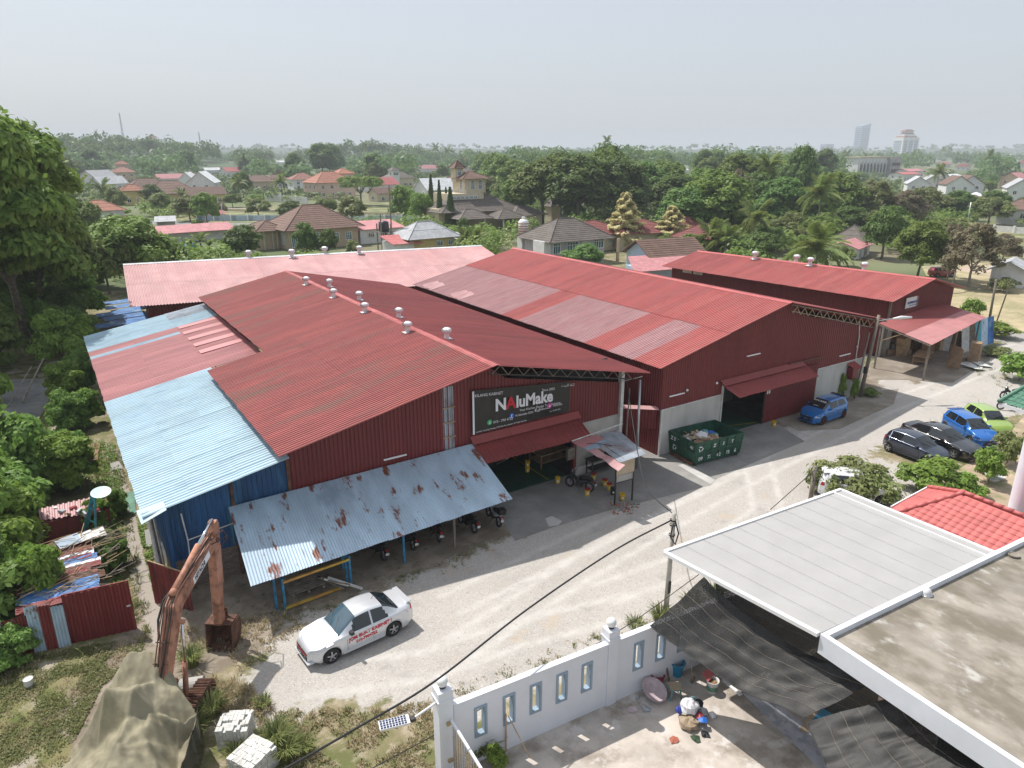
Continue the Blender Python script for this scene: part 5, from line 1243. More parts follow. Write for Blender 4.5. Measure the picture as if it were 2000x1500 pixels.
for sx_ in (-1,1):
    for sy_ in (-1,1): q0=rr @ Vector((sx_*.14,sy_*.14,0));q1=rr @ Vector((sx_*.2,sy_*.2,0));b=MB();b.bar((p.x+q1.x,p.y+q1.y,.01),(p.x+q0.x,p.y+q0.y,.4),.06,.03);b.build("leg","plastic_teal",ST_)
BR=thing("broom","broom with thin wooden handle standing near the blue bin","broom",P(1352,1330));b=MB();b.tube([P(1353,1328,.1),P(1349,1290,1.0)],.013,6);b.build("handle","wood_pale",BR);b=MB();b.box(P(1353,1328,.06),(.3,.1,.1),rz=.4);b.build("brush","wood_grey",BR)
p=P(1390,1350,0);PK=thing("paint_bucket","white paint bucket streaked with green, full of leaves","bucket",p);b=MB();b.lathe([(.0,.02),(.17,0),(.21,.44),(.225,.44),(.225,.48),(.19,.47),(.17,.36),(0,.36)],p,n=22);b.build("pail","white_dirty",PK);b=MB();b.lathe([(.185,.1),(.20,.3)],p,n=22);b.build("paint_streak","tile_green",PK)
b=MB();b.lathe([(.0,.40),(.12,.42),(.18,.38)],p,n=9);b.build("leaf_litter","wood",PK)
RT=thing("roof_tile","red fluted roof tile lying across the paint bucket","tile",(p.x,p.y,.5))
link("fluted_tile",grid_mesh("fluted_tile",lambda s,t: (p.x-.22+.46*s,p.y+.02+.3*t+.12*s,.50+.10*t+.02*sin(s*7*2*pi)),42,8,"tile_red",smooth=False),RT)
def blob(label,px,r,m,seed,squash=.6,name="bag",cat="bag",zoff=0.0,parent=None):
    rr_=random.Random(seed);p=P(*px);c=p+Vector((0,0,zoff+r*squash*.75));V_=[];F_=[];nu,nv=14,9
    for j in range(nv+1):
        for i in range(nu):
            a=2*pi*i/nu;b_=pi*j/nv;dirv=Vector((sin(b_)*cos(a),sin(b_)*sin(a),cos(b_)));k=1+.35*mnoise.noise(dirv*2.3+Vector((seed,0,0)))+.15*mnoise.noise(dirv*6+Vector((seed,3,0)))
            q=dirv*r*k;V_.append((c.x+q.x,c.y+q.y,max(.02+zoff,c.z+q.z*squash)))
    F_=[(j*nu+i,(j+1)*nu+i,(j+1)*nu+(i+1) % nu,j*nu+(i+1) % nu) for j in range(nv) for i in range(nu)]
    b=MB();b.add(V_,F_);return tag(b.build(name,m,smooth=False),label,cat)
blob("white plastic rubbish bag on top of the heap in the courtyard",(1345,1400),.30,"bag_white",3,.9,zoff=.22)
blob("torn tan rubbish bag beneath the white one in the courtyard",(1345,1418),.33,"bag_tan",5,.55)
blob("small white bag right of the rubbish heap",(1391,1400),.12,"bag_white",7,.8)
blob("grey plastic bag leaning on the right of the rubbish heap",(1372,1400),.17,"bag_grey",9,.8,zoff=.1)
blob("black rubbish bag behind the white one",(1362,1388),.18,"bag_black",11,.9,zoff=.15)
blob("navy cloth bundle on the left of the rubbish heap",(1326,1398),.13,"print_navy",12,.9,zoff=.15)
blob("teal plastic packet on the far side of the rubbish heap",(1352,1384),.14,"plastic_teal",13,.6,zoff=.3)
for k,(u,v,m_,lb) in enumerate(((1358,1444,"leaf_green_cloth","dark green crumpled cloth on the courtyard floor"),(1378,1436,"bag_black","black torn plastic sheet beside the green cloth"),(1316,1447,"terracotta","broken terracotta piece lying alone on the sunny concrete"),(1235,1388,"dish_pink","round pink plate lying on the shaded concrete"),(1262,1386,"bag_grey","clear plastic wrapper left of the rubbish heap"),(1364,1412,"plastic_red","red and white packet stuck in the rubbish heap"),(1371,1420,"print_blue","blue printed packet on the rubbish heap"))):
    if m_ not in M: mat(m_,(.03,.07,.03),.7,var=.2)
    p=P(u,v);b=MB();rr_=random.Random(k);n=9;vs=[(p.x+cos(2*pi*i/n)*rr_.uniform(.10,.2)*(.7 if k in (3,) else 1),p.y+sin(2*pi*i/n)*rr_.uniform(.10,.2),.03+rr_.uniform(0,.05)+(.25 if k>4 else 0)) for i in range(n)]+[(p.x,p.y,.09+(.28 if k>4 else 0))]
    if k== 3: b.lathe([(0,.03),(.13,.03),(.16,.06),(.0,.045)],p,n=18)
    else: b.add(vs,[(i,(i+1) % n,n) for i in range(n)])
    lone("plate" if k== 3 else "rubbish",lb,"plate" if k== 3 else "rubbish",b,m_)
b=MB();q=P(1243,1365,.05);b.tube([q,q+Vector((.16,.05,0)),q+Vector((.2,.06,0))],[.045,.045,.02],8);lone("bottle","clear plastic bottle lying left of the pink dish","bottle",b,"bag_grey",True)
PI_=thing("pipe","thin pipe standing against the boundary wall between two openings","pipe",P(1000,1460));b=MB();b.tube([WP(1.75,-.08,.05),WP(1.75,-.08,1.5)],.025,6);b.tube([WP(1.8,-.12,1.45),WP(2.15,-.9,.3)],.018,6);b.build("tube","wood_pale",PI_)

# ---------------------------------------------------------------- red tiled roof at the right
RR=thing("tiled_roof_house","low house with hipped red scalloped tile roof behind the grey canopy","house",(31,11,0))
K=P(1752,1002,3.55);Ap=P(1883,963,4.55);K2=P(1740,991,3.55);Ap2=P(1812,952,3.75)
uu=Vector((-.075,-1,0)).normalized();vv=Vector((1,-.075,0)).normalized()
rise=Ap.z-K.z;run=(Ap-K).dot(vv);slope=rise/run
t_m=MB()

NT=0;tw,tl=.30,.27
tv=[];
for i in range(7):
    a=i/6;xx=(a-.5)*tw;hgt=.035*sin(pi*a)
    tv+= [(xx,-.0-.05*sin(pi*a),hgt+.025),(xx,tl*1.12,hgt)]
tf=[(2*i,2*i+2,2*i+3,2*i+1) for i in range(6)]
tmp=MB();tmp.add(tv,tf);tmp_o=tmp.build("tmp","tile_red");TILE=tmp_o.data;bpy.data.objects.remove(tmp_o)
up3=(vv*cos(math.atan(slope))+Vector((0,0,sin(math.atan(slope)))));nr3=(-uu).cross(up3).normalized()
if nr3.z<0: nr3=-nr3
for j in range(int((run/cos(math.atan(slope)))/tl)):
    for i in range(0,26):
        base=K+uu*(i*tw+.15)+up3*(j*tl)
        hip=(base-K).dot(uu)-j*tl*cos(math.atan(slope))*abs((Ap-K).dot(uu)/run)
        if hip<.05 : continue
        if NT>290: break
        X_=uu*(1 if uu.cross(up3).dot(nr3)>0 else -1);T=Matrix((X_,up3,nr3)).transposed().to_4x4();T.translation=base
        o=bpy.data.objects.new("roof_tile",TILE);COL.objects.link(o);o.parent=RR;o.matrix_parent_inverse=chain(RR).inverted();o.matrix_basis=T;NT+= 1
for j in range(5):
    a_=j/5;b_=(j+1)/5;mb=MB();q=[lerp(K2,Ap2,a_),lerp(K2,Ap2,b_),lerp(K,Ap,b_),lerp(K,Ap,a_)]
    mb.slab([Vector(v)+Vector((0,0,.01*(j % 2))) for v in q][::-1],.03);mb.build("hip_face_course","tile_red",RR)
mb=MB();mb.slab([Ap2,Ap+uu*6,Ap,Ap2][:3] if False else [Ap2,Ap+Vector((.02,.02,0)),Ap+uu*6+Vector((2.5,0,-1.2)),Ap2+Vector((2.5,0,-1))],.03);mb.build("far_slope","tile_red",RR)
mb=MB();mb.slab([K+uu*.0,K+uu*7.8,K+uu*7.8+vv*run*1.0+Vector((0,0,rise)),Ap],.02);m0=mb.build("underlay","tile_red",RR);m0.location.z=-.03
for (a_,b_) in ((K,Ap),(Ap,Ap+uu*6),(Ap2,Ap)):
    n=max(3,int((b_-a_).length/.36))
    for k in range(n):
        mb=MB();mb.tube([lerp(a_,b_,k/n)+Vector((0,0,.03)),lerp(a_,b_,(k+1.08)/n)+Vector((0,0,.05))],[.085,.10],8);mb.build("ridge_tile","tile_red",RR,smooth=True)
mb=MB();mb.bar(K2,Ap2,.05,.12);mb.build("fascia","white",RR)
mb=MB();mb.box((31.2,8.6,1.2),(3,5,2.4));mb.build("wall","plaster_white",RR)
WC=thing("white_building","corner of a tall white building with a round column at the right edge","building",(35.2,11.2,0))
mb=MB();mb.lathe([(.42,0),(.42,9)],(34.35,11.15,0),n=24);mb.build("round_column","white_paint",WC,smooth=True)
mb=MB();mb.box((37.2,10.2,4.5),(5,1.6,9));mb.build("wall","white_paint",WC)

GR=thing("green_roof_porch","porch roof of glazed green tiles entering at the right edge","porch",(53,18.5,0))
ga,gb=P(1952,786,2.5),P(2040,815,2.5);gc=P(2040,735,3.7)
nrow=9
for r_ in range(nrow):
    for c_ in range(9):
        s0,s1=c_/9,(c_+1)/9;t0,t1=r_/nrow,(r_+1.15)/nrow
        def gp(s,t): return lerp(lerp(ga,gb,s),lerp(ga,gc,1.0) if False else lerp(ga+(gc-ga)*1.0,gc+(gb-ga)*.8,s),min(t,1))
        q=[gp(s0,t0)+Vector((0,0,.05)),gp(s1,t0)+Vector((0,0,.05)),gp(s1,t1),gp(s0,t1)];m_=MB();mid0=(q[0]+q[1])/2+Vector((0,0,.06));mid1=(q[2]+q[3])/2+Vector((0,0,.06))
        m_.add([q[0],mid0,q[1],q[2],mid1,q[3]],[(0,1,4,5),(1,2,3,4)]);m_.build("roof_tile","tile_green",GR)
mb=MB();mb.tube([ga+Vector((-.1,0,.1)),lerp(ga,gc,.5)+Vector((0,0,.13)),gc+Vector((0,0,.1))],[.14,.11,.11],8);mb.build("ridge_roll","tile_green",GR,smooth=True)
mb=MB();mb.bar(ga+Vector((0,0,-.1)),gb+Vector((0,0,-.1)),.06,.22);mb.build("fascia","white",GR)
for q in (lerp(ga,gb,.75),gc+Vector((1,0,0))): mb=MB();mb.bar((q.x,q.y,0),q,.12);mb.build("post","white",GR)

# ================================================================ poles and cables
def pole(label,base,top,r,m,cat="pole",name="utility_pole",extras=None):
    t=thing(name,label,cat,base);mb=MB();mb.tube([base,top],[r,r*.75],10);mb.build("shaft",m,t,smooth=True);return t
b0=P(1300,1200);t0_=Vector((b0.x+.02,b0.y,4.62));P1=pole("slim concrete pole with looped black cables beside the grey canopy",b0,t0_,.11,"pole_concrete")
for z in (4.35,4.15,3.7): mb=MB();mb.lathe([(.13,-.03),(.13,.03)],(b0.x,b0.y,z),n=10);mb.build("band","steel_dark",P1)
mb=MB();mb.tube([Vector((b0.x-.1,b0.y-.12,4.3)),Vector((b0.x-.3,b0.y-.2,3.8)),Vector((b0.x-.05,b0.y-.25,3.4)),Vector((b0.x+.15,b0.y-.2,3.8)),Vector((b0.x+.02,b0.y-.12,4.3))],.03,6);mb.build("cable_loop","cable",P1,smooth=True)
mb=MB();mb.box((b0.x-.02,b0.y-.115,1.35),(.14,.02,.55));mb.build("number_plate","black",P1)
b1=P(1578,1010);r=ray(1591,910);t_=b1.x/r[0];t1_=Vector((b1.x,r[1]*t_,CAM_H+r[2]*t_));P2=pole("short weathered pole with tangled wires behind the grey canopy",b1,Vector((b1.x,b1.y,t1_.z)),.13,"pole_wood")
for k in range(5): mb=MB();a=k*1.3;c_=Vector((b1.x+.2,b1.y,t1_.z-.5));mb.tube([c_+Vector((.35*cos(a),.3*sin(a),.35)),c_+Vector((.5*cos(a+1),.4*sin(a+1),-.2)),c_+Vector((.3*cos(a+2),.3,-.5))],.02,5);mb.build("wire","cable",P2,smooth=True)
b2=P(1680,775);P3=pole("tall dark pole with a street lamp arm at the right corner of the larger warehouse",b2,(51.5,28.3,6.4),.15,"pole_wood",name="street_lamp",cat="street lamp")
mb=MB();mb.tube([(51.45,28.2,6.0),(52.6,27.6,6.15)],.04,6);mb.build("arm","steel",P3)
mb=MB();mb.tube([(52.4,27.7,6.12),(52.9,27.4,6.2),(53.7,27.0,6.2)],[.06,.14,.07],8);mb.build("lamp_head","white",P3,smooth=True)
mb=MB();mb.lathe([(.165,1.9),(.165,2.4)],(b2.x+.15,b2.y,0),n=10);mb.build("black_band","black",P3)
pole("thin stay pole leaning close to the street lamp post",P(1668,778),(50.6,28.3,5.2),.07,"pole_wood")
pole("tall pale metal pole in the gap between the two warehouses",(27.45,28.2,0),(27.6,28.5,5.45),.09,"steel")
pole("thin pole left of the pale one in the gap between warehouses",(27.1,28.9,0),(27.2,28.9,4.9),.05,"pole_wood")
b3=P(1930,638);P4=pole("wooden pole at the road bend beyond the workshop porch",b3,(83.8,34.15,5.2),.14,"pole_wood")
b4=P(1947,627);pole("leaning slender pole in the dry field right of the wooden one",b4,P(1975,548,5.6),.08,"pole_wood")
def cable(label,pts,r=.03): t=MB();t.tube(pts,r,6);return tag(t.build("cable","cable",smooth=True),label,"cable")
def catm(pts,n=8):
    pts=[Vector(p) for p in pts];P_=[pts[0]*2-pts[1]]+pts+[pts[-1]*2-pts[-2]];out=[]
    for i in range(1,len(P_)-2):
        for k in range(n):
            t=k/n;a,b,c,d=P_[i-1:i+3];out.append(.5*((2*b)+(c-a)*t+(2*a-5*b+4*c-d)*t*t+(3*b-a-3*c+d)*t** 3))
    return out+[pts[-1]]
cable("thick black cable sagging across the gravel from the slim concrete pole to bottom left",catm([t0_+Vector((-.1,0,-.25)),P(1200,1075,4.25),P(1030,1190,4.05),P(850,1330,4.0),P(700,1420,4.15),P(550,1505,4.5),P(420,1570,4.8)]),.032)
cable("thin black cable crossing low behind the boundary wall",catm([P(1365,1122,1.6),P(1215,1228,1.2),P(1000,1350,1.0),P(840,1440,1.0),P(700,1515,1.1)]),.016)
cable("black cable from the slim concrete pole up to the warehouse corner",catm([t0_+Vector((0,0,-.05)),P(1265,955,4.2),P(1245,880,4.5),Vector((27.3,29.3,5.2))]),.022)
cable("black cable running from the weathered pole to behind the canopy",catm([Vector((b1.x,b1.y,t1_.z-.2)),P(1550,955,2.7),P(1505,995,2.6)]),.02)
cable("power line from the road bend pole towards the farthest warehouse",catm([(83.8,34.15,5.0),(76,33.6,4.7),(69.5,33.2,5.4)]),.025)

# ================================================================ skip, buckets and clutter by the warehouses
sk0,sk1,sk2=Vector((30.57,26.47,0)),Vector((30.86,28.75,0)),Vector((34.1,26.15,0))
SK=thing("skip","dark green waste skip with white lettering, filled with offcuts","skip",(32.4,27.4,0))
ex=(sk2-sk0);ex.z=0;LX=ex.length;ex.normalize();ey=Vector((-ex.y,ex.x,0));LY=2.25
def SP(s,t,z,fl=.12): f=fl*(z-.2)/1.3;return sk0+ex*(s*(LX+2*f)-f)+ey*(t*(LY+2*f)-f)+Vector((0,0,z))
Hs=1.5
for nm,q in (("front_panel",((0,0),(1,0))),("left_panel",((0,1),(0,0))),("back_panel",((1,1),(0,1))),("right_panel",((1,0),(1,1)))):
    (s0,t0),(s1,t1)=q;mb=MB();mb.slab([SP(s0,t0,.2),SP(s1,t1,.2),SP(s1,t1,Hs),SP(s0,t0,Hs)],.04);mb.build(nm,"bin_green",SK)
mb=MB();mb.slab([SP(0,0,.22),SP(1,0,.22),SP(1,1,.22),SP(0,1,.22)],.06);mb.build("floor","bin_green",SK)
for k in range(7):
    s=k/6;mb=MB();mb.bar(SP(s,0,.2)-ey*.03,SP(s,0,Hs)-ey*.03,.08,.06);mb.build("rib","bin_green",SK)
for k in range(4): t=k/3;mb=MB();mb.bar(SP(0,t,.2)-ex*.03,SP(0,t,Hs)-ex*.03,.08,.06);mb.build("rib","bin_green",SK)
for a,b in (((0,0),(1,0)),((0,1),(0,0)),((1,1),(0,1)),((1,0),(1,1))):
    mb=MB();mb.bar(SP(*a,Hs),SP(*b,Hs),.09,.09);mb.build("top_rail","bin_green",SK)
mb=MB();mb.bar(SP(0,0,.88)-ey*.04,SP(1,0,.88)-ey*.04,.05,.07);mb.build("mid_rail","bin_green",SK);mb=MB();mb.bar(SP(0,1,.88)-ex*.04,SP(0,0,.88)-ex*.04,.05,.07);mb.build("mid_rail","bin_green",SK)
for s,t in ((.97,.05),(.97,.95),(.03,.05),(.03,.95)): q=SP(s,t,.2);mb=MB();mb.bar((q.x,q.y,0),q,.14);mb.build("leg","bin_green",SK)
mb=MB();mb.bar(SP(0,.05,.12)-ex*.12,SP(0,.95,.12)-ex*.12,.14,.16);mb.build("roller_beam","rust",SK)
def sk_text(s,size,a,z,side="f",nm="lettering"):
    if side== "f": return text_obj(s,size,"print_white",SP(a,0,z)-ey*.045,ex,Vector((0,0,1))-ey*.09,SK,nm,bold=.008)
    return text_obj(s,size,"print_white",SP(0,a,z)-ex*.045,-ey,(0,0,1),SK,nm,bold=.008)
for s,a in (("09",.05),("77",.25),("42",.455),("73",.66),("6",.86)): sk_text(s,.34,a,.34)
for s,a in (("Z",.36),("S",.56),("T",.75)): sk_text(s,.30,a,1.05)
sk_text("Z S T",.32,.93,1.05,"l");sk_text("41",.3,.2,1.05,"l")
def recycle(c,x,y,r=.15):
    m_=MB();n3=x.cross(y)
    for k in range(3):
        a=2*pi*k/3+pi/2;p=[c+(x*cos(a+o_)+y*sin(a+o_))*r for o_ in (-.75,.35)];m_.bar(p[0],p[1],.06,.006,up=n3)
        q=c+(x*cos(a+.55)+y*sin(a+.55))*r;w=(x*cos(a+pi/2+.3)+y*sin(a+pi/2+.3));rr2=(x*cos(a+.4)+y*sin(a+.4));m_.add([p[1]-rr2*.07,p[1]+rr2*.07,p[1]+w*.10],[(0,1,2)])
    m_.build("recycling_mark","print_white",SK)
recycle(SP(.09,0,1.13)-ey*.05,ex,Vector((0,0,1)));recycle(SP(0,.80,.60)-ex*.05,-ey,Vector((0,0,1)),.14)
lab=["tan carton offcut","white board offcut","brown panel offcut","pale timber strip","blue plastic scrap","teal plastic sack","crumpled white sack"]
rq=random.Random(4);OFF=None
for k in range(46):
    s,t=.12+.55*rq.random()** .8,.12+.72*rq.random();z=.95+.4*(1-abs(s-.35)*1.6)*rq.uniform(.6,1.1);mt=rq.choice(["cardboard","cardboard","wood_pale","wood","white_dirty","egg_tray","plaster_tan"]);c=SP(s,t,z,0)
    R_=Euler((rq.uniform(-.7,.7),rq.uniform(-.7,.7),rq.uniform(0,3))).to_matrix();m_=MB();m_.box(c,(rq.uniform(.25,.7),rq.uniform(.12,.4),rq.uniform(.015,.05)),rot=R_);o=m_.build("board_offcut",mt);tag(o,{"cardboard": "brown carton offcut","wood_pale": "pale timber offcut","wood": "dark timber offcut","white_dirty": "white board offcut","egg_tray": "beige board offcut","plaster_tan": "tan panel offcut"}[mt]+" heaped in the green skip","offcut","board offcuts heaped in the green skip")
def blob3(c,r,m_,label,seed,sq=.7,name="sack"):
    nu,nv=12,8;V_=[]
    for j in range(nv+1):
        for i in range(nu):
            a=2*pi*i/nu;b_=pi*j/nv;dv_=Vector((sin(b_)*cos(a),sin(b_)*sin(a),cos(b_)));V_.append(c+Vector((1,1,sq))*0+Vector((dv_.x*r,dv_.y*r,dv_.z*r*sq))*(1+.4*mnoise.noise(dv_*2.5+Vector((seed,0,0)))))
    b=MB();b.add(V_,[(j*nu+i,(j+1)*nu+i,(j+1)*nu+(i+1) % nu,j*nu+(i+1) % nu) for j in range(nv) for i in range(nu)]);return tag(b.build(name,m_,smooth=False),label,"sack")
blob3(SP(.40,.5,1.35,0),.38,"bag_white","crumpled white sack on the heap in the green skip",2,.5)
blob3(SP(.62,.75,1.2,0),.3,"plastic_teal","teal sack at the back of the heap in the green skip",4,.5)
blob3(SP(.72,.55,1.15,0),.26,"plastic_teal","teal sack at the right of the heap in the green skip",6,.5);blob3(SP(.70,.62,1.25,0),.2,"print_blue","blue wrapped bundle between the teal sacks in the skip",8,.4)
o=MB();o.add([P(1324,908,.012),P(1342,905,.012),P(1362,918,.012),P(1398,938,.012),P(1388,946,.012),P(1352,925,.012)],[(0,5,4,3,2,1)]);struct(o.build("sunlit_concrete","concrete_light"))  # sunlit notch between the shed shadows, painted in as paler concrete

def bucket_at(px,label,lid=None,n=1,h=.38,m="yellow",at=None):
    p=at if at is not None else P(*px);t=thing("bucket",label,"bucket",p)
    b=MB();b.lathe([(0,.02),(.125,0),(.15,h-.06),(.162,h-.05),(.162,h-.02),(.15,h),(.135,h-.01),(.12,.06),(0,.06)],p,n=18);b.build("pail",m,t)
    if lid: b=MB();b.lathe([(.168,h-.03),(.168,h+.02),(.13,h+.035),(0,h+.03)],p,n=18);b.build("lid",lid,t)
    b=MB();b.box((p.x-.07,p.y-.125,p.z+h*.45),(.1,.02,.1),rz=-.6);b.build("sticker","white",t)
    b=MB();b.tube([(p.x-.155,p.y,p.z+h-.06),(p.x-.1,p.y-.12,p.z+h-.16),(p.x+.1,p.y-.12,p.z+h-.16),(p.x+.155,p.y,p.z+h-.06)],.006,4);b.build("handle","steel",t)
bk0=P(1030,922);bucket_at(None,"yellow bucket at the bottom of a stack of two inside the doorway",at=bk0);bucket_at(None,"yellow bucket on top of a stack of two inside the doorway",at=bk0+Vector((0,0,.36)))
bucket_at((1089,943),"open yellow bucket by the grey door post on the green floor");bucket_at((1147,967),"yellow bucket with dark red lid, nearest to the open yard","red_lid");bucket_at((1181,948),"yellow bucket with brown red lid under the front of the patched canopy","red_lid")
bucket_at((1190,956),"yellow bucket with bright red lid next to the dark pail","red_lid");bucket_at((1215,976),"yellow bucket seen through the canopy's mesh side");bucket_at((1159,936),"yellow bucket with dark lid below the work bench at the grey wall","red_lid")
bucket_at((1142,948),"small yellow can beside the black motorcycle",h=.34);bucket_at((1197,965),"dark green pail with a white label between the yellow ones","black",m="bag_black");bucket_at((1511,832),"open yellow bucket standing alone by the red sliding door")

def table(label,c,size,rz,m="wood_pale",h=.85,name="work_table",legs="wood"):
    t=thing(name,label,"table",c,0);R_=Matrix.Rotation(rz,3,'Z');b=MB();b.box((c[0],c[1],c[2]+h),(size[0],size[1],.06),rz=rz);b.build("top",m,t)
    for sx_ in (-1,1):
        for sy_ in (-1,1): q=R_ @ Vector((sx_*(size[0]/2-.08),sy_*(size[1]/2-.08),0));b=MB();b.bar((c[0]+q.x,c[1]+q.y,c[2]),(c[0]+q.x,c[1]+q.y,c[2]+h-.03),.08);b.build("leg",legs,t)
    b=MB();b.box((c[0],c[1],c[2]+.35),(size[0]-.1,size[1]-.1,.03),rz=rz);b.build("shelf",m,t);return t
p=P(1075,905,0);table("wooden work table with a shelf standing inside the red warehouse doorway",(p.x,p.y+.2,.03),(2.2,1.3,0),.05)
p=P(1172,918,0);tb=table("steel bench against the grey wall under the patched canopy",(p.x+.3,p.y-.1,.0),(2.6,.7,0),0,"steel_dark",.9,"work_bench","steel_dark")
b=MB();b.box((p.x-.3,p.y-.1,1.15),(.4,.35,.45));b.box((p.x-.3,p.y-.3,1.1),(.25,.05,.2));lone("compressor","black tool box on the bench under the patched canopy","tool box",b,"bag_black")
b=MB();b.box((p.x+.5,p.y+.2,1.5),(1.6,.06,.9));b.box((p.x+.5,p.y+.15,1.5),(1.5,.04,.05));lone("notice_board","pale board propped behind the bench on the grey wall","board",b,"plaster_tan")
p=PY(1113,885,29.5);b=MB();b.box((p.x,29.45,p.z),(.5,.2,.7));lone("wall_cabinet","dark cabinet fixed to the grey wall beside the doorway","cabinet",b,"wood_grey")

rq=random.Random(12);st=MB()
for k in range(130):
    p=P(1217+rq.gauss(0,17),992+rq.gauss(0,7));s=rq.uniform(.03,.13);st.box((p.x,p.y,s*.3),(s,s*rq.uniform(.5,1),s*.6),rot=Euler((rq.random(),rq.random(),rq.random()*3)).to_matrix(),mi=rq.choice((0,0,1,2)))
o=st.build("rubble",["concrete","terracotta","wood_grey"]);tag(o,"rubble and broken bits round the feet of the canopy posts","rubble",kind="stuff")


FR=thing("timber_rack","steel rack with orange beams holding timber under the left end of the zinc shelter","rack",P(590,1170))
r0,r1=P(558,1192),P(686,1144)
for q in (r0,r1,r0+Vector((.3,1.5,0)),r1+Vector((.2,1.5,0))): mb=MB();mb.bar(q,q+Vector((0,0,1.5)),.09);mb.build("upright","post_blue",FR)
for z in (.12,1.35): mb=MB();mb.bar(r0+Vector((0,-.03,z)),r1+Vector((0,-.03,z)),.09,.1);mb.build("beam","orange_bar",FR)
PL=thing("pallet","weathered grey wooden pallet inside the rack","pallet",P(605,1155));q0=P(598,1160,.0)
for k in range(7): mb=MB();mb.box((q0.x,q0.y-.3+.17*k,.42),(1.5,.11,.03),rz=.05);mb.build("plank","wood_grey",PL)
for dx in (-.65,0,.65): mb=MB();mb.box((q0.x+dx,q0.y+.2,.34),(.1,1.2,.1),rz=.05);mb.build("bearer","wood_grey",PL)
mb=MB();mb.bar(P(640,1128,.75),P(708,1150,.1),.12,.06);lone("board","long white painted board slanting out of the timber rack","board",mb,"white_dirty")
for k,c_ in enumerate(("wood_grey","steel_dark","wood_grey","white_dirty","wood_grey")): mb=MB();mb.bar(P(612+7*k,1122+3*k,.8),P(672+3*k,1150-2*k,.5),.09,.03);lone("plank",("thin grey plank","dark steel strip","warped grey plank","pale plank","short grey plank")[k]+" lying loose in the timber rack","plank",mb,c_)


tmp=MB();tmp.box((0,0,0),(.205,.10,.072));tmp_o=tmp.build("tmp","brick_white");BRK=tmp_o.data;bpy.data.objects.remove(tmp_o)
def brick_stack(label,c,rz,nx_,ny_,nz_,missing,seed):
    t=thing("brick_stack",label,"bricks",(c.x,c.y,0),rz);rq=random.Random(seed);cnt=0
    for k in range(nz_):
        for i in range(nx_):
            for j in range(ny_):
                outer=i in (0,nx_-1) or j in (0,ny_-1) or k >= nz_-2
                if not outer or (k== nz_-1 and rq.random()<missing): continue
                if cnt >= 295: break
                o=bpy.data.objects.new("brick",BRK);COL.objects.link(o);o.parent=t;cnt+= 1
                o.location=((i-(nx_-1)/2)*.215+rq.uniform(-.01,.01),(j-(ny_-1)/2)*.108+rq.uniform(-.006,.006),.036+k*.076);o.rotation_euler=(0,0,rq.gauss(0,.03)+(rq.uniform(-.5,.5) if k== nz_-1 and rq.random()<.12 else 0))
    return t
brick_stack("stack of white bricks with a ragged top, nearer the excavator",P(463,1443),radians(62),4,9,10,.35,1)
brick_stack("neat stack of white bricks, nearer the camera",P(497,1505),radians(30),5,9,10,.06,2)
tag(link("concrete_pipe",(lambda m: m.build("tmp","concrete"))(MB().tube([P(352,1345,.3),P(398,1338,.3)],.32,20)).data),"short fat concrete pipe lying behind the excavator track","pipe")
for o_ in [o for o in bpy.data.objects if o.name.startswith("tmp")]: bpy.data.objects.remove(o_)
mb=MB();mb.lathe([(.29,0),(.29,.01)],(0,0,0),n=8)

# ================================================================ fences and scrap on the left
RF=thing("metal_gate","dark red corrugated gate leaf standing open on the grass","gate",P(142,1257))
a_,b_=P(140,1257),P(267,1228)
sheets(a_,b_,b_+Vector((0,.05,2.15)),a_+Vector((0,.05,2.1)),RF,"wall_red",name="gate_sheet",width=.75)
mb=MB();mb.bar(b_+Vector((0,.05,0)),b_+Vector((0,.1,2.15)),.05);mb.bar(a_+Vector((0,.1,2.1)),b_+Vector((0,.1,2.15)),.05);mb.build("gate_frame","wall_rust",RF)
mb=MB();mb.box(b_+Vector((-.12,-.05,1.15)),(.14,.03,.06));mb.build("latch","white_dirty",RF)
R2=thing("metal_gate","rusty dark red corrugated gate leaf beside the annex corner","gate",P(305,1175));a_,b_=P(303,1178),P(378,1192)
sheets(a_,b_,b_+Vector((0,0,1.75)),a_+Vector((0,0,2.05)),R2,"wall_rust",name="gate_sheet",width=.6);mb=MB();mb.bar(a_+Vector((0,0,2.05)),b_+Vector((0,0,1.75)),.04);mb.build("gate_frame","wood_pale",R2)
R3=thing("scrap_fence","patchwork fence of rusty and zinc sheets left of the red gate leaf","fence",P(60,1280));a_,b_=P(-60,1300),P(138,1260);rq=random.Random(3)
for k in range(8):
    p0,p1=lerp(a_,b_,k/8),lerp(a_,b_,(k+1.1)/8);h0=1.75+rq.uniform(-.25,.2);off=Vector((0,rq.uniform(-.05,.05),0))
    sheets(p0+off,p1+off,p1+off+Vector((0,.1,h0)),p0+off+Vector((0,.1,h0)),R3,("zinc_grey","wall_rust","zinc","wall_rust","wall_rust","zinc","wall_rust","zinc")[k],name="fence_sheet",width=1.2,rib=.11)

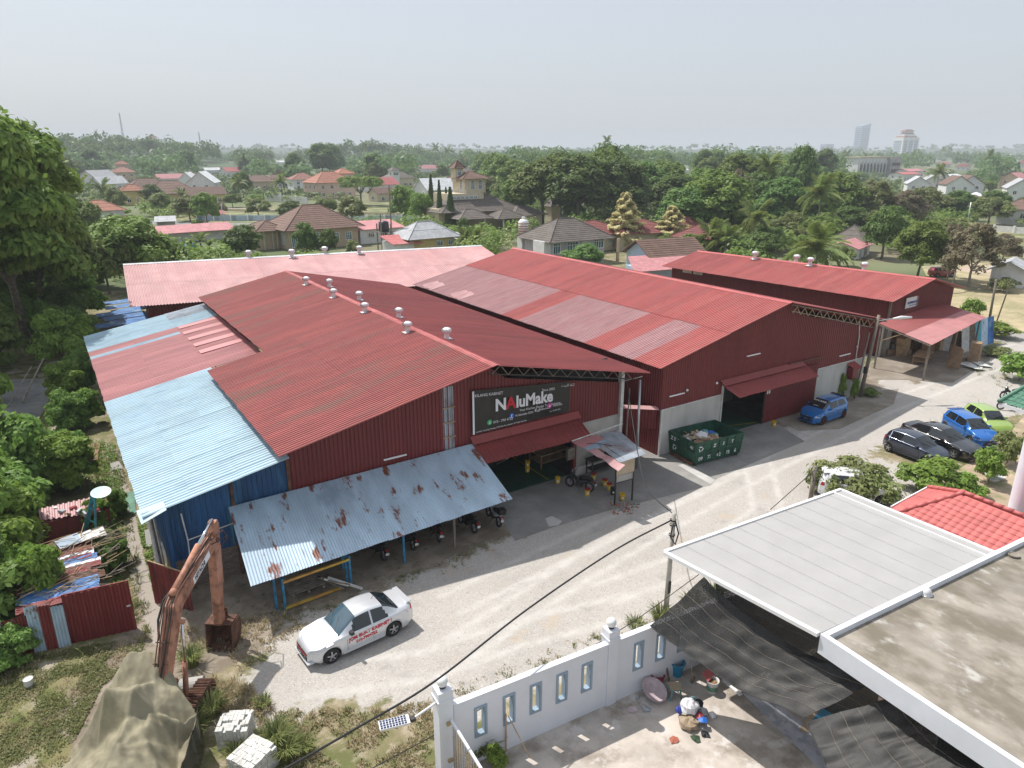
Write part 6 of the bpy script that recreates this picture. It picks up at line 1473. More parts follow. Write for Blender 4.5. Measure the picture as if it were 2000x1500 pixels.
SS=thing("scrap_shelter","collapsed shelter roof of blue and brown sheets strewn with sticks","shelter",(-1.8,31,0))
rq=random.Random(8);roofz=1.55
for k in range(16):
    y0=28.9+k*.3;m_=rq.choice(["blue_sheet","wall_rust","wood_grey","wood_grey","zinc_grey","rust"]) if k not in (1,2,9) else "blue_sheet";x0=-3.4+rq.uniform(0,.5);x1=-.3+rq.uniform(-.4,.15);mb=MB();tl_=rq.uniform(-.12,.12)
    mb.slab([(x0,y0,roofz+rq.uniform(0,.12)),(x1,y0+tl_,roofz+rq.uniform(0,.12)),(x1,y0+.38+tl_,roofz+.1),(x0,y0+.38,roofz+.1)],.02);mb.build("roof_sheet",m_,SS)
mb=MB();mb.box((-1.8,31.3,.75),(2.8,4.6,1.5));mb.build("shelter_wall","wall_rust",SS)
for k in range(3): mb=MB();mb.slab([(-1.6+.5*k,33+.1*k,1.75),(-.8+.5*k,33.2,1.78),(-.9+.5*k,34.0,1.85),(-1.8+.5*k,33.8,1.8)],.02);mb.build("loose_panel",("frame_blue","white_dirty","white_dirty")[k],SS)
st=MB()
for k in range(150): x=rq.uniform(-3.2,.3);y=rq.uniform(29,34);a=rq.gauss(.3,.5);l=rq.uniform(.3,1.3);z=1.72+rq.uniform(0,.15);st.bar((x,y,z),(x+l*cos(a),y+l*sin(a),z+rq.uniform(-.05,.1)),.02,mi=rq.choice((0,0,1)))
tag(st.build("sticks",["wood_grey","wood_pale"],SS),kind="stuff")
S2=thing("small_shelter","small faded red sheet roof with junk on top, below the turquoise frame","shelter",(-1.5,36.5,0))
a_,b_,c_,d_=P(78,1018,1.7),P(197,1000,1.7),P(197,968,1.9),P(75,995,1.9)
sheets(a_,b_,c_,d_,S2,"roof_faded",width=.8);mb=MB();mb.box(((a_+c_)/2)+Vector((0,0,-.95)),(3.0,1.3,1.6));mb.build("shelter_wall","wall_rust",S2)
for k in range(8): q=P(110+k*11,992+(k % 3)*6,1.85);mb=MB();mb.box(q,(.3,.2,.1),rot=Euler((.3*k,.2,k)).to_matrix());mb.build("scrap_piece",("white_dirty","bag_grey","cardboard","plastic_red")[k % 4],S2)
TF=thing("antenna_frame","turquoise steel frame carrying a pale dish above the scrap","antenna",P(180,1065))
for (u,v,uu_,v2) in ((160,1050,180,962),(167,1048,184,962),(188,1066,185,962)): mb=MB();mb.bar(P(u,v,.3),P(uu_,v2+4,3.0),.08);mb.build("post","turquoise",TF)
for f_ in (.2,.45,.7,.92): a_=lerp(P(160,1050,.3),P(180,966,3.0),f_);b_=lerp(P(188,1066,.3),P(185,966,3.0),f_);mb=MB();mb.bar(a_,b_,.05);mb.build("rung","turquoise",TF)
q=P(197,961,3.1);mb=MB();mb.lathe([(0,-.10),(.25,-.07),(.42,0),(.43,0),(.25,-.09),(0,-.12)],(0,0,0),n=24);R_=Matrix.Rotation(.25,3,'X');mb.v=[tuple(R_ @ Vector(v)+q) for v in mb.v];mb.build("dish","dish_light",TF,smooth=True)
b=MB();b.box(P(330,1078,.45),(.5,.6,.95),rz=.3);lone("fridge","old white appliance standing by the annex corner","appliance",b,"white_dirty")
b=MB();b.slab([P(282,1035,.5),P(317,1030,.45),P(322,1062,.15),P(286,1068,.1)][::-1],.03);lone("board","flat grey board lying on the grass by the gravel path","board",b,"concrete")
b=MB();b.slab([P(240,965,.05),P(262,958,.1),P(266,1000,.05),P(256,1008,.05)][::-1],.02);lone("sheet","green plastic sheet at the foot of the annex","sheet",b,"tile_green")
b=MB();b.slab([P(215,905,.25),P(232,900,.25),P(240,915,.05),P(218,920,.05)][::-1],.05);lone("slab_piece","small grey slab in the grass beside the annex","slab",b,"concrete")
PT=thing("plank_stack","weathered brown boards lying in the grass left of the annex","boards",P(170,885))
for k in range(4): q0,q1=P(158+9*k,902-k,.08),P(164+9*k,868-k,.08);mb=MB();mb.bar(q0,q1,.3,.04);mb.build("plank","wood",PT)
b=MB();q=P(58,1340,0);b.lathe([(.0,.02),(.13,0),(.16,.32),(.17,.33),(.14,.3),(0,.28)],q,n=16);lone("bucket","dusty white pail on the green ground cover at the left","bucket",b,"white_dirty")

WKT=table("rough plywood table in front of the workshop porch",tuple(P(1800,708)+Vector((0,0,0))),(2.6,1.2,0),.3,"wood_pale",.8)
b=MB();b.slab([P(1846,716,.05),P(1873,722,.05),P(1884,682,1.9),P(1862,674,1.9)],.05);lone("plywood_sheet","large brown plywood sheet propped upright outside the workshop","plywood",b,"cardboard")
q=P(1901,706);b=MB();b.box((q.x,q.y,.9),(1.1,.8,1.8),rz=.3);lone("carton","tall brown carton standing right of the plywood sheet","carton",b,"cardboard")
for k,(u,v) in enumerate(((1890,712),(1905,714),(1915,710),(1898,716))): q=P(u,v,.05+.03*k);b=MB();b.box(q,(2.0,1.1,.03),rot=Euler((.05*k,.04,.4*k)).to_matrix());lone("foam_sheet",("leftmost","middle","rightmost","uppermost")[k]+" of the white sheets on the ground by the tall carton","sheet",b,"white_dirty")
rq=random.Random(21)
names=[("crate","cardboard"),("carton","cardboard"),("board","wood_pale"),("sack","bag_grey"),("cabinet","wood"),("board","white_dirty")]
for k in range(52):
    u=rq.uniform(1735,1890);v=700-(u-1740)*.07-rq.uniform(0,34);q=P(u,v);nm,m_=names[k % 6];h=rq.uniform(.5,1.8);b=MB();b.box((q.x,q.y+.5,h/2),(rq.uniform(.5,1.3),rq.uniform(.1,.8),h),rot=Euler((rq.uniform(-.12,.12),rq.uniform(-.15,.15),rq.uniform(-.5,.9))).to_matrix());lone(nm,{"crate": "cardboard crate","carton": "brown carton","board": "upright board","sack": "grey sack","cabinet": "wooden cabinet"}[nm]+" in the clutter under the workshop porch",nm,b,m_,group=nm+"s in the workshop clutter")
TS=thing("scrap_lean_to","leaning blue and white sheets at the right end of the workshop porch","shelter",P(1910,680))
for k in range(5): u=1878+12*k;p0=P(u,690-4*k,.0);p1=P(u+14,686-4*k,0.0);sheets(p0,p1,p1+Vector((.3,.6,2.6)),p0+Vector((.3,.6,2.6)),TS,("white_dirty","wood_grey","turquoise","zinc","blue_sheet")[k],width=2,name="leaning_sheet")

GP=None
for k,(u,v) in enumerate(((1935,932),(1946,930),(1938,940),(1950,936))): q=P(u,v);b=MB();b.lathe([(0,.18),(.28,.2),(.33,.22),(.33,.16),(.2,0)],q,n=18);lone("planter",("leftmost","second","nearest","rightmost")[k]+" of the round white planters behind the red tiled roof","planter",b,"white_dirty")
# ================================================================ hills
HILLS=[]
def hill_at(u,dist,h,su,sv): p=PD(u,297,dist);HILLS.append((p.x,p.y,h,su,sv,atan2(p.x,p.y)))
hill_at(165,820,15,120,90);hill_at(280,900,9,90,80);hill_at(700,900,15,80,70);hill_at(20,700,5,100,90);hill_at(1180,520,4,95,60);hill_at(1290,620,5,80,60);hill_at(1060,800,6,90,60);hill_at(850,2600,30,500,200);hill_at(1350,2300,26,600,200);hill_at(450,2800,30,600,200);hill_at(1900,3200,32,700,200)
def hz_(x,y):
    z=0*x
    for (cx,cy,h,su,sv,a) in HILLS:
        dx,dy=x-cx,y-cy;r=dx*cos(a)-dy*sin(a);f=dx*sin(a)+dy*cos(a);z=z+h*np.exp(-(r/su)** 2-(f/sv)** 2)
    return z
xs=np.arange(-800,4200,50.0);ys=np.arange(250,4200,50.0);XX,YY=np.meshgrid(xs,ys);ZZ=hz_(XX,YY);ZZ=np.where(ZZ>.4,ZZ-.3,-1.0)
I=np.arange(XX.size).reshape(XX.shape);ok=(ZZ[:-1,:-1]>0) | (ZZ[1:,1:]>0) | (ZZ[:-1,1:]>0) | (ZZ[1:,:-1]>0)
F=np.stack([I[:-1,:-1][ok],I[:-1,1:][ok],I[1:,1:][ok],I[1:,:-1][ok]],1)
mat("hill_green",(.055,.085,.04),.95,var=.25,scale=.05)
struct(link("hills",np_mesh("hills",np.stack([XX.ravel(),YY.ravel(),ZZ.ravel()],1),F,"hill_green",smooth=True)))

# ================================================================ houses
BOXES=[]     
def pxm(v): return (v-297)/18*.96
class House:
    def __init__(s,label,u,v,rz,name="house",cat="house",dist=None,group=None):
        s.p=P(u,v) if dist is None else PD(u,v,dist);s.p.z=0 if dist is None else float(hz_(s.p.x,s.p.y));s.rz=rz;s.t=thing(name,label,cat,s.p,rz,group);s.d=math.hypot(s.p.x,s.p.y)
    def part(s,mb,name,m,parent=None,smooth=False): return mb.build(name,m,parent or s.t,smooth=smooth,world=False)
    def wall(s,x,y,w,d,z0,z1_,m,name="wall"): mb=MB();mb.box((x,y,(z0+z1_)/2),(w,d,z1_-z0));return s.part(mb,name,m)
    def hip(s,x,y,w,d,z,rise,m,over=.6,ridge=None,courses=None,name="roof"):
        "hipped roof built of stepped tile courses; long axis along x when w >= d"
        W2_,D2=w/2+over,d/2+over;sw=W2_>D2;run=min(W2_,D2);n=courses or max(4,int(run/.55));mb=MB()
        for k in range(n):
            a,b=k/n,(k+1)/n;x0,y0,x1,y1=W2_-run*a,D2-run*a,W2_-run*b,D2-run*b;z0,z1_=z+rise*a+.05,z+rise*b
            c0=[(x-x0,y-y0,z0),(x+x0,y-y0,z0),(x+x0,y+y0,z0),(x-x0,y+y0,z0)];c1=[(x-x1,y-y1,z1_),(x+x1,y-y1,z1_),(x+x1,y+y1,z1_),(x-x1,y+y1,z1_)];cb=[(p[0],p[1],z0-.05) for p in c0]
            mb.add(cb+c0+c1,[(i,(i+1) % 4,4+(i+1) % 4,4+i) for i in range(4)]+[(4+i,4+(i+1) % 4,8+(i+1) % 4,8+i) for i in range(4)])
        mb.add([(x-W2_,y-D2,z),(x+W2_,y-D2,z),(x+W2_,y+D2,z),(x-W2_,y+D2,z)],[(3,2,1,0)]);ro=s.part(mb,name,m)
        rl=abs(W2_-D2);r=MB();tops=[(x-rl,y,z+rise),(x+rl,y,z+rise)] if sw else [(x,y-rl,z+rise),(x,y+rl,z+rise)]
        if rl>.3: r.tube(tops,.14,5)
        for (sx_,sy_) in ((-1,-1),(1,-1),(1,1),(-1,1)):
            tp=tops[0] if ((sx_<0) if sw else (sy_<0)) else tops[1];r.tube([(x+sx_*W2_,y+sy_*D2,z+.05),tp],.12,5)
        s.part(r,"ridge_tiles",m,ro);return ro
    def gable(s,x,y,w,d,z,rise,m,wm,over=.5,axis='x',name="roof",t=.12,courses=0):
        "gable roof, ridge along axis"
        def T(a,b,c): return (x+a,y+b,c) if axis== 'x' else (x-b,y+a,c)
        L2,S2=(w/2+over,d/2+over) if axis== 'x' else (d/2+over,w/2+over);k_=rise/(S2-over+1e-6) if True else 0;ze=z-k_*over*.5;mb=MB();n=courses or 1
        for sgn in (-1,1):
            for k in range(n):
                a,b=k/n,(k+1)/n;q=[T(-L2,sgn*S2*(1-a),lerp(ze,z+rise,a)+.04),T(L2,sgn*S2*(1-a),lerp(ze,z+rise,a)+.04),T(L2,sgn*S2*(1-b),lerp(ze,z+rise,b)),T(-L2,sgn*S2*(1-b),lerp(ze,z+rise,b))]
                if sgn>0: q=q[::-1]
                if axis != 'x': pass
                mb.slab(q,t)
        ro=s.part(mb,name,m);g=MB();l2,s2=L2-over,S2-over
        for e in (-1,1): g=MB();g.add([T(e*l2,-s2,z-.02),T(e*l2,s2,z-.02),T(e*l2,0,z+rise-.15)],[(0,1,2) if e>0 else (2,1,0)]);s.part(g,"gable_wall",wm)
        return ro
    def window(s,x,y,z,w,h,face,arch=False,frame="white",glass="glass_teal",bars=2):
        "face: direction the window looks (-y, +y, -x, +x as 's','n','w','e')"
        f=MB();g=MB();dx,dy={'s': (0,-1),'n': (0,1),'w': (-1,0),'e': (1,0)}[face];ux,uy=(1,0) if dy else (0,1)
        def B(mb,a0,a1,b0,b1,o0,o1): cx,cy=x+ux*(a0+a1)/2+dx*(o0+o1)/2,y+uy*(a0+a1)/2+dy*(o0+o1)/2;mb.box((cx,cy,z+(b0+b1)/2),(abs(a1-a0) if ux else abs(o1-o0),abs(a1-a0) if uy else abs(o1-o0),b1-b0))
        for a0,a1,b0,b1 in ((-w/2-.1,-w/2,-h/2-.1,h/2+.1),(w/2,w/2+.1,-h/2-.1,h/2+.1),(-w/2,w/2,-h/2-.1,-h/2),(-w/2,w/2,h/2,h/2+.1)): B(f,a0,a1,b0,b1,0,.12)
        for k in range(1,bars+1): q=-w/2+w*k/(bars+1);B(f,q-.04,q+.04,-h/2,h/2,.02,.09)
        B(f,-w/2,w/2,h*.2,h*.2+.07,.02,.085)
        fo=s.part(f,"window",frame);B(g,-w/2,w/2,-h/2,h/2,.005,.03)
        if arch: g.lathe([(0,0),(w/2,0)],(x+dx*.05,y+dy*.05,z+h/2),n=14,axis='Y' if dy else 'X')
        s.part(g,"pane",glass,fo)
    def windows(s,n,x0,x1,y,z,w,h,face,**k):
        for i in range(n):
            q=lerp(x0,x1,(i+.5)/n)
            if face in 'sn': s.window(q,y,z,w,h,face,**k)
            else: s.window(y,q,z,w,h,face,**k)
    def door(s,x,y,face='s',w=1.0,h=2.2,m="wood"): mb=MB();mb.box((x,y,h/2),(w,.12,h) if face in 'sn' else (.12,w,h));s.part(mb,"door",m)
def claim(u0,v0,u1,v1,d): BOXES.append((u0,v0,u1,v1,d))
A0=0.0

h=House("cream house with big brown hipped tile roof directly behind the long pink shed",622,478,.10);claim(500,395,760,492,h.d)
h.wall(-1,0,14.5,11,0,3.8,"plaster_tan");h.hip(-1,0,15,11.5,3.8,4.2,"tile_brown",.9);h.wall(-10.5,2,4.5,6,0,3.6,"plaster_tan");h.hip(-10,2,5.5,7,3.6,1.7,"tile_brown",.7,name="wing_roof")
h.windows(4,-8,-2,-5.55,1.9,1.0,2.4,'s');h.windows(2,0,5.5,-5.55,2.0,1.2,1.4,'s');h.windows(2,-5,3,-8.3,2.0,1.0,2.0,'w');h.door(-2.2,-5.55)
for x_ in (-11.5,-9.8,-8.9): mb=MB();mb.bar((x_,-1.2,0),(x_,-1.2,3.6),.3);h.part(mb,"porch_column","plaster_cream")
h.wall(12,-2,10,6,0,2.9,"plaster_white","annex_wall");mb=MB();mb.slab([(5.5,-5.6,2.95),(17.5,-5.6,2.95),(17.5,1.4,4.1),(5.5,1.4,4.1)],.1);h.part(mb,"annex_roof","roof_metal_pink");h.windows(3,8,16.5,-5.05,1.8,1.3,.9,'s',glass="glass_dark")

h=House("black water tank on a tall steel stand right of the brown hipped house",752,488,0,name="water_tower",cat="water tank")
for a in (-1,1):
    for b in (-1,1): mb=MB();mb.bar((a,b,0),(a,b,5.0+(1.8 if (a,b)== (-1,-1) else 0)),.2);h.part(mb,"leg","wood_grey")
mb=MB();mb.box((0,0,3.4),(2.5,2.5,.15));h.part(mb,"platform","wood_grey");mb=MB();mb.lathe([(0,3.5),(.95,3.5),(1.0,4.5),(.95,5.3),(.5,5.5),(0,5.55)],n=18);h.part(mb,"tank","bag_black",smooth=True)
mb=MB();mb.tube([(1.8,.5,0),(1.7,.4,12)],.14,6);h.part(mb,"mast","wood_grey")

h=House("low house with pale patched sheet roof between the cypress trees and pink shed",830,488,.05);claim(755,432,905,490,h.d)
h.wall(0,0,10,7,0,2.6,"plaster_yellow");h.hip(0,0,10.5,7.5,2.6,2.8,"roof_metal_grey",.6,courses=2);h.wall(-6.5,-1.5,4,5,0,2.2,"plaster_white");mb=MB();mb.slab([(-9,-4.4,2.1),(-2.8,-4.6,2.0),(-3.6,1,3.2),(-9,1,3.2)],.08);h.part(mb,"porch_roof","roof_metal_red");h.windows(2,0,5,-3.55,1.6,1.2,.9,'s')
mb=MB();mb.slab([(4,-5,2.3),(7.5,-4,2.2),(7.2,0,3),(3.2,-2,3.4)],.06);h.part(mb,"rusty_lean_roof","roof_metal_white")

h=House("lilac rendered house with dark grey tile roof right behind the larger warehouse",1092,512,-.02);claim(1010,425,1185,500,h.d)
h.wall(1.0,0,11.0,8,0,4.1,"plaster_lilac");h.hip(1.2,0,12.0,8.6,4.1,3.2,"tile_grey",.9,courses=12);h.windows(1,-4.3,-2.7,-4.05,3.0,1.3,1.7,'s');h.windows(1,-1.6,1.0,-4.05,3.0,2.2,1.7,'s',bars=3);h.windows(1,4.0,6.4,-4.05,3.3,2.0,1.5,'s',bars=3);h.wall(-5.0,-2.3,1.8,3.2,0,4.2,"plaster_white")
mb=MB();mb.bar((8.8,-5,0),(8.8,-5,4),.4);h.part(mb,"porch_column","plaster_tan")
t2=House("white and red striped water tank beside the lilac house roof",1022,508,0,name="water_tank",cat="water tank");mb=MB();mb.lathe([(0,4.3),(.9,4.3),(.9,6.6),(.5,7.0),(0,7.05)],n=18);t2.part(mb,"tank","white",smooth=True)
for k in range(5): mb=MB();mb.lathe([(.93,4.55+.42*k),(.93,4.7+.42*k)],n=18);t2.part(mb,"tank_band","terracotta")
mb=MB();mb.box((0,0,2.1),(1.6,1.6,4.2));t2.part(mb,"tank_base","plaster_white");mb=MB();mb.lathe([(.3,7.0),(.3,7.4),(0,7.45)],n=12);t2.part(mb,"tank_cap","white")

h=House("pale blue house with brown gabled roof and pink sheet lean-to beside the farthest warehouse",1283,548,-.15);claim(1180,455,1345,530,h.d)
h.wall(1,0,9,6,0,4.2,"plaster_blue");h.gable(1,0,9,6,4.2,1.9,"tile_brown","plaster_blue",.7,courses=9);h.wall(-2.5,-3.5,8,4.5,0,2.9,"plaster_blue","annex_wall")
mb=MB();mb.slab([(-9.0,-7.2,2.9),(2.8,-7.2,2.9),(3.2,-2.8,4.3),(-7.2,-2.8,4.3)],.06);h.part(mb,"lean_to_roof","roof_metal_pink");h.windows(1,2,4,-3.05,3.5,1.2,.8,'s')

for i,(u,v,w,d,rz,m,lb) in enumerate(((1150,486,12,9,.2,"tile_maroon","maroon hipped roof behind the lilac house"),(1240,482,13,10,-.2,"tile_maroon","maroon hipped roof behind the yellow layered tree"),(1368,494,9,7,.3,"tile_maroon","low maroon roofed house between the gabled house and the palms"),(1335,476,8,6,.1,"tile_maroon","small red roofed house below the second yellow tree"))):
    h=House(lb,u,v,rz);h.wall(0,0,w-1,d-1,0,3.2,"plaster_cream");h.hip(0,0,w,d,3.2,2.2,m,.6);h.windows(2,-w/3,w/3,-d/2+.45,1.7,1.1,1.0,'s');claim(u-40,v-40,u+40,v,h.d)

h=House("yellow villa with roof terrace, tower room and many brown tile roofs",925,447,.0);claim(868,322,985,440,h.d)
h.wall(0,4,20,10,0,5.2,"plaster_cream");h.hip(1,3,22,12,4.4,3.4,"tile_grey",.8);h.hip(-4,-5,8,6,3.2,2.0,"tile_grey",.6,name="porch_roof");h.hip(5,-6.5,7,6,3.0,2.0,"tile_grey",.6,name="porch_roof");h.hip(12,-3,9,8,3.2,2.4,"tile_grey",.6,name="wing_roof");h.wall(12,-3,8,7,0,3.2,"plaster_cream","wing_wall")
h.wall(-1.0,5.5,9.6,8.4,5.2,8.4,"plaster_cream","terrace_block");h.wall(2.4,6,6.0,6.0,8.4,11.8,"plaster_cream","tower_room");h.hip(2.4,6,6.4,6.4,11.8,1.8,"tile_brown",.9,name="tower_roof")
h.windows(2,.6,4.9,3.0,10.0,.9,1.5,'s',arch=True);h.windows(1,-1,-.8,-.0+-1.12,0,.1,.1,'w') if False else None
h.window(-.6,4.6,10.0,1.0,2.0,'w',arch=True);h.windows(6,-5.2,2.0,1.28,7.5,.8,.6,'s');h.wall(-.4,6.9,2.2,2.2,11,14.2,"plaster_cream","turret");h.hip(-.4,6.9,2.4,2.4,14.2,1.9,"tile_brown",.45,name="turret_roof");h.windows(1,-.9,.1,5.78,13.2,.9,1.3,'s')
for k in range(9): mb=MB();mb.bar((-5.6+.55*k,1.4,8.4),(-5.6+.55*k,1.4,9.3),.08);h.part(mb,"baluster","plaster_white")
mb=MB();mb.bar((-5.8,1.4,9.3),(-1.1,1.4,9.3),.12);h.part(mb,"handrail","plaster_white")
for (x_,y_) in ((-7,-7),(-1,-7),(3,-9),(8,-9)): mb=MB();mb.bar((x_,y_,0),(x_,y_,3),.3);h.part(mb,"column","plaster_white")
h=House("small cream belvedere with pointed brown roof right of the yellow villa",1079,432,0,name="pavilion",cat="pavilion");h.wall(0,0,2.8,2.8,0,4.0,"plaster_cream");h.hip(0,0,3,3,4.0,2.6,"tile_grey",.4);claim(1060,390,1095,430,h.d)

FARH=[
 (645,386,17,12,6.2,4.2,"plaster_peach","tile_orange","hip",.15,"large peach mansion with orange tile roofs left of the umbrella tree"),
 (672,381,7,7,9.2,2.2,"plaster_peach","tile_orange","hip",.15,"peach turret with pointed orange roof behind the mansion"),
 (592,371,12,10,5.2,3.0,"plaster_white","tile_rust","hip",.0,"white house with rust tile roof left of the peach mansion"),
 (507,370,15,10,4.0,3.0,"plaster_tan","tile_brown","hip",-.1,"tan house with brown roof behind the palm at the left"),
 (540,366,12,8,4.0,2.6,"plaster_white","tile_brown","hip",.2,"brown roofed house between two palms left of the mansion"),
 (778,366,14,9,5.0,3.2,"plaster_cream","tile_grey","hip",.1,"cream house with grey hipped roof behind the umbrella tree"),
 (771,368,4,4,9.0,2.0,"plaster_white","tile_grey","hip",.1,"slim white turret of the cream house with grey roof"),
 (742,374,16,10,3.4,3.2,"plaster_white","roof_metal_red","gable",.3,"long house with red sheet roof beside the umbrella tree"),
 (748,392,9,6,3.0,2.0,"plaster_cream","tile_brown","gable",.2,"low brown gabled house right of the umbrella tree"),
 (864,390,20,10,4.2,4.2,"plaster_white","roof_metal_white","gable",.1,"white gabled hall with pale roof and cyan patch left of the villa"),
 (335,395,18,12,3.4,4.4,"plaster_yellow","tile_brown","hip",.0,"yellow house with wide brown roof at the left"),
 (292,385,18,12,3.4,4.2,"plaster_yellow","tile_brown","hip",.1,"brown roofed house just behind the yellow one at the left"),
 (262,400,7,5,5.0,2.0,"plaster_yellow","tile_orange","hip",.0,"small orange roofed tower house beside the yellow house"),
 (402,396,13,8,3.2,2.6,"plaster_yellow","tile_brown","gable",.1,"low brown gabled wing right of the yellow house"),
 (401,380,16,11,5.4,4.6,"plaster_white","roof_metal_white","gable",1.2,"white house with paired steep white gables at the left"),
 (372,374,13,8,5.0,4.0,"plaster_white","roof_metal_white","gable",1.2,"second white steep gabled house just left of the paired one"),
 (345,362,20,9,4.0,2.4,"plaster_white","roof_metal_pink","gable",.05,"long pink roofed hall beyond the brown roofs at the left"),
 (243,358,13,11,6.5,3.0,"plaster_tan","tile_rust","hip",.0,"two tier rust roofed house in the left distance"),
 (243,356,7,6,10.8,2.2,"plaster_tan","tile_rust","hip",.0,"upper tier of rust tile roof above the left distant house"),
 (195,362,20,10,4.4,4.0,"plaster_white","roof_metal_grey","gable",.9,"grey roofed white house at the far left"),
 (215,372,15,8,3.4,3.4,"plaster_white","roof_metal_grey","gable",.6,"lower grey roofed house nearer at the far left"),
 (452,345,14,9,4.0,3.0,"plaster_white","roof_metal_red","gable",.4,"red roofed house in the left middle distance"),
 (414,342,12,8,4.0,2.0,"plaster_white","roof_metal_white","gable",.1,"small white hall beyond the brown roofs"),
 (428,330,26,12,4.5,3.0,"plaster_tan","tile_rust","gable",.1,"long rust roofed building near the horizon left of centre"),
 (835,338,16,9,4.0,3.0,"plaster_white","roof_metal_pink","gable",.1,"pink roofed house peeping from trees behind the villa"),
 (550,322,16,9,4.0,2.0,"plaster_white","roof_metal_white","gable",.0,"tiny white roofed hall in the trees left of centre"),
 (197,432,10,8,3.0,2.6,"plaster_white","tile_orange","hip",.2,"orange roofed house half hidden by the giant left tree"),
 (1300,412,12,8,5.0,3.4,"plaster_white","roof_metal_grey","gable",.2,"grey roofed house sunk in the wood behind the second yellow tree"),
 (1328,342,12,7,4.0,2.0,"plaster_white","roof_metal_white","gable",.0,"white roofed shed on the edge of the wooded ridge"),
 (1788,376,15,9,4.2,3.2,"plaster_white","roof_metal_grey","gable",.6,"grey gabled terrace house at right nearest the arcaded building"),
 (1815,372,15,9,4.2,3.2,"plaster_white","roof_metal_grey","gable",.6,"second grey gabled terrace house at the right"),
 (1862,380,14,10,4.6,3.6,"plaster_white","tile_brown","gable",.7,"white house with brown gable in the right distance"),
 (1885,378,14,10,4.6,3.6,"plaster_white","tile_brown","gable",.7,"brown gabled neighbour of the white house in the right distance"),
 (1900,404,17,9,2.8,1.8,"plaster_white","roof_metal_white","gable",.4,"low hall with pale sheet roof at the right"),
 (1922,408,9,6,2.8,1.6,"plaster_white","roof_metal_red","gable",.4,"red roofed shed next to the pale sheet roof at the right"),
 (1990,436,14,8,4.0,2.4,"plaster_white","tile_brown","hip",.2,"white house with flat porch at the right edge"),
 (1985,392,16,9,5.0,3.4,"plaster_white","roof_metal_grey","gable",.5,"grey gabled house at the right edge"),
 (1978,368,14,9,5.0,3.0,"plaster_peach","roof_metal_pink","gable",.1,"peach walled house with pink roof at the right edge"),
 (1855,357,16,8,3.6,1.6,"plaster_white","roof_metal_white","gable",.1,"long pale roof in the right middle distance"),
 (1775,344,24,10,4.0,1.6,"plaster_white","roof_metal_pink","gable",.05,"pink roofed row below the arcaded building"),
 (1765,352,22,10,4.0,1.4,"plaster_white","roof_metal_red","gable",.05,"red roofed row just in front of the pink one at the right"),
 (1880,333,16,10,4.0,3.0,"plaster_white","tile_maroon","hip",.2,"maroon roofed house beyond the right hand palms"),
 (1840,327,22,10,4.0,2.6,"plaster_white","roof_metal_red","gable",.1,"red roofed hall near the horizon at right"),
 (1995,328,16,10,5.0,4.0,"plaster_white","tile_maroon","hip",.2,"maroon roof at the right edge near the horizon"),
 (1662,492,6,5,2.4,2.6,"plaster_white","tile_grey","hip",.3,"small grey pyramid roof among the trees left of the dark round tree"),
 (1655,500,9,5,2.0,1.0,"plaster_white","roof_metal_pink","gable",.3,"low pink roof below the grey pyramid roof"),
 (1968,555,6,4,2.4,1.2,"plaster_white","roof_metal_grey","gable",.3,"small open shelter at the far right edge"),
 (620,330,12,8,4,2.4,"plaster_white","tile_orange","hip",.3,"orange roofed house in the trees beyond the mansion"),
 (905,346,14,8,4,2.4,"plaster_white","tile_grey","hip",.1,"grey roof in the trees right behind the villa tower"),
]
for (u,v,w,d,wh,rise,wm,rm,ty,rz,lb) in FARH:
    h=House(lb,u,v,rz);h.wall(0,0,w,d,0,wh,wm)
    if ty== "hip": h.hip(0,0,w,d,wh,rise,rm,.7,courses=max(3,int(d/2.2)))
    else: h.gable(0,0,w,d,wh,rise,rm,wm,.5,axis='x')
    nw=max(2,int(w/3.5));h.windows(nw,-w/2+.5,w/2-.5,-d/2,wh*.35 if wh<5 else 1.7,1.2,1.3,'s',glass="glass_dark",bars=1)
    if wh>5: h.windows(nw,-w/2+.5,w/2-.5,-d/2,wh-1.6,1.2,1.3,'s',glass="glass_dark",bars=1)
    h.windows(max(1,int(d/4)),-d/2+.5,d/2-.5,-w/2,wh-1.6,1.1,1.2,'w',glass="glass_dark",bars=1);h.door(w*.18,-d/2-.02)
    s_=pxm(v);claim(u-w*s_*.5,v-(wh+rise)*s_*1.0,u+w*s_*.5,v-wh*s_*.3,h.d)

h=House("cyan tarpaulin sheet spread on the white hall roof",893,392,.1,name="roof_sheet",cat="sheet");mb=MB();mb.slab([(-3.4,-4.6,5.3),(3.4,-4.6,5.3),(4.2,-.4,8.9),(-2.2,-.4,8.9)],.05);h.part(mb,"sheet","cyan_sheet")

h=House("long cream building with pointed arcade at the right",1705,345,.0,name="arcaded_building",cat="building");claim(1655,300,1765,326,h.d)
w_=46;h.wall(-3,5,w_-8,10,0,14,"plaster_white");
for k in range(9):
    x_=-21+4.5*k;mb=MB();mb.bar((x_,-.6,0),(x_,-.6,12),.7);h.part(mb,"column","plaster_white")
    mb=MB();mb.add([(x_+.6,-.35,3),(x_+3.8,-.35,3),(x_+3.8,-.35,8),(x_+2.2,-.35,10.5),(x_+.6,-.35,8)],[(0,1,2,3,4)]);h.part(mb,"arch","glass_dark")
h.wall(-3,4.6,w_-6,11.4,14,14.8,"plaster_cream","cornice");h.wall(24,3,14,12,0,14.5,"concrete","concrete_wing")
for k in range(2): mb=MB();mb.box((24,-3.1,4+5*k),(11,.3,2.4));h.part(mb,"opening","dark_in")

